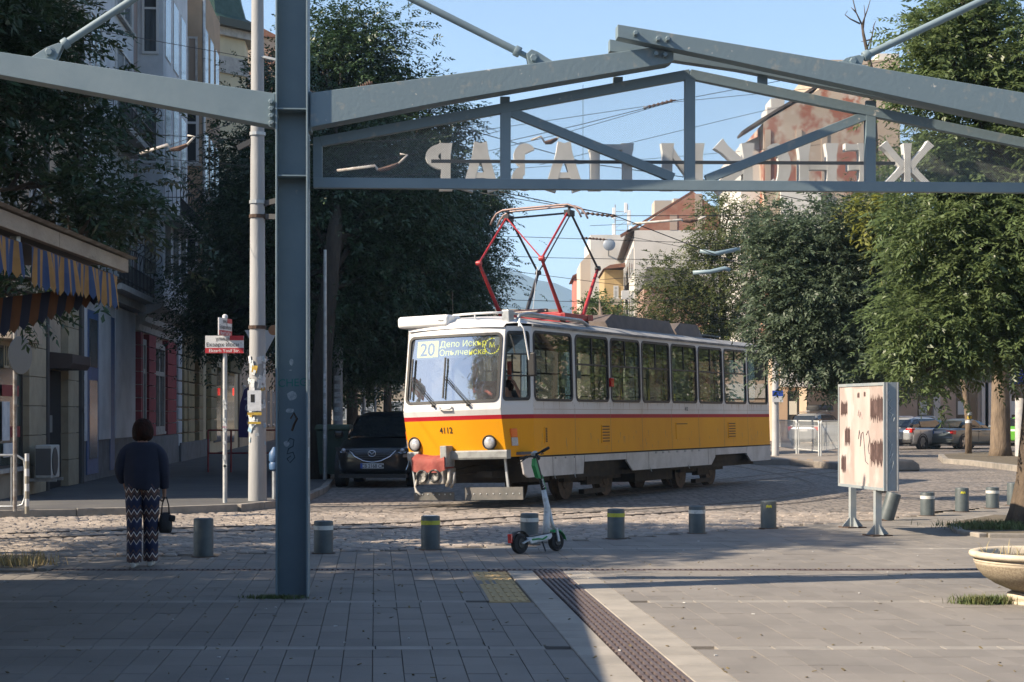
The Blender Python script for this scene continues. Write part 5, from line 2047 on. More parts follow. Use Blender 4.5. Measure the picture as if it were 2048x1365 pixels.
isl = [gxy(1500, 929), gxy(1580, 931), gxy(1680, 940), gxy(1745, 944), gxy(1770, 940), gxy(1740, 922), gxy(1660, 912), gxy(1540, 906), gxy(1480, 905)]
o = MB().prism(isl, lambda u, v, d: (u, v, d), -.02, .20).build('tram_stop_platform', conc_k, bevel=.03)
tag(o, kind='structure')
m = MB()
for i in range(5):
    a, c = Vector((*isl[1], .204)), Vector((*isl[3], .204))
    p, q = a.lerp(c, i / 5 + .03), a.lerp(c, i / 5 + .11)
    n_ = Vector((.15, .99, 0)) * .9
    m.quad(p + n_ * .2, q + n_ * .2, q + n_ * 1.2, p + n_ * 1.2)
m.build('platform_marking', mat('worn_marking', (.42, .26, .12), .85, c2=(.27, .22, .18), scale=6), o)
c = gr(1806, 942)
o = thing('concrete_block', 'rounded concrete block at the tram stop end right of the advertising board', 'concrete block', c, RAD(8))
MB().prism([(-.75, 0), (.42, 0), (.40, .2), (.2, .32), (-.75, .34)], lambda u, v, d: (u, d, v), -.3, 2.2).build('block', conc_k, o, bevel=.06)
isl2 = [gxy(1888, 918), gxy(1897, 927), gxy(1960, 932), gxy(2060, 945), gxy(2200, 950), gxy(2300, 918), gxy(2100, 908), gxy(1950, 912)]
pavement('right_island', isl2, .16, earth, [(isl2[i], isl2[i + 1]) for i in range(4)], 1.2, .2)
pit = [gxy(1908, 1051), gxy(1930, 1068), gxy(1975, 1075), gxy(2120, 1076), gxy(2180, 1045), gxy(1990, 1036)]
pavement('right_tree_pit', pit, .05, earth, [(pit[0], pit[1]), (pit[1], pit[2]), (pit[2], pit[3]), (pit[5], pit[0])], .9, .12)
pit2 = [gxy(-120, 1143), gxy(70, 1143), gxy(100, 1130), gxy(88, 1116), gxy(-120, 1112)]
pavement('left_tree_pit', pit2, .03, earth, [(pit2[0], pit2[1]), (pit2[1], pit2[2]), (pit2[2], pit2[3])], .8, .12)

# advertising board
P1, P2 = gr(1705, 1056), gr(1755, 1072)
bo_ = thing('advertising_board', 'scratched pinkish two-legged advertising lightbox board on the plaza', 'billboard', (P1 + P2) / 2)
c0 = bo_.location
d = (P2 - P1)
# local frame: u along the face (left to right in view), n towards the street camera side
face_l, face_r = at(1676, 972, 25.0), at(1768, 984, 23.3)
u_ = Vector((face_r.x - face_l.x, face_r.y - face_l.y, 0))
W = u_.length
u_.normalize()
n_ = Vector((u_.y, -u_.x, 0))
org = Vector((face_l.x, face_l.y, 0)) - Vector((c0.x, c0.y, 0))
TH = .21


def bf(u, v, w):
    q = org + u_ * u + n_ * (w)
    return (q.x, q.y, v)


zb, zt = .62, 2.07
bm = mat('board_grey', (.25, .29, .31), .5, c2=(.32, .34, .34), scale=4, c3=(.16, .10, .07), scale3=5, thr3=(.72, .8))
face_m = mat('board_pink', (.42, .345, .315), .6, c2=(.35, .275, .245), scale=1.8, c3=(.50, .45, .42), scale3=3, thr3=(.5, .62), stretch=(1, 1, .5))
scr_m = mat('scraped_brown', (.060, .034, .030), .85, c2=(.17, .11, .10), scale=14, thr=(.5, .7), stretch=(1, 1, .3))
s_ = TH / 2
m = MB()
for (a, b2, z0, z1, w0, w1) in ((0, .035, zb, zt, -TH, 0.0), (W - .035, W, zb, zt, -TH, 0.0), (.0355, W - .0355, zb, zb + .04, -TH, .0), (.0355, W - .0355, zt - .04, zt, -TH, .0)):
    P = [bf(u, z, w) for w in (w0, w1) for u, z in ((a, z0), (b2, z0), (b2, z1), (a, z1))]
    m.add(P, [(3, 2, 1, 0), (4, 5, 6, 7), (0, 1, 5, 4), (1, 2, 6, 5), (2, 3, 7, 6), (3, 0, 4, 7)])
m.build('box_frame', bm, bo_)
P = [bf(u, z, w) for w in (-.06, -.012) for u, z in ((.03, zb + .03), (W - .03, zb + .03), (W - .03, zt - .03), (.03, zt - .03))]
MB().add(P, [(3, 2, 1, 0), (4, 5, 6, 7), (0, 1, 5, 4), (1, 2, 6, 5), (2, 3, 7, 6), (3, 0, 4, 7)]).build('poster_panel', face_m, bo_)
P = [bf(u, z, w) for w in (-TH + .01, -.1) for u, z in ((.03, zb + .03), (W - .03, zb + .03), (W - .03, zt - .03), (.03, zt - .03))]
MB().add(P, [(3, 2, 1, 0), (4, 5, 6, 7), (0, 1, 5, 4), (1, 2, 6, 5), (2, 3, 7, 6), (3, 0, 4, 7)]).build('poster_panel', face_m, bo_)
P = [bf(u * W, z, -.0112) for u, z in ((.36, .70), (.68, .70), (.69, 1.99), (.35, 2.0))]
MB().add(P, [(0, 1, 2, 3)]).build('paper_remnant', mat('paper_faded', (.50, .43, .395), .7, c2=(.42, .34, .31), scale=3, stretch=(1, 1, .4)), bo_)


def ragged(u0, u1, z0, z1, seed, name='scraped_patch', m_=None):
    r_ = random.Random(seed)
    mm = MB()
    n = 34
    lo = [(u0 + (u1 - u0) * i / n, z0 + (z1 - z0) * .28 * r_.random()) for i in range(n + 1)]
    hi = [(u0 + (u1 - u0) * i / n, z1 - (z1 - z0) * .28 * r_.random()) for i in range(n + 1)]
    mm.add([bf(u, z, -.0105) for u, z in lo] + [bf(u, z, -.0105) for u, z in hi], [(i, i + 1, i + n + 2, i + n + 1) for i in range(n)])
    mm.build(name, m_ or scr_m, bo_)


for (a, b2, z0, z1, s) in ((.70, .965, 1.52, 1.93, 1), (.70, .965, .92, 1.35, 2), (.05, .2, 1.6, 1.85, 3), (.14, .26, 1.18, 1.48, 4), (.06, .17, .80, 1.08, 5), (.42, .47, 1.86, 1.95, 6), (.56, .6, 1.88, 1.96, 7)):
    ragged(a * W, b2 * W, z0, z1, s)
gm_ = mat('graffiti_ink', (.05, .045, .06), .7)


def bscr(pts, m_, w=-.009, r=.006):
    MB().tube([bf(u * W, z, w) for u, z in pts], r, 4).build('graffiti', m_, bo_)


bscr([(.45, 1.3), (.47, 1.42), (.5, 1.3), (.49, 1.2), (.52, 1.38), (.55, 1.4), (.58, 1.2), (.6, 1.0), (.66, .96)], gm_)
bscr([(.44, 1.62), (.46, 1.7), (.48, 1.6), (.5, 1.68), (.53, 1.58)], mat('graffiti_faint', (.35, .27, .26), .8))
bscr([(.62, 1.36), (.66, 1.42), (.69, 1.3), (.66, 1.18), (.68, 1.1)], gm_)


def sidef(pts):
    return [(Vector(bf(W, z, -TH * t)) + u_ * .004) for t, z in pts]


gw = mat('graffiti_white', (.5, .54, .54), .7)
for pts in ([(.35, 1.95), (.2, 1.9), (.25, 1.83), (.5, 1.84), (.3, 1.78), (.55, 1.72), (.3, 1.68), (.6, 1.64), (.45, 1.58), (.62, 1.55), (.7, 1.6)],
            [(.2, 1.35), (.4, 1.28), (.3, 1.18), (.55, 1.25), (.35, 1.08), (.6, 1.12), (.3, .98), (.65, 1.02), (.5, .9), (.4, .85)]):
    MB().tube(sidef(pts), .005, 4).build('graffiti', gw, bo_)
MB().tube([Vector(bf(W, zb, -TH * .18)) + u_ * .006, Vector(bf(W, zt, -TH * .18)) + u_ * .006], .012, 4).tube([Vector(bf(W, zb, -TH * .9)) + u_ * .006, Vector(bf(W, zt, -TH * .9)) + u_ * .006], .012, 4).build('edge_trim', galv, bo_)
for P in (P1, P2):
    q = Vector((P.x - c0.x, P.y - c0.y, 0))
    leg = MB().bar(q + Vector((0, 0, .01)), q + Vector((0, 0, zb + .02)), .085, .085, up=u_).build('leg', bm, bo_)
    m = MB()
    for k in range(4):
        dd = Vector((cos(k * pi / 2 + .3), sin(k * pi / 2 + .3), 0))
        nn = Vector((-dd.y, dd.x, 0)) * .005
        a, b2, c2 = q + dd * .03 + Vector((0, 0, .02)), q + dd * .17 + Vector((0, 0, .02)), q + dd * .03 + Vector((0, 0, .17))
        m.add([a + nn, b2 + nn, c2 + nn, a - nn, b2 - nn, c2 - nn], [(0, 1, 2), (5, 4, 3), (0, 3, 4, 1), (1, 4, 5, 2), (2, 5, 3, 0)])
    m.build('gusset', bm, leg)
    MB().lathe([(.21, .0), (.21, .018), (.001, .02)], 4, q, Matrix.Rotation(.3 + pi / 4, 3, 'Z')).build('foot_plate', rust, leg)

# stone planter
c = Vector((4.64, 15.25, 0))
pn = thing('planter', 'round stone bowl planter with dry grass at the right edge', 'planter', c)
ps = mat('planter_stone', (.42, .35, .25), .9, c2=(.26, .21, .15), scale=60, thr=(.42, .6), bump=1.0, bscale=110, bdist=.01)
pr_ = mat('planter_smooth', (.58, .50, .38), .8, c2=(.45, .38, .29), scale=7, bump=.15, bscale=60)
MB().lathe([(.26, .10), (.30, .12), (.42, .17), (.52, .235), (.575, .30), (.59, .345)], 48, caps=False).build('bowl', ps, pn, smooth='all')
MB().lathe([(.59, .343), (.597, .355), (.595, .366), (.603, .37), (.60, .385), (.585, .39), (.60, .395), (.632, .405), (.642, .425), (.635, .447), (.61, .455), (.57, .452), (.545, .44), (.53, .36)], 48, caps=False).build('rim', pr_, pn, smooth='all')
MB().lathe([(.31, 0), (.315, .02), (.29, .03), (.315, .045), (.315, .085), (.28, .10), (.26, .105)], 40, caps=False).build('foot', pr_, pn, smooth='all')
MB().lathe([(.54, .385), (.3, .41), (.001, .42)], 24, caps=False).build('soil', earth, pn)
straw = mat('dry_grass', (.40, .31, .15), .8, c2=(.30, .26, .12), scale=5, rnd=.3)
grass_m = mat('green_grass', (.07, .12, .03), .7, c2=(.16, .16, .06), scale=8, rnd=.35)


def blades(par, n, fx, h, m_, name, seed, w=.004, lean=.5):
    r_ = random.Random(seed)
    m = MB()
    for _ in range(n):
        x, y, z = fx(r_)
        a = r_.uniform(0, 2 * pi)
        hh = h * r_.uniform(.4, 1.1)
        l = hh * r_.uniform(.1, lean)
        d = Vector((cos(a), sin(a), 0))
        s = Vector((-d.y, d.x, 0)) * w
        b0 = Vector((x, y, z))
        b1 = b0 + d * l * .4 + Vector((0, 0, hh * .6))
        b2 = b0 + d * l * 1.1 + Vector((0, 0, hh))
        m.add([b0 - s, b0 + s, b1 + s * .7, b1 - s * .7, b2], [(0, 1, 2, 3), (3, 2, 4)])
    return m.build(name, m_, par)


blades(pn, 70, lambda r_: (r_.uniform(-.5, .4), r_.uniform(-.35, .35), .40), .14, straw, 'dry_grass', 1, lean=1.6)
g_ = gr(1965, 1208)
o = blades(None, 900, lambda r_: (g_.x + r_.gauss(.02, .13), g_.y + r_.gauss(0, .045), 0), .085, grass_m, 'grass', 2, lean=1.2)
tag(o, 'low green grass growing from the paving beside the stone planter', 'grass', kind='stuff')
o = blades(None, 500, lambda r_: (FB.x - .12 + r_.gauss(-.03, .13), FB.y - .26 + r_.gauss(0, .05), 0), .04, grass_m, 'grass', 3, lean=1.4)
tag(o, 'thin weeds around the foot of the steel column', 'grass', kind='stuff')
g_ = gr(2000, 1058, .05)
o = blades(None, 1600, lambda r_: (g_.x + r_.gauss(.05, .35), g_.y + r_.uniform(-.3, .9), .05), .10, grass_m, 'grass', 4, w=.006, lean=1.2)
tag(o, 'patch of green grass in the tree pit by the right trunk', 'grass', kind='stuff')
g_ = gr(20, 1130, .03)
o = blades(None, 300, lambda r_: (g_.x + r_.gauss(0, .25), g_.y + r_.gauss(0, .2), .03), .16, straw, 'grass', 5, w=.005, lean=.9)
tag(o, 'dry yellow grass tufts in the left tree pit', 'grass', kind='stuff')
lit = mat('litter_white', (.62, .62, .6), .8)
leaf_dry = mat('fallen_leaf', (.13, .10, .045), .8, c2=(.2, .15, .06), scale=3, rnd=.3)
m = MB()
r_ = random.Random(9)
for k in range(260):
    y = r_.uniform(10.7, 20)
    x = r_.uniform(-.3 * y, .3 * y)
    s = r_.uniform(.006, .02)
    a = r_.uniform(0, pi)
    m.box((x, y, .006), (s * 1.8, s * .8, .004), Matrix.Rotation(a, 3, 'Z') @ Matrix.Rotation(r_.uniform(-.4, .4), 3, 'Y'))
tag(m.build('fallen_leaves', leaf_dry), 'small dry leaf litter scattered over the paving', 'leaf litter', kind='stuff')
m = MB()
for k in range(40):
    y = r_.uniform(10.7, 24)
    x = r_.uniform(-.3 * y, .3 * y)
    m.box((x, y, .007), (r_.uniform(.01, .03), .012, .005), Matrix.Rotation(r_.uniform(0, 3), 3, 'Z'))
tag(m.build('paper_scraps', lit), 'tiny white scraps of litter scattered over the ground', 'litter', kind='stuff')

# barrier panels at the stop
def barrier(a, b2, lab):
    a, b2 = Vector(a), Vector(b2)
    o = thing('barrier_panel', lab, 'barrier', a, 0, 'white barrier panels at the tram stop')
    d = b2 - a
    L = d.length
    d.normalize()
    wp = mat('barrier_white', (.58, .60, .60), .5, c2=(.45, .47, .47), scale=5)
    m = MB()
    for t in (0, L):
        m.tube([d * t, d * t + Vector((0, 0, 1.12)), d * (t + (.08 if t == 0 else -.08)) + Vector((0, 0, 1.2))], .03, 8)
    m.build('post', wp, o)
    m = MB()
    m.bar(d * .08 + Vector((0, 0, 1.2)), d * (L - .08) + Vector((0, 0, 1.2)), .035, .04)
    m.bar(Vector((0, 0, .18)), d * L + Vector((0, 0, .18)), .03, .03)
    m.build('rail', wp, o)
    k = max(3, int(L / .165))
    me = None
    for i in range(1, k):
        if me is None:
            me = MB().bar((0, 0, .19), (0, 0, 1.19), .014, .014, up=(1, 0, 0)).build('bar', wp, o, loc=d * (L * i / k))
        else:
            q = me.copy()
            col.objects.link(q)
            q.location = d * (L * i / k)


barrier(gr(1546, 900, .2), gr(1593, 908, .2), 'white barrier panel nearest the rear end of the tram')
barrier(gr(1597, 908, .2), gr(1638, 913, .2), 'middle white barrier panel in front of the silver car with roof box')
barrier(gr(1642, 913, .2), gr(1690, 905, .2), 'white barrier panel partly behind the advertising board')
P = gr(1551, 912, .2)
o = thing('tram_stop_pole', 'white pole with blue and white stop sign just behind the tram', 'stop sign', P)
MB().lathe([(.13, 0), (.12, 2.0), (.095, 5.4)], 12).build('pole', mat('pole_white', (.5, .5, .5), .6, c2=(.4, .4, .4), scale=2), o, smooth=True)
m = MB()
m.cur = 0
m.bx(-.13, .24, -.16, -.12, 1.85, 2.05)
m.cur = 1
m.bx(-.13, .24, -.161, -.119, 2.052, 2.25)
m.build('sign_plate', [sgm, mat('sign_blue', (.03, .08, .40), .5)], o)
P = gr(2041, 922)
o = thing('white_post', 'thick white concrete post at the right edge behind the island', 'post', P)
MB().lathe([(.20, 0), (.19, 2.2)], 10).build('shaft', mat('post_chalk', (.52, .50, .47), .8, c2=(.35, .36, .4), scale=4), o, smooth=True)
MB().bx(.1, .26, -.2, -.17, .3, 1.6).build('poster', mat('poster_blue', (.08, .22, .42), .7, c2=(.4, .42, .45), scale=5), o)

# ---- background buildings
bw = mat('render_white', (.66, .63, .58), .9, c2=(.56, .53, .48), scale=.5, bump=.2, bscale=12)
b_brick = mat('brick_gable', (.30, .125, .085), .9, c2=(.36, .20, .14), scale=.7, thr=(.42, .6), bump=.5, bscale=22, rnd=.05)
b_salmon = mat('render_salmon', (.50, .16, .12), .9, c2=(.42, .14, .11), scale=1)
b_ochre = mat('render_ochre', (.48, .34, .16), .9, c2=(.40, .29, .15), scale=1)
b_peach = mat('render_peach', (.52, .40, .30), .9, c2=(.45, .34, .26), scale=.8)


def abox(px0, px1, D, H, depth, name, label, wall, slant=0.0, cat='building'):
    """building whose front face stands at depth D between two columns of the photo"""
    x0, x1 = (px0 - 1024) / F * D, (px1 - 1024) / F * D
    o = thing(name, label, cat, (x0, D, 0), slant)
    W_ = x1 - x0
    MB().bx(0, W_, 0, depth, 0, H).build('wall', wall, o)
    return o, W_


def zat(py, D):
    return CH + (HZ - py) / F * D


# white block with brick gable; its street side turns to the left
D = 118.0
k_ = D / F
o = thing('white_gable_building', 'white rendered building with bare brick gable end above trees in the middle', 'building', ((1269 - 1024) * k_, D, 0))
Wd = 190 * k_
Hh = zat(461, D)
L_ = 26
MB().prism([(0, 0), (Wd, 0), (Wd, L_), (.03 * L_, L_)], lambda u, v, d: (u, v, d), 0, Hh).build('wall', bw, o)
MB().prism([(4 * k_, Hh + .002), (190 * k_, Hh + .002), (190 * k_, zat(440, D)), (116 * k_, zat(382, D)), (7 * k_, zat(458, D))], lambda u, v, d: (u, d, v), .02, .35).build('brick_gable', b_brick, o)
for a in (78, 128):
    MB().bx(a * k_ - .25, a * k_ + .25, -.02, .019, Hh + .01, zat(430 if a < 100 else 388, D)).build('brick_pier', mat('brick_pier', (.42, .33, .27), .9), o)
MB().prism([(-.9, Hh - .45), (116 * k_, zat(384, D)), (116 * k_, zat(381, D)), (-.95, Hh - .30)], lambda u, v, d: (u + .03 * d, d, v), .0, .6).build('roof_rake', MATS.get('roof_tile'), o)
MB().prism([(-.5, Hh - .12), (.3, Hh + .02), (.3, Hh + .2), (-.52, Hh + .02)], lambda u, v, d: (u + .03 * d, d, v), .0, L_).build('eave', mat('eave_wood', (.08, .065, .055), .9), o)
MB().bx(45 * k_, 80 * k_, 2, 4.5, Hh, zat(394, D)).build('chimney', mat('chimney_render', (.48, .42, .35), .9), o)
MB().bx(84 * k_, 100 * k_, 2, 4.0, Hh + 1, zat(390, D)).build('chimney', MATS['chimney_render'], o)
for r0 in range(4):
    for i in range(6):
        yy = 1.2 + i * 4
        xx = .03 * yy - .02
        w_ = MB().bx(xx - .05, xx, yy, yy + 1.4, 2.2 + r0 * 3.0, 4.0 + r0 * 3.0).build('window', frame_w, o)
        MB().bx(xx - .062, xx - .051, yy + .1, yy + 1.3, 2.3 + r0 * 3.0, 3.9 + r0 * 3.0).build('pane', pane_c, w_)
MB().bx(-.65, -.05, 3.2, 4.0, 9.6, 10.2).build('air_conditioner', frame_w, o)
# white building with antenna and dish in front of it
D = 140.0
o, W_ = abox(1181, 1262, D, zat(470, D), 12, 'antenna_building', 'white building carrying a phone mast and a round dish on its roof', bw)
kk = D / F
MB().prism([(-20 * kk, 0), (0.0, 0), (0, zat(505, D)), (-20 * kk, zat(525, D))], lambda u, v, d: (u, d, v), .02, 8).build('side_wing', mat('wing_cream', (.60, .50, .40), .9), o)
mast = thing('phone_mast', 'white phone mast with panel antennas on the white building roof', 'antenna', ((1245 - 1024) * kk, D + 1.5, zat(472, D)))
m = MB()
for x in (-.5, .5):
    m.tube([(x, 0, -.3), (x, 0, zat(405, D) - zat(472, D))], .05, 6)
for z in (.6, 1.4, 2.1):
    m.bar((-.5, 0, z), (.5, 0, z), .05, .05)
    m.bar((-.5, 0, z - .6), (.5, 0, z), .03, .03)
m.build('mast_frame', galv, mast)
for x, z0, z1 in ((-.62, .2, 1.1), (.62, 1.0, 2.2), (-.6, 1.5, 2.4), (.35, 2.0, 2.8), (.75, .1, .9)):
    MB().bx(x - .13, x + .13, -.25, -.08, z0, z1).build('panel_antenna', white_p, mast, bevel=.03)
ds = thing('satellite_dish', 'round grey dish seen edge of the white roof below the phone mast', 'dish', ((1217 - 1024) * kk, D - 1.0, zat(492, D)))
MB().lathe([(.001, .12), (.25, .09), (.42, .03), (.49, -.03), (.48, -.04), (.001, .08)], 28, (0, 0, 0), Matrix.Rotation(RAD(84), 3, 'X')).build('reflector', mat('dish_grey', (.24, .28, .33), .5), ds, smooth=True)
MB().tube([(0, .1, 0), (0, .5, -.3), (0, 1.0, -.8)], .05, 6).build('arm', galv, ds)
# salmon building + ochre building + low brick roofs
D = 150.0
o, W_ = abox(1171, 1262, D, zat(555, D), 10, 'salmon_building', 'salmon and cream building far behind the pantograph', mat('wing_cream', (.60, .50, .40), .9))
kk = D / F
MB().prism([(-20 * kk, 3.0), (-.01, 0), (-.01, 9), (-20 * kk, 9)], lambda u, v, d: (u, v, d), 0, zat(548, D)).build('street_front', b_salmon, o)
MB().prism([(-26 * kk, zat(552, D)), (0, zat(540, D)), (1.8, zat(520, D)), (2, zat(545, D))], lambda u, v, d: (u, d, v), -.5, 10).build('roof', tile_r, o)
for r0 in range(3):
    for i in range(2):
        MB().bx(-16 * kk + i * .36, -13 * kk + i * .36, 1.8 - i * .9, 2.0 - i * .9, 2.5 + r0 * 3, 4.2 + r0 * 3).build('window', pane_d, o)
D = 128.0
o, W_ = abox(1209, 1247, D, zat(540, D), 8, 'ochre_building', 'small ochre building with a balcony left of the white gable', b_ochre)
kk = D / F
win(o, 18 * kk, 28 * kk, zat(597, D), zat(572, D), x=0, axis='x', fr=frame_w, pn=pane_d, mull=1, fw=.1)
win(o, 18 * kk, 28 * kk, zat(650, D), zat(628, D), x=0, axis='x', fr=frame_w, pn=pane_d, mull=1, fw=.1)
bal = MB().bx(10 * kk, 34 * kk, -.7, 0, zat(616, D), zat(612, D)).build('balcony', b_ochre, o)
MB().bx(10 * kk, 34 * kk, -.7, -.6, zat(612, D) + .01, zat(600, D)).build('parapet', mat('parapet_grey', (.3, .27, .22), .9), bal)
MB().prism([(-4 * kk, zat(540, D)), (40 * kk, zat(536, D)), (40 * kk, zat(528, D)), (10 * kk, zat(532, D))], lambda u, v, d: (u, d, v), -.8, 8).build('roof', tile_r, o)
D = 112.0
o, W_ = abox(1288, 1420, D, zat(572, D), 9, 'low_brick_house', 'low brick house with grey roof in front of the white gable', mat('brick_house', (.33, .17, .12), .9, c2=(.45, .36, .3), scale=1.2, bump=.4, bscale=18))
kk = D / F
MB().prism([(-4 * kk, zat(575, D)), (5 * kk, zat(535, D)), (60 * kk, zat(537, D)), (134 * kk, zat(560, D)), (134 * kk, zat(572, D))], lambda u, v, d: (u, d, v), -.4, 9).build('roof', mat('roof_grey_felt', (.13, .125, .125), .8, c2=(.2, .19, .18), scale=2), o)
# building behind the truss
D = 88.0
kk = D / F
o = thing('brick_plaster_building', 'tall building with patchy brick and plaster gable seen through the sign mesh', 'building', ((1530 - 1024) * kk, D, 0))
pz = lambda px, py: ((px - 1530) * kk, zat(py, D))
MB().prism([pz(1530, 700), pz(1740, 700), pz(1740, 205), pz(1695, 170), pz(1640, 178), pz(1527, 245)], lambda u, v, d: (u, d, v), 0, 12).build('gable_wall', mat('patchy_brick', (.44, .35, .27), .9, c2=(.32, .12, .075), scale=.62, thr=(.48, .56), c3=(.5, .42, .35), scale3=.8, thr3=(.55, .62), bump=.5, bscale=14), o)
MB().bx(30 * kk, 112 * kk, -.25, -.02, 3, zat(372, D)).build('white_front', bw, o)
for a in (.0, 62, 113):
    MB().bx(a * kk, a * kk + .28, -.06, -.001, zat(372, D) + .01, zat(260, D)).build('pier', mat('pier_plaster', (.45, .36, .28), .9), o)
MB().prism([pz(1486, 266), pz(1527, 240), pz(1640, 172), pz(1640, 166), pz(1524, 236), pz(1484, 262)], lambda u, v, d: (u, d, v), -.02, 2).build('roof_eave', mat('eave_dark', (.10, .08, .07), .9), o)
MB().bx(18 * kk, 45 * kk, 1, 3, zat(240, D), zat(190, D)).bx(10 * kk, 18 * kk, 1, 3, zat(250, D), zat(208, D)).build('chimney', bw, o)
MB().prism([pz(1490, 700), pz(1529.5, 700), pz(1529.5, 262), pz(1490, 280)], lambda u, v, d: (u, d, v), 1.5, 11).build('street_side', bw, o)
D = 97.0
o, W_ = abox(1640, 1800, D, zat(120, D), 10, 'tan_block', 'tan block half hidden by the top of the right trees', mat('render_tan', (.50, .40, .30), .9, c2=(.42, .33, .25), scale=.8))
MB().bx(3.4, 4.6, 1, 3, zat(121, D), zat(100, D)).build('chimney', bw, o)
for i in range(3):
    win(o, .8 + i * 1.4, 1.7 + i * 1.4, 12, 14, x=0, axis='x', pn=pane_c)
# ground floor shops behind the parked cars
D = 104.0
o, W_ = abox(1555, 2300, D, 9.5, 9, 'shop_building', 'peach shop building behind the parked cars and trees', b_peach)
kk = D / F
for a, b2, z1 in ((1575, 1600, 3.0), (1606, 1650, 3.2), (1760, 1795, 3.3), (1835, 1864, 3.4), (1912, 1955, 3.3), (1975, 2005, 3.2), (2015, 2060, 3.3)):
    w_ = MB().bx((a - 1555) * kk, (b2 - 1555) * kk, -.02, -.005, .2, z1).build('shop_window', pane_d, o)
    MB().bx((a - 1555) * kk + .1, (a - 1555) * kk + .55, -.03, -.021, 1.6, 2.4).build('notice', pap, w_)
for a in (1601, 1655, 1866, 1962, 1969, 2008):
    MB().bx((a - 1555) * kk, (a - 1555) * kk + .4, -.16, -.001, 0, 3.5).build('pilaster', bw, o)
MB().bx(0, W_, -.2, -.001, 3.5, 3.9).build('shop_fascia', mat('fascia_dark', (.12, .11, .10), .8, c2=(.35, .3, .25), scale=1.5), o)
for r0 in range(2):
    for i in range(8):
        win(o, 1 + i * 2.6, 2.3 + i * 2.6, 4.6 + r0 * 2.6, 6.4 + r0 * 2.6, x=0, axis='x', pn=pane_c)
for a, z0 in ((2025, 3.6), (2040, 4.2), (1655, 3.7)):
    MB().bx((a - 1555) * kk, (a - 1520) * kk, -.5, -.3, z0 - .2, z0 + 1.0).build('blue_banner', mat('banner_blue', (.02, .06, .45), .6, c2=(.4, .45, .6), scale=6, thr=(.55, .6)), o)

o = thing('right_street_building', 'long beige building along the right side of the square', 'building', (30, 34, 0), RAD(-12))
MB().bx(0, 10, 0, 70, 0, 11).build('wall', b_peach, o)
for r0 in range(3):
    for i in range(16):
        MB().bx(-.03, .0, 1.5 + i * 4.2, 3.0 + i * 4.2, 1.0 + r0 * 3.2, 2.9 + r0 * 3.2).build('window', pane_d, o)
MB().bx(-.1, .0, 0, 70, 3.3, 4.0).build('shop_fascia', bw, o)
# ---- mountain
def hill(px):
    T = [(-3000, 560), (-900, 500), (0, 440), (500, 470), (800, 505), (930, 536), (1000, 540), (1050, 549), (1100, 560), (1140, 582), (1200, 612), (1400, 650), (1900, 690), (3200, 730), (5000, 760)]
    return lerp_tab(T, px)


DM = 3600.0
m = MB()
cols_, rows_ = 200, 14
vs = []
for j in range(rows_ + 1):
    for i in range(cols_ + 1):
        px = -2600 + 7000 * i / cols_
        t = j / rows_
        top = (HZ - hill(px)) / F * DM
        d = DM - 1500 * (1 - t)
        h = top * (t ** 1.4) + (1 - abs(2 * t - 1)) * 22 * (sin(i * .9 + j) + sin(i * .37 - j * 1.7)) * .6 + (t > .9) * 3 * sin(i * 1.9) + (t > .9) * 2 * sin(i * 4.3)
        vs.append(((px - 1024) / F * DM * (.8 + .2 * t), d, max(h, -2) if t > 0 else -3))
m.add(vs, [(j * (cols_ + 1) + i, j * (cols_ + 1) + i + 1, (j + 1) * (cols_ + 1) + i + 1, (j + 1) * (cols_ + 1) + i) for j in range(rows_) for i in range(cols_)])
m.add([vs[rows_ * (cols_ + 1) + i] for i in range(cols_ + 1)] + [(vs[rows_ * (cols_ + 1) + i][0], DM + 900, -3) for i in range(cols_ + 1)], [(i, i + 1, cols_ + 2 + i, cols_ + 1 + i) for i in range(cols_)])
o = m.build('mountain', mat('mountain_forest', (.035, .055, .025), .95, c2=(.06, .075, .035), scale=.012, c3=(.16, .13, .09), scale3=.02, thr3=(.66, .72)), smooth='all')
tag(o, kind='structure')

# ================================================================== TREES
bark = mat('bark', (.115, .085, .06), .95, c2=(.06, .045, .035), scale=9, bump=1.0, bscale=24, bdist=.03, stretch=(1, 1, .3))
bark_pale = mat('bark_pale', (.20, .15, .105), .95, c2=(.12, .09, .065), scale=8, bump=.9, bscale=20, bdist=.03, stretch=(1, 1, .3))
lf_dark = leafmat('leaf_dark', (.028, .062, .024), (.045, .082, .031), .25)
lf_blue = leafmat('leaf_bluish', (.085, .125, .075), (.11, .15, .09), .42, .5)
lf_light = leafmat('leaf_light', (.12, .175, .07), (.15, .2, .08), .5, .4)
lf_mid = leafmat('leaf_mid', (.10, .13, .045), (.135, .155, .055), .45)
lf_fresh = leafmat('leaf_fresh', (.07, .12, .03), (.10, .15, .04), .4)
lf_seed = leafmat('ash_keys', (.17, .19, .035), (.22, .22, .05), .4)


def leaf_proto(n_pair, L, lw, droop=.25):
    """compound leaf along +y: quads (n,4,3)"""
    Q = []
    ll = L * .42
    for k in range(n_pair):
        t = (k + .7) / (n_pair + .4)
        for s in (-1, 1):
            b = np.array([0, t * L, -droop * L * t * t])
            d = np.array([s * .80, .55, -.22])
            d /= np.linalg.norm(d)
            n = np.array([-d[1], d[0], 0.15])
            n /= np.linalg.norm(n)
            sz = ll * (1 - .25 * abs(t - .5))
            Q.append([b, b + d * sz * .45 + n * lw / 2 + [0, 0, .012], b + d * sz, b + d * sz * .45 - n * lw / 2 + [0, 0, .012]])
    b = np.array([0, L * .97, -droop * L * .95])
    d = np.array([0, .9, -.45])
    Q.append([b, b + d * ll * .45 + [lw / 2, 0, 0], b + d * ll, b + d * ll * .45 - [lw / 2, 0, 0]])
    return np.array(Q)


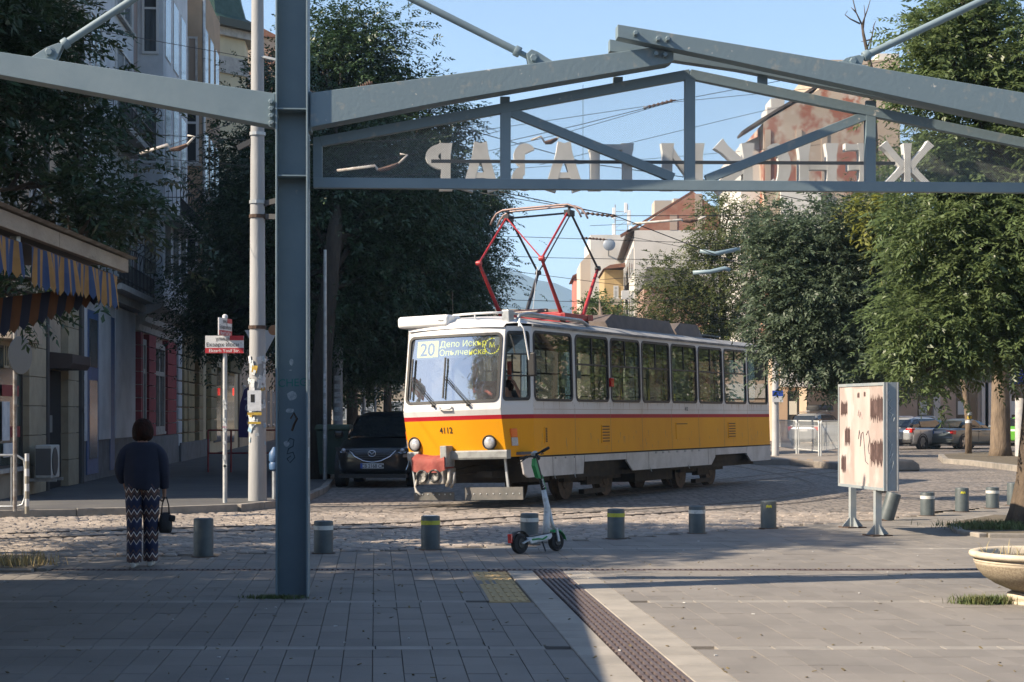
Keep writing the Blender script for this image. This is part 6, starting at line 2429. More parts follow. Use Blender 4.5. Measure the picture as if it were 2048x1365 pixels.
def crown_mesh(name, lobes, n_leaf, proto, mats_, par, base, seed, clump=.55, per=26, shell=.5, holes=None):
    g = np.random.default_rng(seed)
    cen = np.array([l[0] for l in lobes])
    rad = np.array([l[1] for l in lobes])
    wgt = (rad[:, 0] * rad[:, 1] * rad[:, 2]) ** (2 / 3)
    wgt /= wgt.sum()
    ncl = max(8, int(n_leaf / per))
    li = g.choice(len(lobes), ncl, p=wgt)
    dirs = g.normal(size=(ncl, 3))
    dirs /= np.linalg.norm(dirs, axis=1)[:, None]
    r = shell + (1 - shell) * g.random(ncl) ** .6
    r *= 1 + .17 * g.normal(size=ncl)
    cc = cen[li] + dirs * rad[li] * r[:, None]
    cs = clump * np.exp(g.normal(0, .35, ncl))
    ci = np.repeat(np.arange(ncl), per)
    N = len(ci)
    off = g.normal(size=(N, 3))
    off /= np.maximum(np.linalg.norm(off, axis=1), 1e-6)[:, None]
    rr = g.random(N) ** .5
    pos = cc[ci] + off * (cs[ci] * rr)[:, None] * np.array([1, 1, .7])
    out = off * .8 + dirs[ci] * .7 + g.normal(0, .35, (N, 3))
    out[:, 2] = out[:, 2] * .6 - .12
    Y = out / np.linalg.norm(out, axis=1)[:, None]
    upv = np.tile(np.array([0., 0, 1]), (N, 1)) + g.normal(0, .35, (N, 3))
    X = np.cross(Y, upv)
    X /= np.maximum(np.linalg.norm(X, axis=1), 1e-6)[:, None]
    Z = np.cross(X, Y)
    sc = g.uniform(.7, 1.2, N)
    R_ = np.stack([X, Y, Z], axis=2) * sc[:, None, None]
    P = proto.reshape(-1, 3)
    V = np.einsum('nij,kj->nki', R_, P) + pos[:, None, :]
    V = V.reshape(-1, 3)
    V += g.normal(0, .10 * np.linalg.norm(proto[0, 2] - proto[0, 0]), V.shape)
    if holes:
        V4 = V.reshape(N, -1, 3)
        ctr = V4.mean(axis=1)
        keep = np.ones(N, bool)
        sd = np.array(sun_dir)
        for hp, hr in holes:
            q = ctr - np.array(hp)
            keep &= np.linalg.norm(q - (q @ sd)[:, None] * sd, axis=1) > hr
        V = V4[keep].reshape(-1, 3)
        N = int(keep.sum())
    V = V - np.array(base)
    return mesh_np(name, V, 4, N * len(proto), mats_, par)


def limb_mesh(par, base, trunk, lobes, mat_, seed, twigs=5, name='trunk', rt=None):
    r_ = random.Random(seed)
    m = MB()
    B = Vector(base)
    pts = [Vector(p) - B for p, r in trunk]
    rs = [r for p, r in trunk]
    cen = sum((Vector(c) for c, q in lobes), Vector()) / len(lobes) - B
    top = Vector((pts[-1].x * .6 + cen.x * .4, pts[-1].y * .6 + cen.y * .4, max(pts[-1].z + .6, cen.z + .8)))
    m.tube(pts + [pts[-1].lerp(top, .5), top], rs + [rs[-1] * .55, .02], 14)
    m.build('trunk', mat_, par, smooth='all')
    m = MB()
    for c, rad in lobes:
        c = Vector(c) - B
        s = pts[-1].lerp(pts[-2], r_.random() * .6)
        r0 = rs[-1] * .7
        mid = s.lerp(c, .5) + Vector((r_.uniform(-.3, .3), r_.uniform(-.3, .3), r_.uniform(.1, .5)))
        m.tube([s, mid, c], [r0 * .7, r0 * .4, r0 * .2], 6)
        for k in range(twigs):
            d = Vector((r_.gauss(0, 1), r_.gauss(0, 1), r_.gauss(0, .8))).normalized()
            e = c + Vector((d.x * rad[0], d.y * rad[1], d.z * rad[2])) * r_.uniform(.6, .95)
            s2 = mid.lerp(c, r_.uniform(.2, 1))
            m2 = s2.lerp(e, .55) + Vector((0, 0, r_.uniform(-.1, .25)))
            m.tube([s2, m2, e], [r0 * .35, r0 * .22, .008], 5, caps=False)
    m.build('limbs', mat_, par, smooth='all')


def tree(label, base, trunk, lobes, n_leaf, proto, lm, seed, name='tree', bk=None, clump=.55, per=26, shell=.5, group=None, twigs=5, holes=None):
    o = thing(name, label, 'tree', base, 0, group)
    limb_mesh(o, base, trunk, lobes, bk or bark, seed, twigs)
    crown_mesh('crown', lobes, n_leaf, proto, lm, o, base, seed, clump, per, shell, holes)
    return o


def lob(D, *rows, depth=1.0):
    """(px, py, rx px, rz px [, dD]) at distance D -> lobes in metres"""
    out = []
    for r in rows:
        d = D + (r[4] if len(r) > 4 else 0)
        rx, rz = r[2] / F * d, r[3] / F * d
        out.append((tuple(at(r[0], r[1], d)), (rx, (rx + rz) / 2 * depth, rz)))
    return out


ash = leaf_proto(4, .30, .034)
ash_r = leaf_proto(4, .25, .031)
ash_s = leaf_proto(3, .30, .05)
ash_f = leaf_proto(2, .42, .11)

# left street tree (trunk stands just outside the frame)
B = Vector((-7.4, 20.3, 0))
tree('dark leafy street tree filling the upper left corner above the awning', B, [(B, .22), ((-7.4, 20.3, 2), .17), ((-7.2, 20.4, 3.6), .13)],
     lob(21, (60, 480, 190, 120), (120, 370, 150, 130), (20, 200, 210, 170), (40, 30, 110, 110), (190, 460, 85, 110), (205, 570, 60, 45), (70, 590, 120, 55), (-150, 150, 260, 230), (-60, -120, 150, 130), (-190, -60, 200, 160, -1), depth=.95) + [((-7.7, 16.9, 4.3), (1.7, 1.5, 1.3)), ((-8.0, 18.0, 6.0), (1.8, 1.6, 1.4)), ((-7.6, 19.6, 7.2), (2.0, 1.8, 1.3)), ((-8.9, 22.6, 4.0), (1.9, 1.7, 1.5)), ((-7.6, 22.0, 7.0), (1.7, 1.6, 1.3)), ((-8.6, 18.6, 3.2), (1.6, 1.6, 1.0)), ((-7.0, 20.6, 6.0), (1.6, 1.6, 1.2)), ((-8.8, 20.4, 4.6), (1.9, 1.9, 1.5))], 21000, ash, lf_dark, 21, 'street_tree', clump=.42, per=24, holes=[((-1.35, 22.6, 0), .42), ((-.75, 22.2, 0), .5), ((-.25, 21.8, 0), .4)])  # holes: leaf gaps added along the sun direction to light a cobble patch
# the big dark trees down the street
B = gr(636, 968)
tree('very tall dark tree behind the steel column, its trunk beside the parked black car', (B.x, B.y, .1), [((B.x, B.y, 0), .30), ((B.x + .1, B.y, 3), .24), ((B.x + .4, B.y, 6), .18)],
     lob(47, (700, 150, 120, 120), (600, 270, 130, 140), (790, 290, 130, 130), (700, 420, 200, 130), (520, 420, 110, 130), (850, 440, 90, 110), (640, 560, 210, 110), (460, 540, 100, 100), (430, 640, 80, 60), (800, 590, 130, 90), (650, 100, 70, 60), (860, 250, 55, 60), (750, 660, 110, 60), (700, 710, 110, 50), (610, 700, 60, 60), (880, 560, 70, 90), (640, 420, 130, 130, -3.5), (740, 500, 120, 120, -3.5), (560, 500, 110, 110, -3), (820, 400, 90, 110, -3), (690, 300, 120, 110, -3), (650, 600, 90, 110, -4), (700, 460, 90, 100, -4), (620, 400, 80, 100, -4)), 50000, ash_s, lf_dark, 22, 'street_tree', clump=.85, per=30, shell=.4, bk=mat('bark_dark', (.05, .04, .03), .95, c2=(.03, .025, .02), scale=9, bump=1.0, bscale=24, bdist=.03, stretch=(1, 1, .3)))
B = gr(850, 925)
tree('broad tree behind the tram with sunlit leaf edges against the sky', (B.x, B.y, .0), [((B.x, B.y, 0), .28), ((B.x, B.y, 3), .22), ((B.x + .3, B.y, 6.5), .16)],
     lob(62, (900, 480, 80, 110), (960, 410, 40, 50), (940, 540, 55, 60), (910, 620, 70, 50), (830, 560, 100, 110), (860, 380, 70, 90), (990, 395, 25, 22), (965, 480, 35, 30), (800, 690, 90, 60), (960, 600, 22, 22)), 13000, ash_s, lf_dark, 23, 'street_tree', clump=.7, per=24, shell=.35)
B = gr(705, 912)
tree('dark tree further down the street above the parked cars', (B.x, B.y, 0), [((B.x, B.y, 0), .25), ((B.x, B.y, 3), .2), ((B.x, B.y, 6), .15)],
     lob(74, (700, 600, 120, 90), (760, 660, 80, 60), (640, 680, 80, 60), (690, 500, 90, 80), (600, 640, 70, 70), (700, 740, 90, 45), (790, 740, 40, 40)), 5000, ash_f, lf_dark, 24, 'street_tree', clump=.8, per=18)
B = gr(520, 925)
tree('dark tree standing before the yellow building behind the concrete pole', (B.x, B.y, 0), [((B.x, B.y, 0), .2), ((B.x, B.y, 3), .16), ((B.x, B.y, 6), .12)],
     lob(60, (500, 560, 90, 110), (540, 650, 70, 60), (450, 600, 60, 80), (520, 400, 60, 110), (540, 220, 40, 90)), 7000, ash_s, lf_dark, 25, 'street_tree', clump=.65, per=20)
B = gr(775, 893)
tree('greener tree at the end of the street left of the tram', (B.x, B.y, 0), [((B.x, B.y, 0), .25), ((B.x, B.y, 3), .2), ((B.x, B.y, 5), .15)],
     lob(92, (780, 740, 45, 50), (800, 690, 50, 40), (740, 740, 50, 60), (690, 740, 45, 60), (660, 770, 40, 40), (630, 740, 40, 70)), 3000, ash_f, lf_dark, 26, 'street_tree', clump=.8, per=16)
# right hand trees
B = gr(2075, 1050, .05)
o = tree('big light green ash tree at the right edge with thick rough trunk', (B.x, B.y, .05), [((B.x, B.y, .0), .50), ((B.x, B.y, .25), .40), ((B.x + .02, B.y, .7), .32), ((B.x + .1, B.y, 2.2), .26), ((B.x, B.y, 4.2), .2)],
     lob(25.5, (1930, 560, 125, 120), (1870, 650, 90, 90), (1990, 665, 110, 85), (1900, 450, 120, 90), (2030, 480, 150, 140), (1850, 745, 45, 30), (1970, 330, 110, 110), (1890, 300, 70, 60), (1930, 120, 110, 90), (2040, 130, 110, 120), (1860, 80, 50, 50), (1870, 200, 70, 40), (2160, 300, 180, 260), (2180, 600, 160, 160), (1930, 10, 70, 60)  ), 19000, ash_r, lf_light, 31, 'ash_tree', clump=.40, per=24)
B = gr(1762, 985)
tr2 = tree('bluish green ash tree with drooping leaves above the advertising board', (B.x, B.y, 0), [((B.x, B.y, 0), .14), ((B.x, B.y, 1.6), .12), ((B.x - .3, B.y, 3.2), .09)],
     lob(33, (1690, 540, 100, 70), (1620, 600, 75, 80), (1720, 660, 85, 80), (1570, 560, 55, 70), (1640, 680, 80, 55), (1600, 725, 50, 30), (1560, 650, 40, 50), (1780, 560, 70, 90), (1640, 470, 90, 50), (1740, 440, 90, 50), (1710, 720, 70, 30), (1800, 710, 50, 50), (1570, 470, 60, 50), (1820, 640, 60, 70), (1800, 480, 50, 60), (1660, 750, 25, 18)), 13500, ash_r, lf_blue, 32, 'ash_tree', clump=.42, per=22)
keys = leaf_proto(5, .30, .045, .9)
crown_mesh('seed_cluster', lob(32.0, (1735, 435, 14, 25), (1745, 400, 30, 20), (1705, 540, 8, 18), (1760, 395, 30, 10), (1620, 480, 8, 14), (1770, 500, 8, 14)), 80, keys, lf_seed, tr2, (B.x, B.y, 0), 5, .25, 8)
for (D, px, py, lobes, n, lm, sd, lab) in (
        (66, 1440, 905, ((1330, 590, 60, 70), (1300, 630, 40, 50), (1410, 560, 70, 60), (1390, 640, 80, 60), (1470, 450, 70, 60), (1420, 480, 40, 50), (1500, 560, 60, 90), (1460, 640, 80, 60), (1540, 450, 50, 50), (1440, 420, 40, 30)), 6200, lf_mid, 33, 'olive green street tree rising behind the tram roof'),
        (75, 1700, 900, ((1640, 680, 80, 90), (1740, 640, 80, 100), (1820, 670, 90, 70), (1920, 690, 90, 60), (1850, 600, 80, 90), (1980, 640, 80, 100)), 3800, lf_dark, 34, 'dark tree in shade behind the parked cars'),
        (100, 1195, 895, ((1190, 640, 50, 40), (1230, 660, 40, 30), (1150, 660, 30, 25), (1200, 620, 25, 20)), 1500, lf_fresh, 35, 'small fresh green tree behind the pantograph'),
        (58, 2001, 921, ((1960, 250, 130, 110), (1780, 330, 60, 80), (1745, 420, 60, 50), (2050, 380, 130, 150), (1880, 340, 90, 80), (2010, 560, 120, 120), (1900, 480, 80, 80), (1990, 100, 100, 90)), 3400, lf_mid, 36, 'tall tree with pale trunk on the right island')):
    B = gr(px, py)
    ztop = at(lobes[0][0], lobes[0][1], D).z
    tree(lab, (B.x, B.y, 0), [((B.x, B.y, 0), .46 if sd == 36 else .22), ((B.x, B.y, .5), .36 if sd == 36 else .2), ((B.x, B.y, 3), .3 if sd == 36 else .17), ((B.x + .2, B.y, min(6, max(4, ztop - 1))), .16)],
         lob(D, *lobes), n, ash_s if D < 80 else ash_f, lm, sd, 'street_tree', bk=bark_pale, clump=.7, per=22)
B = gr(1937, 916)
o = thing('pollarded_tree', 'thin pollarded trunk with wrapped stickers before the grey sedan', 'tree trunk', (B.x, B.y, .1))
MB().tube([(0, 0, 0), (.0, 0, 1.2), (-.12, 0, 2.4), (-.3, 0, 3.2)], [.13, .12, .11, .09], 10).build('trunk', bark_pale, o, smooth='all')
for z, cc in ((1.5, sticker_m), (1.35, cols[1]), (1.2, cols[0])):
    MB().lathe([(.128, z), (.128, z + .12)], 12, caps=False).build('sticker', cc, o)
for k, (x, y) in enumerate(((17.5, 47), (21.5, 52), (25, 58), (22, 66))):
    tree(('nearest', 'second', 'third', 'farthest')[k] + ' of the trees lining the right side of the square', (x, y, 0), [((x, y, 0), .25), ((x, y, 2), .2), ((x, y, 3.2), .16)],
         [((x, y - 1, 4.2), (2.0, 2.2, 1.9)), ((x + 1.2, y + 1, 4.9), (2.1, 2.3, 2)), ((x + .2, y + 1, 6.2), (1.9, 2, 1.7)), ((x + 1, y - 1.2, 3.4), (1.9, 1.9, 1.3))], 2200, ash_f, lf_light, 41 + k, 'ash_tree', clump=.7, per=18, group='trees lining the right side of the square')
# bare branch above the rafters
B = Vector((at(1735, 330, 60).x, 60, 0))
o = thing('bare_tree', 'leafless thin tree top against the sky above the sign', 'tree', B)
m = MB()


def br(pts, r0, r1):
    P = [at(px, py, 60) - B for px, py in pts]
    m.tube(P, [r0 + (r1 - r0) * i / (len(P) - 1) for i in range(len(P))], 6)


br([(1760, 800), (1755, 400), (1745, 150), (1738, 120), (1727, 70), (1724, 50)], .12, .035)
for pts in ([(1724, 50), (1712, 25), (1706, 0), (1703, -20)], [(1724, 50), (1735, 20), (1742, -5)], [(1720, 48), (1700, 38), (1690, 30), (1695, 22)], [(1738, 110), (1748, 50), (1752, 42)], [(1735, 95), (1745, 70), (1740, 60)], [(1726, 60), (1730, 30), (1728, 10)], [(1740, 80), (1722, 84)], [(1712, 25), (1702, 15)]):
    br(pts, .03, .008)
m.build('branches', bark, o, smooth='all')

# ================================================================== CARS
car_glass = mat('car_glass', (.012, .016, .018), .06, spec=.7, coat=.3)
tyre_m = mat('tyre', (.015, .015, .016), .8)
rim_m = mat('rim', (.36, .37, .38), .35, .8)
plate_w = mat('plate_white', (.6, .61, .62), .5)
plate_b = mat('plate_blue', (.03, .09, .4), .5)
trim_b = mat('car_trim_black', (.02, .02, .022), .55)


def paint(name, c, metal=.3):
    return mat(name, c, .3, metal, coat=.8, spec=.5)


def car(name, label, loc, rz, body, L=4.5, W=1.8, hood=.98, belt=1.0, roof=1.5, nose=.72, deck=1.05, yw0=-1.05, yw1=-.25, yr0=1.35, yr1=1.95, suv=False, rear=True, front=True, plate='', cat='car'):
    """front at -y; yw0/yw1 base and top of the windscreen, yr0/yr1 top and base of the rear window"""
    o = thing(name, label, cat, loc, rz, 'parked cars')
    h = L / 2
    gc = .19 if not suv else .24
    st_ = [(-h + .02, .58, gc + .14, nose - .12, nose - .10), (-h + .10, .84, gc + .04, nose, nose + .02), (-h + .35, .93, gc, nose + .07, nose + .11), (-h + .9, .97, gc, (hood + nose) / 2 + .06, (hood + nose) / 2 + .12),
           (yw0, .99, gc, belt - .02, hood + .04), (0, 1.0, gc, belt + .01, belt + .04), (yr1 - .3, .99, gc, belt + .03, belt + .06), (yr1 + .02, .97, gc, (belt + deck) / 2, deck), (h - .25, .93, gc + .03, deck - .06, deck - .01),
           (h - .06, .87, gc + .06, deck - .14, deck - .08), (h, .78, gc + .16, deck - .24, deck - .2)]
    loops = []
    for (y, w, z0, zs, zt) in st_:
        w = w * W / 2
        zm = z0 + (zs - z0) * .55
        half = [(w * .80, z0), (w * .96, z0 + .06), (w * 1.0, zm), (w * .985, zm + (zs - zm) * .55), (w * .93, zs), (w * .80, zt - .01), (w * .4, zt + .012)]
        loops.append([Vector((x, y, z)) for x, z in half] + [Vector((-x, y, z)) for x, z in reversed(half)])
    bo = MB().loft(loops).build('body', body, o, smooth='all', sub=2)
    # greenhouse
    wb, wt = W / 2 * .89, W / 2 * .70
    zb_ = belt - .02
    G = {}
    bot = [(wb * .93, yw0, zb_ - .0), (wb, (yw0 + yw1) / 2 + .25, zb_ + .02), (wb, yr0 - .3, zb_ + .03), (wb * .93, yr1, deck - .02)]
    top = [(wt * .93, yw1, roof - .07), (wt, yw1 + .45, roof - .01), (wt, yr0 - .35, roof - .01), (wt * .95, yr0, roof - .07)]
    m = MB()
    ringb = [Vector(p) for p in bot] + [Vector((-x, y, z)) for x, y, z in reversed(bot)]
    ringm = [b2.lerp(Vector(t), .6) + Vector((math.copysign(.02, b2.x), 0, .0)) for b2, t in zip(ringb, [Vector(p) for p in top] + [Vector((-x, y, z)) for x, y, z in reversed(top)])]
    ringt = [Vector(p) for p in top] + [Vector((-x, y, z)) for x, y, z in reversed(top)]
    ringc = [Vector((p.x * .55, p.y * .9 + .04, roof + .03)) for p in ringt]
    m.loft([ringb, ringm, ringt, ringc], caps=True)
    m.build('cabin', body, o, smooth='all', sub=1)

    def gq(a, b2, c, d, nm, off=.016, k=(.07, .93, .08, .93), mm=None):
        A, B_, C_, D_ = [Vector(p) for p in (a, b2, c, d)]
        n = (B_ - A).cross(D_ - A).normalized()

        def bl(u, v):
            p = A.lerp(B_, u).lerp(D_.lerp(C_, u), v)
            return p + n * (off + .016 * 4 * v * (1 - v))
        us = [k[0] + (k[1] - k[0]) * i / 3 for i in range(4)]
        q = MB().loft([[bl(u, v) for u in us] for v in (k[2], k[2] + (k[3] - k[2]) * .33, k[2] + (k[3] - k[2]) * .66, k[3])], caps=False, closed=False)
        return q.build(nm, mm or car_glass, o, smooth='all')
    b_, t_ = [Vector(p) for p in bot], [Vector(p) for p in top]
    mx = lambda p: Vector((-p.x, p.y, p.z))
    gq(mx(b_[0]), b_[0], t_[0], mx(t_[0]), 'windscreen', k=(.03, .97, .06, .92))
    gq(b_[3], mx(b_[3]), mx(t_[3]), t_[3], 'rear_window', k=(.05, .95, .12, .92))
    for s in (0, 1):
        for i in range(3):
            A, B_, C_, D_ = b_[i], b_[i + 1], t_[i + 1], t_[i]
            kk_ = ((.12, .98, .08, .9), (.03, .97, .08, .9), (.03, .86, .08, .88))[i]
            if s == 0:
                gq(A, B_, C_, D_, 'side_window', k=kk_)
            else:
                A, B_, C_, D_ = mx(A), mx(B_), mx(C_), mx(D_)
                gq(B_, A, D_, C_, 'side_window', k=(1 - kk_[1], 1 - kk_[0], kk_[2], kk_[3]))
    r = .33 if not suv else .365
    for y in (-h + .85, h - .90):
        for s in (-1, 1):
            Mx = Matrix.Rotation(RAD(90 * s), 3, 'Y')
            c = (s * (W / 2 - .13), y, r)
            MB().lathe([(r + .065, -.02), (r + .065, .128), (r + .03, .131), (r + .02, .0)], 26, (s * (W / 2 - .13), y, r + .01), Mx, caps=False).build('wheel_arch', trim_b, o, smooth=True)
            wh = MB().lathe([(.1, .02), (r * .66, .02), (r * .68, .10), (r * .74, .135), (r * .93, .13), (r, .09), (r, -.1), (.1, -.1)], 28, c, Mx, caps=False).build('wheel', tyre_m, o, smooth=True)
            q = MB()
            for k in range(5):
                a = 2 * pi * k / 5
                d = Mx @ Vector((cos(a), sin(a), 0))
                z_ = Mx @ Vector((0, 0, 1))
                cc = Vector(c) + z_ * .10
                q.bar(cc + d * .03, cc + d * r * .66, .075, .02, up=z_, w1=.11)
            q.lathe([(.07, .0), (.07, .115), (.001, .12)], 12, c, Mx, caps=False)
            q.build('rim', rim_m, wh)
    q = MB()
    q.bx(-W / 2 * .82, W / 2 * .82, -h + .0, h - .02, gc - .02, gc + .06)
    q.build('underside', trim_b, o)
    for s in (-1, 1):
        MB().box((s * (W / 2 + .09), yw0 + .38, belt + .08), (.20, .14, .15)).build('mirror', body, o, bevel=.04)
        q = MB()
        for y in (yw0 + .22, .25, yr1 - .55):
            q.box((s * W / 2 * .998, y, (gc + belt) / 2 + .05), (.006, .012, belt - gc - .22))
        q.build('door_gap', trim_b, o)
        q = MB()
        for y in (.05, .95):
            q.box((s * (W / 2 * .985 + .012), y, belt - .12), (.03, .2, .035))
        q.build('door_handle', body, o)
    return o


# black SUV facing the camera
blk = paint('car_black', (.006, .007, .010), 0)
loc = gr(757, 976)
suv = car('parked_suv', 'black shiny SUV parked facing the camera just left of the tram', (loc.x, loc.y + 2.2, 0), RAD(-3.5), blk, L=4.5, W=1.84, hood=1.05, belt=1.10, roof=1.68, nose=.86, deck=1.12, yw0=-1.0, yw1=-.2, yr0=1.6, yr1=2.05, suv=True)
fy = -2.25


def sfront(x):
    return fy + .02 + .30 * (abs(x) / .92) ** 2.6


for s in (-1, 1):
    pts = [(.50, .84), (.70, .87), (.84, .91), (.88, .88), (.80, .79), (.60, .775)]
    hl = MB().prism([(s * u, v) for u, v in pts], lambda u, v, d: (u, sfront(u) + d - .015, v), -.03, .12).build('headlight', mat('lamp_dark', (.05, .055, .06), .1, coat=1), suv)
    MB().lathe([(.055, 0), (.05, .02), (.001, .03)], 16, (s * .66, sfront(.66) - .045, .825), Matrix.Rotation(RAD(90), 3, 'X'), caps=False).build('lens', lens_clear, hl, smooth='all')
    MB().tube([(s * .58, sfront(.58) - .05, .79), (s * .62, sfront(.62) - .055, .77), (s * .7, sfront(.7) - .05, .775), (s * .74, sfront(.74) - .05, .80)], .010, 6).build('chrome_arc', chrome, hl)
gp = [(-.52, .83), (-.40, .70), (-.2, .60), (0, .565), (.2, .60), (.40, .70), (.52, .83)]
MB().tube([(u, sfront(u) - .035, v) for u, v in gp], .016, 8).build('grille_chrome', chrome, suv, smooth='all')
m = MB().prism(gp, lambda u, v, d: (u, sfront(u) + d - .02, v), .0, .05)
gl_ = m.build('grille', trim_b, suv)
m = MB()
for z, w in ((.79, .47), (.745, .42), (.70, .36), (.655, .28)):
    m.tube([(-w, sfront(w) - .03, z), (0, sfront(0) - .03, z), (w, sfront(w) - .03, z)], .007, 5)
m.build('grille_slat', mat('slat_grey', (.12, .12, .13), .4, .6), gl_)
P = [(.085 * cos(t), sfront(0) - .06, .765 + .065 * sin(t)) for t in [2 * pi * i / 22 for i in range(23)]]
em = MB().tube(P, .011, 6, caps=False).tube([(-.07, sfront(0) - .06, .80), (-.04, sfront(0) - .06, .785), (0, sfront(0) - .065, .745), (.04, sfront(0) - .06, .785), (.07, sfront(0) - .06, .80)], .010, 6).build('emblem', chrome, suv, smooth='all')


def plate_txt(o, x, y, z, txt, w=.52, d=-1):
    p = MB().box((x, y, z), (w, .012, .115)).build('number_plate', plate_w, o)
    MB().box((x - w / 2 + .025, y - .0075, z), (.05, .004, .113)).build('plate_band', plate_b, p)
    if txt:
        text_mesh(txt, .115, print_black, frame_m((x + .025, y - .0068, z - .041), (1, 0, 0), (0, 0, 1)), 'plate_lettering', p, .0006, .001, sx=.86)
    return p


plate_txt(suv, 0, sfront(0) - .05, .49, 'CB 2168 CM')
MB().prism([(-.62, .30), (.62, .30), (.55, .40), (-.55, .40)], lambda u, v, d: (u, sfront(u) - .02 + d, v), 0, .05).build('air_intake', trim_b, suv)
for s in (-1, 1):
    MB().tube([(s * .80, sfront(.80) - .04, .62), (s * .78, sfront(.78) - .04, .5), (s * .74, sfront(.74) - .035, .40)], .010, 6).build('fog_trim', chrome, suv)
for s in (-1, 1):
    MB().tube([(s * .55, -.2, 1.66), (s * .57, .3, 1.72), (s * .57, 1.3, 1.71), (s * .55, 1.6, 1.66)], .018, 6).build('roof_rail', trim_b, suv)
# dark car behind it
loc = gr(800, 940)
c2 = car('parked_car', 'dark car with only its roof showing behind the black SUV', (loc.x, loc.y + 1.5, 0), RAD(-4), paint('car_dark', (.02, .022, .026)), L=4.5, W=1.8, belt=1.05, roof=1.72, hood=1.0, nose=.8, suv=True, deck=1.05)


def rear_lights(o, L, W, z0, z1, w0, w1, body_y, split=True, m_=None):
    for s in (-1, 1):
        pts = [(w0, z0 + .02), (w1, z0), (w1 + .01, z1), (w0, z1 - .01)]
        tl_ = MB().prism([(s * u, v) for u, v in pts], lambda u, v, d: (u, body_y + d, v), -.25, .015).build('tail_light', m_ or tail_red, o, bevel=.012)
        if split:
            MB().box((s * (w0 + w1) / 2, body_y + .018, (z0 + z1) / 2), ((w1 - w0) * .45, .006, .06)).build('lens', lens_clear, tl_)


def rear_plate(o, y, z, txt=''):
    p = MB().box((0, y, z), (.52, .012, .115)).build('number_plate', plate_w, o)
    MB().box((.235, y + .0075, z), (.05, .004, .113)).build('plate_band', plate_b, p)


sil = paint('car_silver', (.42, .44, .46), .5)
loc = gr(1812, 899)
cA = car('silver_estate_car', 'silver estate car parked at an angle right behind the advertising board', (loc.x + 1.2, loc.y + 1.4, 0), RAD(133), sil, L=4.75, W=1.82, hood=.95, belt=.98, roof=1.47, nose=.70, deck=1.0, yw0=-1.0, yw1=-.25, yr0=1.9, yr1=2.22)
rear_lights(cA, 4.75, 1.82, .78, .98, .52, .84, 2.30)
rear_plate(cA, 2.385, .66)
MB().lathe([(.06, 0), (.06, .01), (.001, .012)], 16, (0, 2.33, .88), Matrix.Rotation(RAD(-90), 3, 'X')).build('emblem', chrome, cA)
MB().bx(-.85, .85, 2.30, 2.395, .30, .48).build('bumper', trim_b, cA, bevel=.03)
for s in (-1, 1):
    MB().tube([(s * .58, -.1, 1.47), (s * .6, .3, 1.53), (s * .6, 1.5, 1.52), (s * .57, 1.8, 1.46)], .016, 6).build('roof_rail', chrome, cA)
gry = paint('car_grey_blue', (.10, .125, .14), .5)
loc = gr(1893, 899)
cB = car('grey_sedan', 'grey blue sedan with red tail lights parked behind the thin trunk', (loc.x + 1.3, loc.y + 1.5, 0), RAD(131), gry, L=4.5, W=1.74, hood=.92, belt=.94, roof=1.40, nose=.68, deck=.98, yw0=-.95, yw1=-.15, yr0=1.0, yr1=1.62)
rear_lights(cB, 4.5, 1.74, .70, .88, .42, .80, 2.20, False)
rear_plate(cB, 2.235, .78)
MB().bx(-.82, .82, 2.17, 2.275, .42, .58).build('bumper', gry, cB, bevel=.03)
loc = gr(1618, 893)
cC = car('silver_suv', 'silver car with black roof box behind the white barrier panels', (loc.x + .9, loc.y + 1.8, 0), RAD(146), sil, L=4.4, W=1.8, hood=1.0, belt=1.05, roof=1.66, nose=.8, deck=1.08, yw0=-1.0, yw1=-.25, yr0=1.85, yr1=2.1, suv=True)
rear_lights(cC, 4.4, 1.8, .80, 1.0, .60, .84, 2.13, False)
rear_plate(cC, 2.21, .80)
for s in (-1, 1):
    MB().tube([(s * .55, -.1, 1.66), (s * .58, .3, 1.74), (s * .58, 1.4, 1.73), (s * .55, 1.7, 1.65)], .018, 6).build('roof_rail', chrome, cC)
rb = thing('roof_box', 'black roof box on the silver car behind the barrier', 'roof box', (loc.x + .9, loc.y + 1.8, 1.80), RAD(146))
L_ = []
for y, k, t in ((-1.0, .3, .4), (-.9, .8, .75), (-.4, 1, 1), (.6, 1, 1), (.95, .9, .85), (1.02, .6, .6)):
    L_.append([Vector((x * k, y, z)) for x, z in ((-.40, .03), (.40, .03), (.42, .16), (.34, .16 + .16 * t), (-.34, .16 + .16 * t), (-.42, .16))])
MB().loft(L_).build('box', trim_b, rb, smooth=True, bevel=.02)
for y in (-.4, .5):
    MB().bx(-.6, .6, y - .03, y + .03, -.03, .02).build('cross_bar', galv, rb)
loc = gr(2052, 893)
cD = car('green_car', 'bright green car at the right edge behind the big trunk', (loc.x + 1.0, loc.y + 1.5, 0), RAD(128), paint('car_green', (.10, .33, .03), .1), L=4.0, W=1.7, hood=.95, belt=.98, roof=1.5, nose=.7, deck=1.0, yw0=-.9, yw1=-.2, yr0=1.55, yr1=1.85)
rear_lights(cD, 4.0, 1.7, .80, 1.1, .66, .82, 1.92, False)
rear_plate(cD, 1.985, .8)

# ================================================================== PEOPLE AND SMALL VEHICLES
skin_m = mat('skin', (.40, .22, .15), .55, c2=(.34, .18, .12), scale=8)


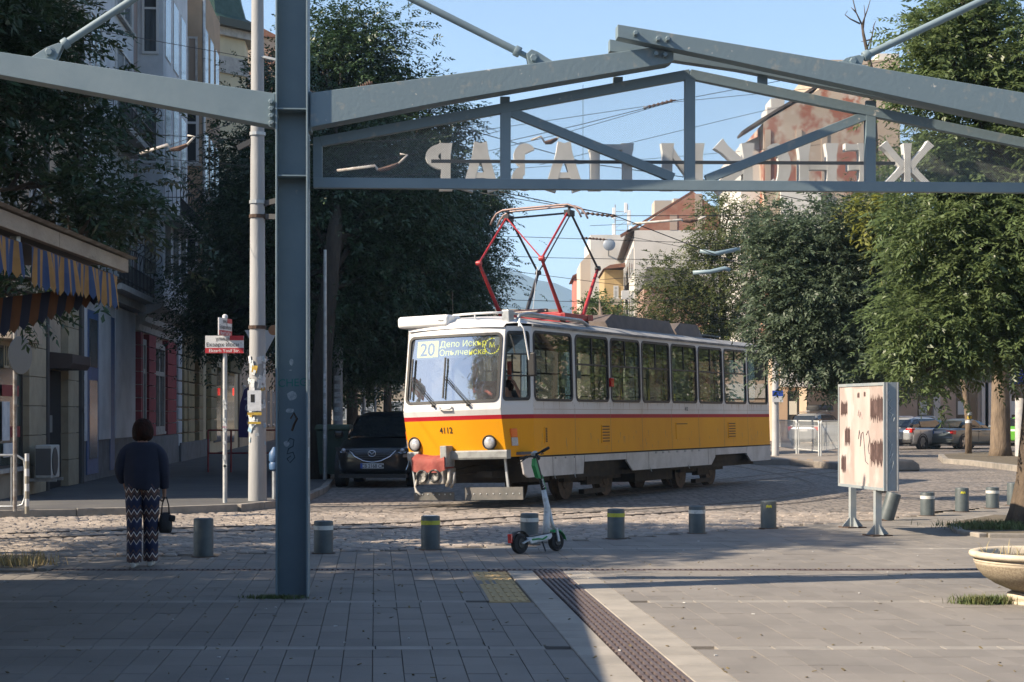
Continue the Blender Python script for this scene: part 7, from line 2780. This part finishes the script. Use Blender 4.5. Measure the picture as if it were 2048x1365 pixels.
def skin_body(name, J, E, root, mt, par, sub=2):
    names = list(J)
    me = bpy.data.meshes.new(name)
    me.from_pydata([J[n][0] for n in names], [(names.index(a), names.index(b)) for a, b in E], [])
    me.materials.append(mt)
    o = place(name, me, par)
    sm = o.modifiers.new('skin', 'SKIN')
    sm.use_smooth_shade = True
    sk = me.skin_vertices[0] if me.skin_vertices else None
    if sk is None:
        bpy.context.view_layer.objects.active = o
        me.attributes.new('skin', 'FLOAT', 'POINT') if False else None
    sk = o.data.skin_vertices[0]
    for i, n in enumerate(names):
        r = J[n][1]
        sk.data[i].radius = (r, r) if not isinstance(r, tuple) else r
        sk.data[i].use_root = (n == root)
    u = o.modifiers.new('u', 'SUBSURF')
    u.levels = u.render_levels = sub
    return o


def hand_joints(J, E, pre, wrist, d, side, palm, curl=.7, s=1.0):
    """d: direction of the hand, side: towards the thumb, palm: direction the palm faces"""
    d, side, palm = Vector(d).normalized(), Vector(side).normalized(), Vector(palm).normalized()
    w = Vector(wrist)
    J[pre + 'palm'] = (w + d * .045 * s, (.026 * s, .018 * s))
    E.append((pre + 'wrist', pre + 'palm'))
    for k, (off, L) in enumerate(((.026, .072), (.009, .080), (-.009, .075), (-.025, .060))):
        a = w + (d * .088 + side * off) * s
        b = a + (d * cos(curl * .6) + palm * sin(curl * .6)) * L * .5 * s
        c = b + (d * cos(curl * 1.7) + palm * sin(curl * 1.7)) * L * .5 * s
        for nm, p, r in (('a', a, .0095), ('b', b, .0085), ('c', c, .007)):
            J[pre + 'f%d%s' % (k, nm)] = (p, r * s)
        E += [(pre + 'palm', pre + 'f%da' % k), (pre + 'f%da' % k, pre + 'f%db' % k), (pre + 'f%db' % k, pre + 'f%dc' % k)]
    a = w + (d * .035 + side * .034 + palm * .008) * s
    b = a + (d * .75 + side * .5 + palm * .35).normalized() * .035 * s
    c = b + (d * .9 + palm * .45).normalized() * .028 * s
    for nm, p, r in (('a', a, .011), ('b', b, .0095), ('c', c, .008)):
        J[pre + 't' + nm] = (p, r * s)
    E += [(pre + 'palm', pre + 'ta'), (pre + 'ta', pre + 'tb'), (pre + 'tb', pre + 'tc')]


# ---- woman walking away
WP = gr(285, 1134)
wo = thing('person', 'woman walking away in navy loose top and zigzag trousers holding a handbag', 'person', WP, RAD(4))
J = {'pelvis': ((0, 0, .87), .085), 'waist': ((0, 0, 1.0), .10), 'chest': ((0, -.01, 1.13), .105), 'upper': ((0, .0, 1.25), (.085, .065)), 'neck': ((0, .01, 1.355), .052), 'nape': ((0, .02, 1.40), .05),
     'head': ((0, .035, 1.465), .085), 'crown': ((0, .03, 1.53), .07), 'face': ((0, .10, 1.45), .045),
     'r_sh': ((.135, 0, 1.235), .045), 'r_el': ((.222, -.01, 1.04), .034), 'r_wrist': ((.225, .06, .815), .024),
     'l_sh': ((-.135, 0, 1.235), .045), 'l_el': ((-.238, -.02, 1.05), .034), 'l_wrist': ((-.20, .10, .90), .024),
     'r_hip': ((.075, 0, .80), .075), 'r_knee': ((.075, .0, .46), .05), 'r_ank': ((.078, .04, .09), .036), 'r_toe': ((.08, .18, .035), .028),
     'l_hip': ((-.075, 0, .80), .075), 'l_knee': ((-.075, -.02, .46), .05), 'l_ank': ((-.074, -.14, .09), .036), 'l_toe': ((-.075, .0, .035), .028)}
E = [('pelvis', 'waist'), ('waist', 'chest'), ('chest', 'upper'), ('upper', 'neck'), ('neck', 'nape'), ('nape', 'head'), ('head', 'crown'), ('head', 'face'), ('upper', 'r_sh'), ('r_sh', 'r_el'), ('r_el', 'r_wrist'),
     ('upper', 'l_sh'), ('l_sh', 'l_el'), ('l_el', 'l_wrist'), ('pelvis', 'r_hip'), ('r_hip', 'r_knee'), ('r_knee', 'r_ank'), ('r_ank', 'r_toe'), ('pelvis', 'l_hip'), ('l_hip', 'l_knee'), ('l_knee', 'l_ank'), ('l_ank', 'l_toe')]
hand_joints(J, E, 'r_', J['r_wrist'][0], (0, .1, -1), (0, 1, 0), (-1, 0, 0), 1.35)
hand_joints(J, E, 'l_', J['l_wrist'][0], (.1, .35, -1), (0, 1, .2), (1, 0, 0), .6)
skin_body('body', J, E, 'pelvis', skin_m, wo)
hair_m = mat('hair_brown', (.014, .006, .004), .75, c2=(.035, .011, .007), scale=30, bump=.8, bscale=70, stretch=(1, 1, .25), spec=.15)
m = MB()
prof = [(.001, 1.600), (.05, 1.592), (.085, 1.567), (.108, 1.52), (.118, 1.47), (.118, 1.42), (.105, 1.38), (.078, 1.36), (.05, 1.355)]
loops = []
r_ = random.Random(4)
for (r, z) in prof:
    loops.append([Vector((r * cos(t) * (1 + .04 * sin(5 * t + z * 40) + .03 * sin(11 * t + z * 25)), .025 + r * .95 * sin(t) * (1 if sin(t) < .2 else .8), z + .006 * sin(7 * t))) for t in [2 * pi * k / 26 for k in range(26)]])
m.loft(loops)
m.build('hair', hair_m, wo, smooth='all', sub=1)
navy = mat('navy_top', (.010, .014, .032), .85, c2=(.014, .018, .040), scale=6, bump=.25, bscale=14)
loops = []
for z, rx, ry, cy in ((1.345, .098, .075, .008), (1.343, .12, .08, .005), (1.325, .165, .092, .0), (1.295, .195, .102, 0), (1.22, .205, .118, 0), (1.12, .205, .13, -.005), (1.02, .205, .138, -.01), (.92, .20, .142, -.01), (.85, .19, .14, -.01), (.845, .18, .13, -.01)):
    loops.append([Vector((rx * cos(t) * (1 + (.025 * sin(6 * t + z * 5) if z < 1.2 else 0)), cy + ry * sin(t) * (1 + (.03 * sin(9 * t) if z < 1.2 else 0)), z + (.018 * sin(2 * t + .5) if z < .95 else 0))) for t in [2 * pi * k / 40 for k in range(40)]])
m = MB().loft(loops, caps=False)
top_ = m.build('blouse', navy, wo, smooth='all', sub=1)
for s, el, wr in ((1, (.225, -.01, 1.04), (.228, .045, .85)), (-1, (-.24, -.02, 1.05), (-.215, .06, .92))):
    pts = [Vector((s * .13, 0, 1.285)), Vector((s * .185, 0, 1.235)), Vector((s * .215, -.005, 1.15)), Vector(el), Vector(el).lerp(Vector(wr), .55), Vector(wr)]
    MB().tube(pts, [.055, .068, .070, .068, .06, .048], 16, caps=False).build('sleeve', navy, wo, smooth='all', sub=1)


def zigzag_mat():
    m = bpy.data.materials.new('zigzag_fabric')
    m.use_nodes = True
    nt = m.node_tree
    N, L = nt.nodes, nt.links
    p = N['Principled BSDF']
    p.inputs['Roughness'].default_value = .85
    tc = N.new('ShaderNodeTexCoord')
    sp_ = N.new('ShaderNodeSeparateXYZ')
    L.new(tc.outputs['Object'], sp_.inputs[0])

    def mth(op, a, b=None):
        n = N.new('ShaderNodeMath')
        n.operation = op
        for i, v in enumerate((a, b)):
            if v is None:
                continue
            if isinstance(v, (int, float)):
                n.inputs[i].default_value = v
            else:
                L.new(v, n.inputs[i])
        return n.outputs[0]
    tri = mth('PINGPONG', mth('ADD', sp_.outputs[0], 10.0), .030)
    z = mth('SUBTRACT', sp_.outputs[2], mth('MULTIPLY', tri, 1.7))
    f = mth('FRACT', mth('DIVIDE', mth('ADD', z, 5.0), .235))
    cr = N.new('ShaderNodeValToRGB')
    cr.color_ramp.interpolation = 'CONSTANT'
    e = cr.color_ramp.elements
    seq = [(0, (.012, .018, .055)), (.22, (.02, .03, .085)), (.33, (.62, .55, .50)), (.37, (.05, .03, .03)), (.47, (.03, .03, .05)), (.52, (.13, .065, .05)), (.62, (.05, .03, .03)), (.68, (.70, .62, .57)), (.735, (.02, .025, .06)), (.86, (.09, .05, .045)), (.93, (.012, .018, .05))]
    e[0].position, e[0].color = seq[0][0], (*seq[0][1], 1)
    e[1].position, e[1].color = seq[1][0], (*seq[1][1], 1)
    for q, c in seq[2:]:
        k = e.new(q)
        k.color = (*c, 1)
    L.new(f, cr.inputs[0])
    L.new(cr.outputs[0], p.inputs['Base Color'])
    nz = N.new('ShaderNodeTexNoise')
    nz.inputs['Scale'].default_value = 9
    b = N.new('ShaderNodeBump')
    b.inputs['Strength'].default_value = .4
    b.inputs['Distance'].default_value = .03
    L.new(nz.outputs[0], b.inputs['Height'])
    L.new(b.outputs[0], p.inputs['Normal'])
    return m


zz = zigzag_mat()
m = MB()
for s, fx, fy_ in ((1, .078, .05), (-1, -.072, -.12)):
    loops = []
    for z, rx, ry, k in ((.90, .092, .13, 0), (.80, .098, .13, 0), (.68, .094, .118, .1), (.5, .085, .10, .4), (.33, .080, .095, .6), (.18, .076, .095, .85), (.075, .074, .098, 1.0), (.06, .070, .094, 1)):
        cx = s * .086 + (fx - s * .086) * k
        cy = fy_ * k + (.03 * sin(pi * k) if s > 0 else .0)
        loops.append([Vector((cx + rx * cos(t) * (1 + .09 * sin(4 * t + z * 9) * min(1, k + .2)), cy + ry * sin(t) * (1 + .05 * sin(5 * t + z * 7) * k), z)) for t in [2 * pi * q / 28 for q in range(28)]])
    m.loft(loops, caps=False)
m.build('trousers', zz, wo, smooth='all', sub=1)
shoe_m = mat('shoe_white', (.55, .53, .49), .6)
for s, x, y, lift in ((1, .080, .05, 0.0), (-1, -.074, -.13, 0.0)):
    loops = []
    for yy, w, h in ((-.085, .024, .05), (-.07, .034, .075), (-.02, .037, .085), (.06, .042, .07), (.13, .040, .05), (.165, .024, .035)):
        loops.append([Vector((x + w * cos(t), y + yy, .002 + h / 2 + h / 2 * sin(t))) for t in [2 * pi * q / 12 for q in range(12)]])
    MB().loft(loops).build('shoe', shoe_m, wo, smooth='all', sub=1)
# handbag in her right hand
hb = thing('handbag', 'small black handbag hanging from the walking woman\'s right hand', 'handbag', WP + Vector((.235, .06, .36)), RAD(12))
bagm = mat('bag_black', (.010, .010, .012), .55, bump=.2, bscale=20)
loops = []
for z, w, t in ((0, .055, .045), (.012, .07, .06), (.08, .078, .062), (.16, .07, .045), (.215, .052, .022), (.225, .045, .014)):
    loops.append([Vector((w * cos(a) * abs(cos(a)) ** -.4 if abs(cos(a)) > .01 else 0, t * sin(a) * abs(sin(a)) ** -.4 if abs(sin(a)) > .01 else 0, z)) for a in [2 * pi * q / 20 for q in range(20)]])
MB().loft(loops).build('bag_body', bagm, hb, smooth='all', sub=1)
MB().box((.07, -.03, .16), (.07, .05, .07), Matrix.Rotation(.2, 3, 'Y')).build('flap', bagm, hb, bevel=.015)
for y in (-.018, .018):
    MB().tube([(-.04, y, .20), (-.035, y * .8, .30), (-.012, y * .4, .385), (.012, y * .4, .385), (.035, y * .8, .30), (.04, y, .20)], .007, 6).build('handle', bagm, hb, smooth='all')

# ---- tram driver (sits in the cab, bare forearm by the open window)
dp = tram.matrix_world if False else None
DP = tl(-.72, .28, .04)
dv = thing('person', 'tram driver in the cab with a bare forearm at the open side window', 'person', DP, YAW)
J = {'pelvis': ((0, .15, 1.32), .14), 'waist': ((0, .14, 1.47), .13), 'chest': ((0, .10, 1.68), .15), 'upper': ((0, .08, 1.82), (.14, .10)), 'neck': ((0, .06, 1.93), .055), 'head': ((0, .03, 2.05), .09), 'crown': ((0, .04, 2.13), .075), 'face': ((0, -.05, 2.03), .045),
     'r_sh': ((.19, .06, 1.83), .06), 'r_el': ((.36, -.12, 1.88), .042), 'r_wrist': ((.28, -.20, 2.10), .03),
     'l_sh': ((-.19, .06, 1.83), .06), 'l_el': ((-.30, -.12, 1.62), .045), 'l_wrist': ((-.16, -.36, 1.78), .03),
     'r_knee': ((.12, -.28, 1.36), .075), 'r_ank': ((.12, -.34, 1.0), .045), 'l_knee': ((-.12, -.28, 1.36), .075), 'l_ank': ((-.12, -.34, 1.0), .045)}
E = [('pelvis', 'waist'), ('waist', 'chest'), ('chest', 'upper'), ('upper', 'neck'), ('neck', 'head'), ('head', 'crown'), ('head', 'face'), ('upper', 'r_sh'), ('r_sh', 'r_el'), ('r_el', 'r_wrist'), ('upper', 'l_sh'), ('l_sh', 'l_el'), ('l_el', 'l_wrist'),
     ('pelvis', 'r_knee'), ('r_knee', 'r_ank'), ('pelvis', 'l_knee'), ('l_knee', 'l_ank')]
hand_joints(J, E, 'r_', J['r_wrist'][0], (-.3, -.2, 1), (0, -1, 0), (-1, 0, 0), .9)
hand_joints(J, E, 'l_', J['l_wrist'][0], (.3, -1, .1), (1, 0, .3), (0, 0, -1), 1.0)
skin_body('body', J, E, 'pelvis', skin_m, dv)
shirt = mat('driver_shirt', (.05, .06, .08), .85)
loops = []
for z, rx, ry, cy in ((1.30, .19, .15, .14), (1.5, .19, .15, .13), (1.7, .21, .155, .10), (1.84, .19, .12, .08), (1.91, .08, .075, .065)):
    loops.append([Vector((rx * cos(t), cy + ry * sin(t), z)) for t in [2 * pi * q / 20 for q in range(20)]])
MB().loft(loops).tube([(.17, .06, 1.83), (.27, -.03, 1.85)], [.08, .07], 10).tube([(-.17, .06, 1.83), (-.25, -.03, 1.72)], [.08, .07], 10).build('shirt', shirt, dv, smooth='all')
MB().lathe([(.001, 2.225), (.07, 2.21), (.10, 2.15), (.105, 2.08), (.09, 2.02)], 18, (0, .055, 0)).build('hair', hair_m, dv, smooth='all')

# ---- electric scooter
S = gr(1075, 1105)
yaw_s = RAD(46)
sc = thing('electric_scooter', 'green and white shared electric scooter standing on its kickstand between bollards', 'scooter', S, yaw_s)
sc.rotation_euler = (RAD(-5), 0, yaw_s)
s_wh = mat('scooter_white', (.60, .62, .63), .45, c2=(.42, .43, .42), scale=14, thr=(.5, .65), c3=(.2, .2, .2), scale3=22, thr3=(.66, .72))
s_gr = mat('scooter_green', (.01, .25, .055), .4)
s_bk = mat('scooter_black', (.014, .015, .016), .5, c2=(.3, .3, .3), scale=30, thr=(.68, .72))
MY = Matrix.Rotation(RAD(90), 3, 'X')
for x, r in ((-.30, .120), (.335, .110)):
    w = MB().lathe([(.03, -.03), (r * .62, -.028), (r * .70, -.036), (r * .95, -.032), (r, -.012), (r, .012), (r * .95, .032), (r * .70, .036), (r * .62, .028), (.03, .03)], 36, (x, 0, r), MY).build('wheel', tyre_m, sc, smooth=True)
    MB().lathe([(.05, -.038), (.05, .038)], 16, (x, 0, r), MY).build('hub', s_bk, w)
m = MB().prism([(-.20, .135), (-.17, .105), (.17, .145), (.20, .175), (.20, .215), (-.16, .185), (-.21, .165)], lambda u, v, d: (u, d, v), -.075, .075)
m.build('deck', s_wh, sc, bevel=.012)
MB().prism([(-.15, .1885), (.19, .2175), (.19, .2215), (-.15, .1925)], lambda u, v, d: (u, d, v), -.068, .068).build('deck_mat', s_bk, sc)
MB().tube([(-.16, -.0765, .155), (-.05, -.0775, .16), (.02, -.0775, .15), (.1, -.0775, .18)], .010, 5).build('deck_graphic', s_gr, sc)
MB().bar((-.2, -.045, .15), (-.30, -.045, .12), .012, .05, up=(0, 1, 0)).bar((-.2, .045, .15), (-.30, .045, .12), .012, .05, up=(0, 1, 0)).build('rear_fork', s_wh, sc)
P = [(-.30 + .142 * cos(RAD(a)), .120 + .142 * sin(RAD(a))) for a in range(30, 186, 12)]
m = MB()
m.loft([[Vector((u, -.042, v)) for u, v in P], [Vector((u, .042, v)) for u, v in P]], caps=False, closed=False)
m.build('rear_mudguard', s_bk, sc, smooth='all', solid=.008)
MB().box((-.452, 0, .185), (.03, .06, .11)).build('tail_light', tail_red, sc, bevel=.008)
# stem
a0, a1, a2, a3 = Vector((.17, 0, .20)), Vector((.215, 0, .53)), Vector((.175, 0, .74)), Vector((.06, 0, 1.14))
MB().tube([a0, a0.lerp(a1, .5), a1, a2], [.045, .04, .036, .030], 14).build('lower_stem', s_wh, sc, smooth='all')
MB().tube([a1 + Vector((.02, 0, .03)), Vector((.285, 0, .34)), Vector((.335, 0, .235))], [.022, .022, .018], 10).build('fork_neck', s_wh, sc, smooth='all')
for y in (-.05, .05):
    MB().bar((.31, y, .27), (.335, y, .11), .016, .032, up=(1, 0, 0)).build('front_fork', s_wh, sc)
P = [(.335 + .135 * cos(RAD(a)), .110 + .135 * sin(RAD(a))) for a in range(5, 135, 10)]
m = MB()
m.loft([[Vector((u, y, v + dz)) for u, v in P] for y, dz in ((-.045, -.01), (-.03, .008), (.03, .008), (.045, -.01))], caps=False, closed=False)
m.build('front_mudguard', s_gr, sc, smooth='all', solid=.006)
MB().tube([a2, a3], .026, 14).build('upper_stem', s_bk, sc, smooth=True)
d_ = (a3 - a2).normalized()
n_ = Vector((-d_.z, 0, d_.x))
n_ = -n_ if n_.x > 0 else n_
q0, q1 = a2.lerp(a3, .34), a2.lerp(a3, .96)
m = MB()
m.loft([[p + n_ * u + Vector((0, v, 0)) for u, v in ((.018, -.028), (w, -.03), (w, .03), (.018, .028))] for p, w in ((q0, .02), (q0.lerp(q1, .12), .06), (q0.lerp(q1, .7), .068), (q1, .03))])
m.build('battery_pack', s_gr, sc, bevel=.008)
MB().tube([a2.lerp(a3, .0) + Vector((.016, -.021, 0)), a2.lerp(a3, .45) + Vector((.016, -.021, 0))], .009, 6).build('stem_stripe', s_gr, sc)
o_ = a2.lerp(a3, .20) + Vector((0, -.0275, 0))
text_mesh('Lime', .055, print_white, frame_m(o_ + n_ * -.012, d_, -n_ * -1), 'stem_lettering', sc, .0008)
hc = a3 + d_ * .02
hdir = Vector((.35, -.94, 0)).normalized()
hdir = Vector((.12, .99, 0)).normalized()
hb_ = MB().tube([hc - hdir * .22 + Vector((0, 0, .055)), hc, hc + hdir * .22 + Vector((0, 0, -.02))], .014, 10).build('handlebar', s_bk, sc, smooth=True)
for s in (-1, 1):
    e0, e1 = hc + hdir * s * .14 + Vector((0, 0, .032 if s < 0 else -.012)), hc + hdir * s * .27 + Vector((0, 0, .068 if s < 0 else -.026))
    MB().tube([e0, e1], [.019, .018], 12).build('grip', tyre_m, hb_, smooth=True)
    MB().tube([e0 + Vector((-.01, 0, -.01)), e0.lerp(e1, .35) + Vector((-.06, 0, -.045)), e0.lerp(e1, .8) + Vector((-.07, 0, -.06))], .007, 6).build('brake_lever', s_bk, hb_, smooth='all')
MB().box(hc + Vector((0, 0, .02)), (.075, .06, .05), Matrix.Rotation(RAD(-20), 3, 'Y')).build('display', galv, sc, bevel=.015)
MB().lathe([(.03, 0), (.034, .03), (.02, .045)], 14, hc + Vector((.035, 0, -.03)), Matrix.Rotation(RAD(90), 3, 'Y')).build('headlamp', s_bk, sc, smooth=True)
MB().tube([(.04, -.05, .13), (-.03, -.16, .01)], .010, 6).build('kickstand', s_bk, sc)
MB().tube([hc + Vector((.03, .02, 0)), hc + Vector((.06, .03, -.15)), a1 + Vector((.06, .02, .1)), a1 + Vector((.05, .02, -.05))], .005, 5).build('brake_cable', black, sc)

# ================================================================== OVERHEAD WIRES
wire_m = mat('wire_black', (.012, .012, .014), .6)
ins_m = mat('insulator_rusty', (.14, .075, .05), .7, c2=(.05, .03, .025), scale=14)
arm_m = mat('span_arm_white', (.52, .50, .47), .5, c2=(.35, .3, .26), scale=9)


def wire(label, pts, r=.008, n=5, sag=0.0):
    P = [at(px, py, D) for px, py, D in pts]
    Q = []
    for a, b in zip(P, P[1:]):
        for k in range(6):
            t = k / 6
            Q.append(a.lerp(b, t) - Vector((0, 0, sag * 4 * t * (1 - t))))
    Q.append(P[-1])
    o = MB().tube(Q, r, n).build('overhead_wire', wire_m, smooth='all')
    tag(o, label, 'wire')
    return o


wire('thin wire crossing the left facades high up behind the tie rod', [(-200, -20, 26), (130, 50, 28), (545, 124, 33)], .006)
wire('wire passing behind the left rafter towards the concrete pole', [(-100, 240, 28), (200, 262, 30), (390, 275, 31), (545, 283, 33)], .006)
wire('lower wire passing in front of the dark crown to the concrete pole clamp', [(-100, 285, 30), (250, 312, 31), (512, 334, 33)], .007)
wire('wire running on behind the mesh left of the sign letters', [(620, 290, 33), (850, 278, 33), (1345, 205, 35), (1700, 170, 40)], .006)
wire('upper contact wire seen through the sign mesh', [(610, 180, 30), (900, 250, 31), (1180, 328, 32), (1420, 362, 33), (1700, 420, 34)], .008)
wire('span wire with insulator running up to the right behind the mesh', [(1020, 282, 34), (1160, 250, 34), (1345, 203, 34), (2100, 60, 36)], .007)
wire('contact wire touching the pantograph head', [(1000, 384, 34), (1100, 405, 34), (1230, 432, 34), (1380, 490, 36), (1560, 560, 42)], .010)
wire('second contact wire right above the tram roof', [(960, 386, 36), (1240, 432, 36), (1560, 432, 38), (2100, 438, 45)], .008)
wire('long level wire behind the pantograph arms', [(900, 470, 44), (1040, 474, 44), (1210, 480, 44), (1560, 492, 46)], .008)
wire('lower level wire behind the pantograph arms', [(880, 508, 46), (1100, 516, 46), (1420, 522, 46), (1600, 520, 48)], .008)
wire('wire dropping from the dark tree towards the ochre building', [(930, 530, 60), (1080, 550, 62), (1250, 572, 70), (1450, 560, 80)], .010)
wire('low wire across the mountain just above the tram roof', [(900, 598, 58), (1000, 600, 58), (1240, 606, 60), (1560, 590, 70)], .010)
wire('lowest thin wire across the mountain foot', [(900, 604, 64), (1040, 616, 64), (1130, 628, 66)], .007)
wire('wire climbing from the sign letters to the patchy brick building', [(1080, 330, 60), (1450, 240, 66), (1600, 205, 80)], .010)
wire('short vertical dropper wire behind the sign mesh', [(1166, 170, 34), (1166, 330, 34)], .005)
wire('thin wire behind the sign letters sloping down to the left', [(640, 360, 40), (1000, 340, 40), (1300, 318, 41), (1640, 290, 44)], .006)


wire('span wire carrying the white arm left of the concrete pole', [(150, 345, 30), (282, 309, 31), (392, 273, 31), (505, 232, 33)], .006)
wire('span wire carrying the white arm behind the left of the mesh', [(560, 372, 33), (676, 342, 34), (816, 310, 34), (1000, 262, 35)], .006)
wire('span wire carrying the small arm beside the sign letters', [(860, 330, 34), (1064, 282, 34), (1124, 268, 34), (1345, 204, 34)], .006)
wire('span wire carrying the pale arm on the brick gable', [(1180, 452, 41), (1268, 448, 42), (1410, 432, 42), (1600, 418, 44)], .006)
wire('span wire carrying the blue grey arms in the right trees', [(1240, 470, 40), (1402, 502, 40), (1480, 498, 40), (1700, 470, 42)], .006)
wire('lower span wire carrying the second blue grey arm', [(1200, 560, 40), (1388, 546, 40), (1460, 541, 40), (1700, 520, 42)], .006)


def insulator(label, a, b, D, r=.03):
    A, B = at(*a, D), at(*b, D)
    o = thing('insulator', label, 'insulator', A)
    d = B - A
    q = d.to_track_quat('Z', 'Y').to_matrix()
    L = d.length
    pr_ = []
    for k in range(6):
        z = L * (.15 + .7 * k / 5)
        pr_ += [(r * .45, z - L * .05), (r, z - L * .02), (r, z + L * .02), (r * .45, z + L * .05)]
    MB().lathe([(r * .3, 0)] + pr_ + [(r * .3, L)], 10, (0, 0, 0), q).build('shed', ins_m, o, smooth=True)
    MB().lathe([(r * .9, -.03), (r * .9, .03)], 8, (0, 0, 0), q).build('end_cap', galv, o)
    return o


insulator('brown insulator on the span wire behind the mesh centre', (1290, 216), (1352, 200), 34, .035)
insulator('rusty insulator above the left rafter near its upper edge', (715, 180), (745, 165), 22, .04)
insulator('dark insulator chain right of the pantograph head', (1165, 426), (1235, 434), 34, .03)
insulator('dark insulator on the level wire beside the round dish', (1165, 476), (1215, 480), 44, .03)


def span_arm(label, pts, D, r=.03):
    P = [at(px, py, D) for px, py in pts]
    o = thing('span_arm', label, 'wire fitting', P[0])
    MB().tube([p - P[0] for p in P[:3]], r, 8).build('arm', arm_m, o, smooth='all')
    MB().tube([P[2] - P[0], (P[2] + P[3]) / 2 - P[0] + Vector((0, 0, -.02)), P[3] - P[0]], [.035, .05, .03], 7).build('insulator', ins_m, o)
    MB().tube([P[3] - P[0], P[4] - P[0], P[5] - P[0]], r * .8, 8).build('clamp', arm_m, o, smooth='all')
    return o


span_arm('white angled wire arm hanging left of the concrete pole', [(280, 308), (335, 290), (342, 300), (374, 290), (390, 273), (375, 272)], 31)
span_arm('white angled wire arm seen through the mesh at left', [(674, 342), (750, 332), (756, 341), (797, 328), (815, 310), (800, 309)], 34)
span_arm('white angled wire arm seen through the mesh beside the sign letters', [(1062, 281), (1082, 273), (1090, 286), (1114, 278), (1124, 268), (1118, 270)], 34, .022)
span_arm('pale arm crossing the brick gable', [(1265, 448), (1362, 440), (1366, 442), (1395, 440), (1412, 432), (1400, 434)], 42, .03)
for lab, pts in (('upper blue grey wire arm in front of the right trees', [(1400, 502), (1430, 508), (1480, 498)]), ('lower blue grey wire arm in front of the right trees', [(1386, 546), (1420, 544), (1450, 537), (1460, 541)])):
    P = [at(px, py, 40) for px, py in pts]
    o = MB().tube(P, [.05] * len(P), 8).build('wire_arm', mat('arm_blue_grey', (.22, .30, .34), .5), smooth='all')
    tag(o, lab, 'wire fitting')

# ================================================================== AIR
HAZE = 0.00021
hz = MB().bx(-4300, 4300, -90, 6600, -1.1, 520).build('haze', None)
hz.data.materials.clear()
hm = bpy.data.materials.new('haze')
hm.use_nodes = True
nt = hm.node_tree
nt.nodes.remove(nt.nodes['Principled BSDF'])
pv_ = nt.nodes.new('ShaderNodeVolumePrincipled')
pv_.inputs['Color'].default_value = (.50, .72, 1, 1)
pv_.inputs['Density'].default_value = HAZE
pv_.inputs['Anisotropy'].default_value = .0
nt.links.new(pv_.outputs[0], nt.nodes['Material Output'].inputs['Volume'])
hz.data.materials.append(hm)
tag(hz, kind='stuff')
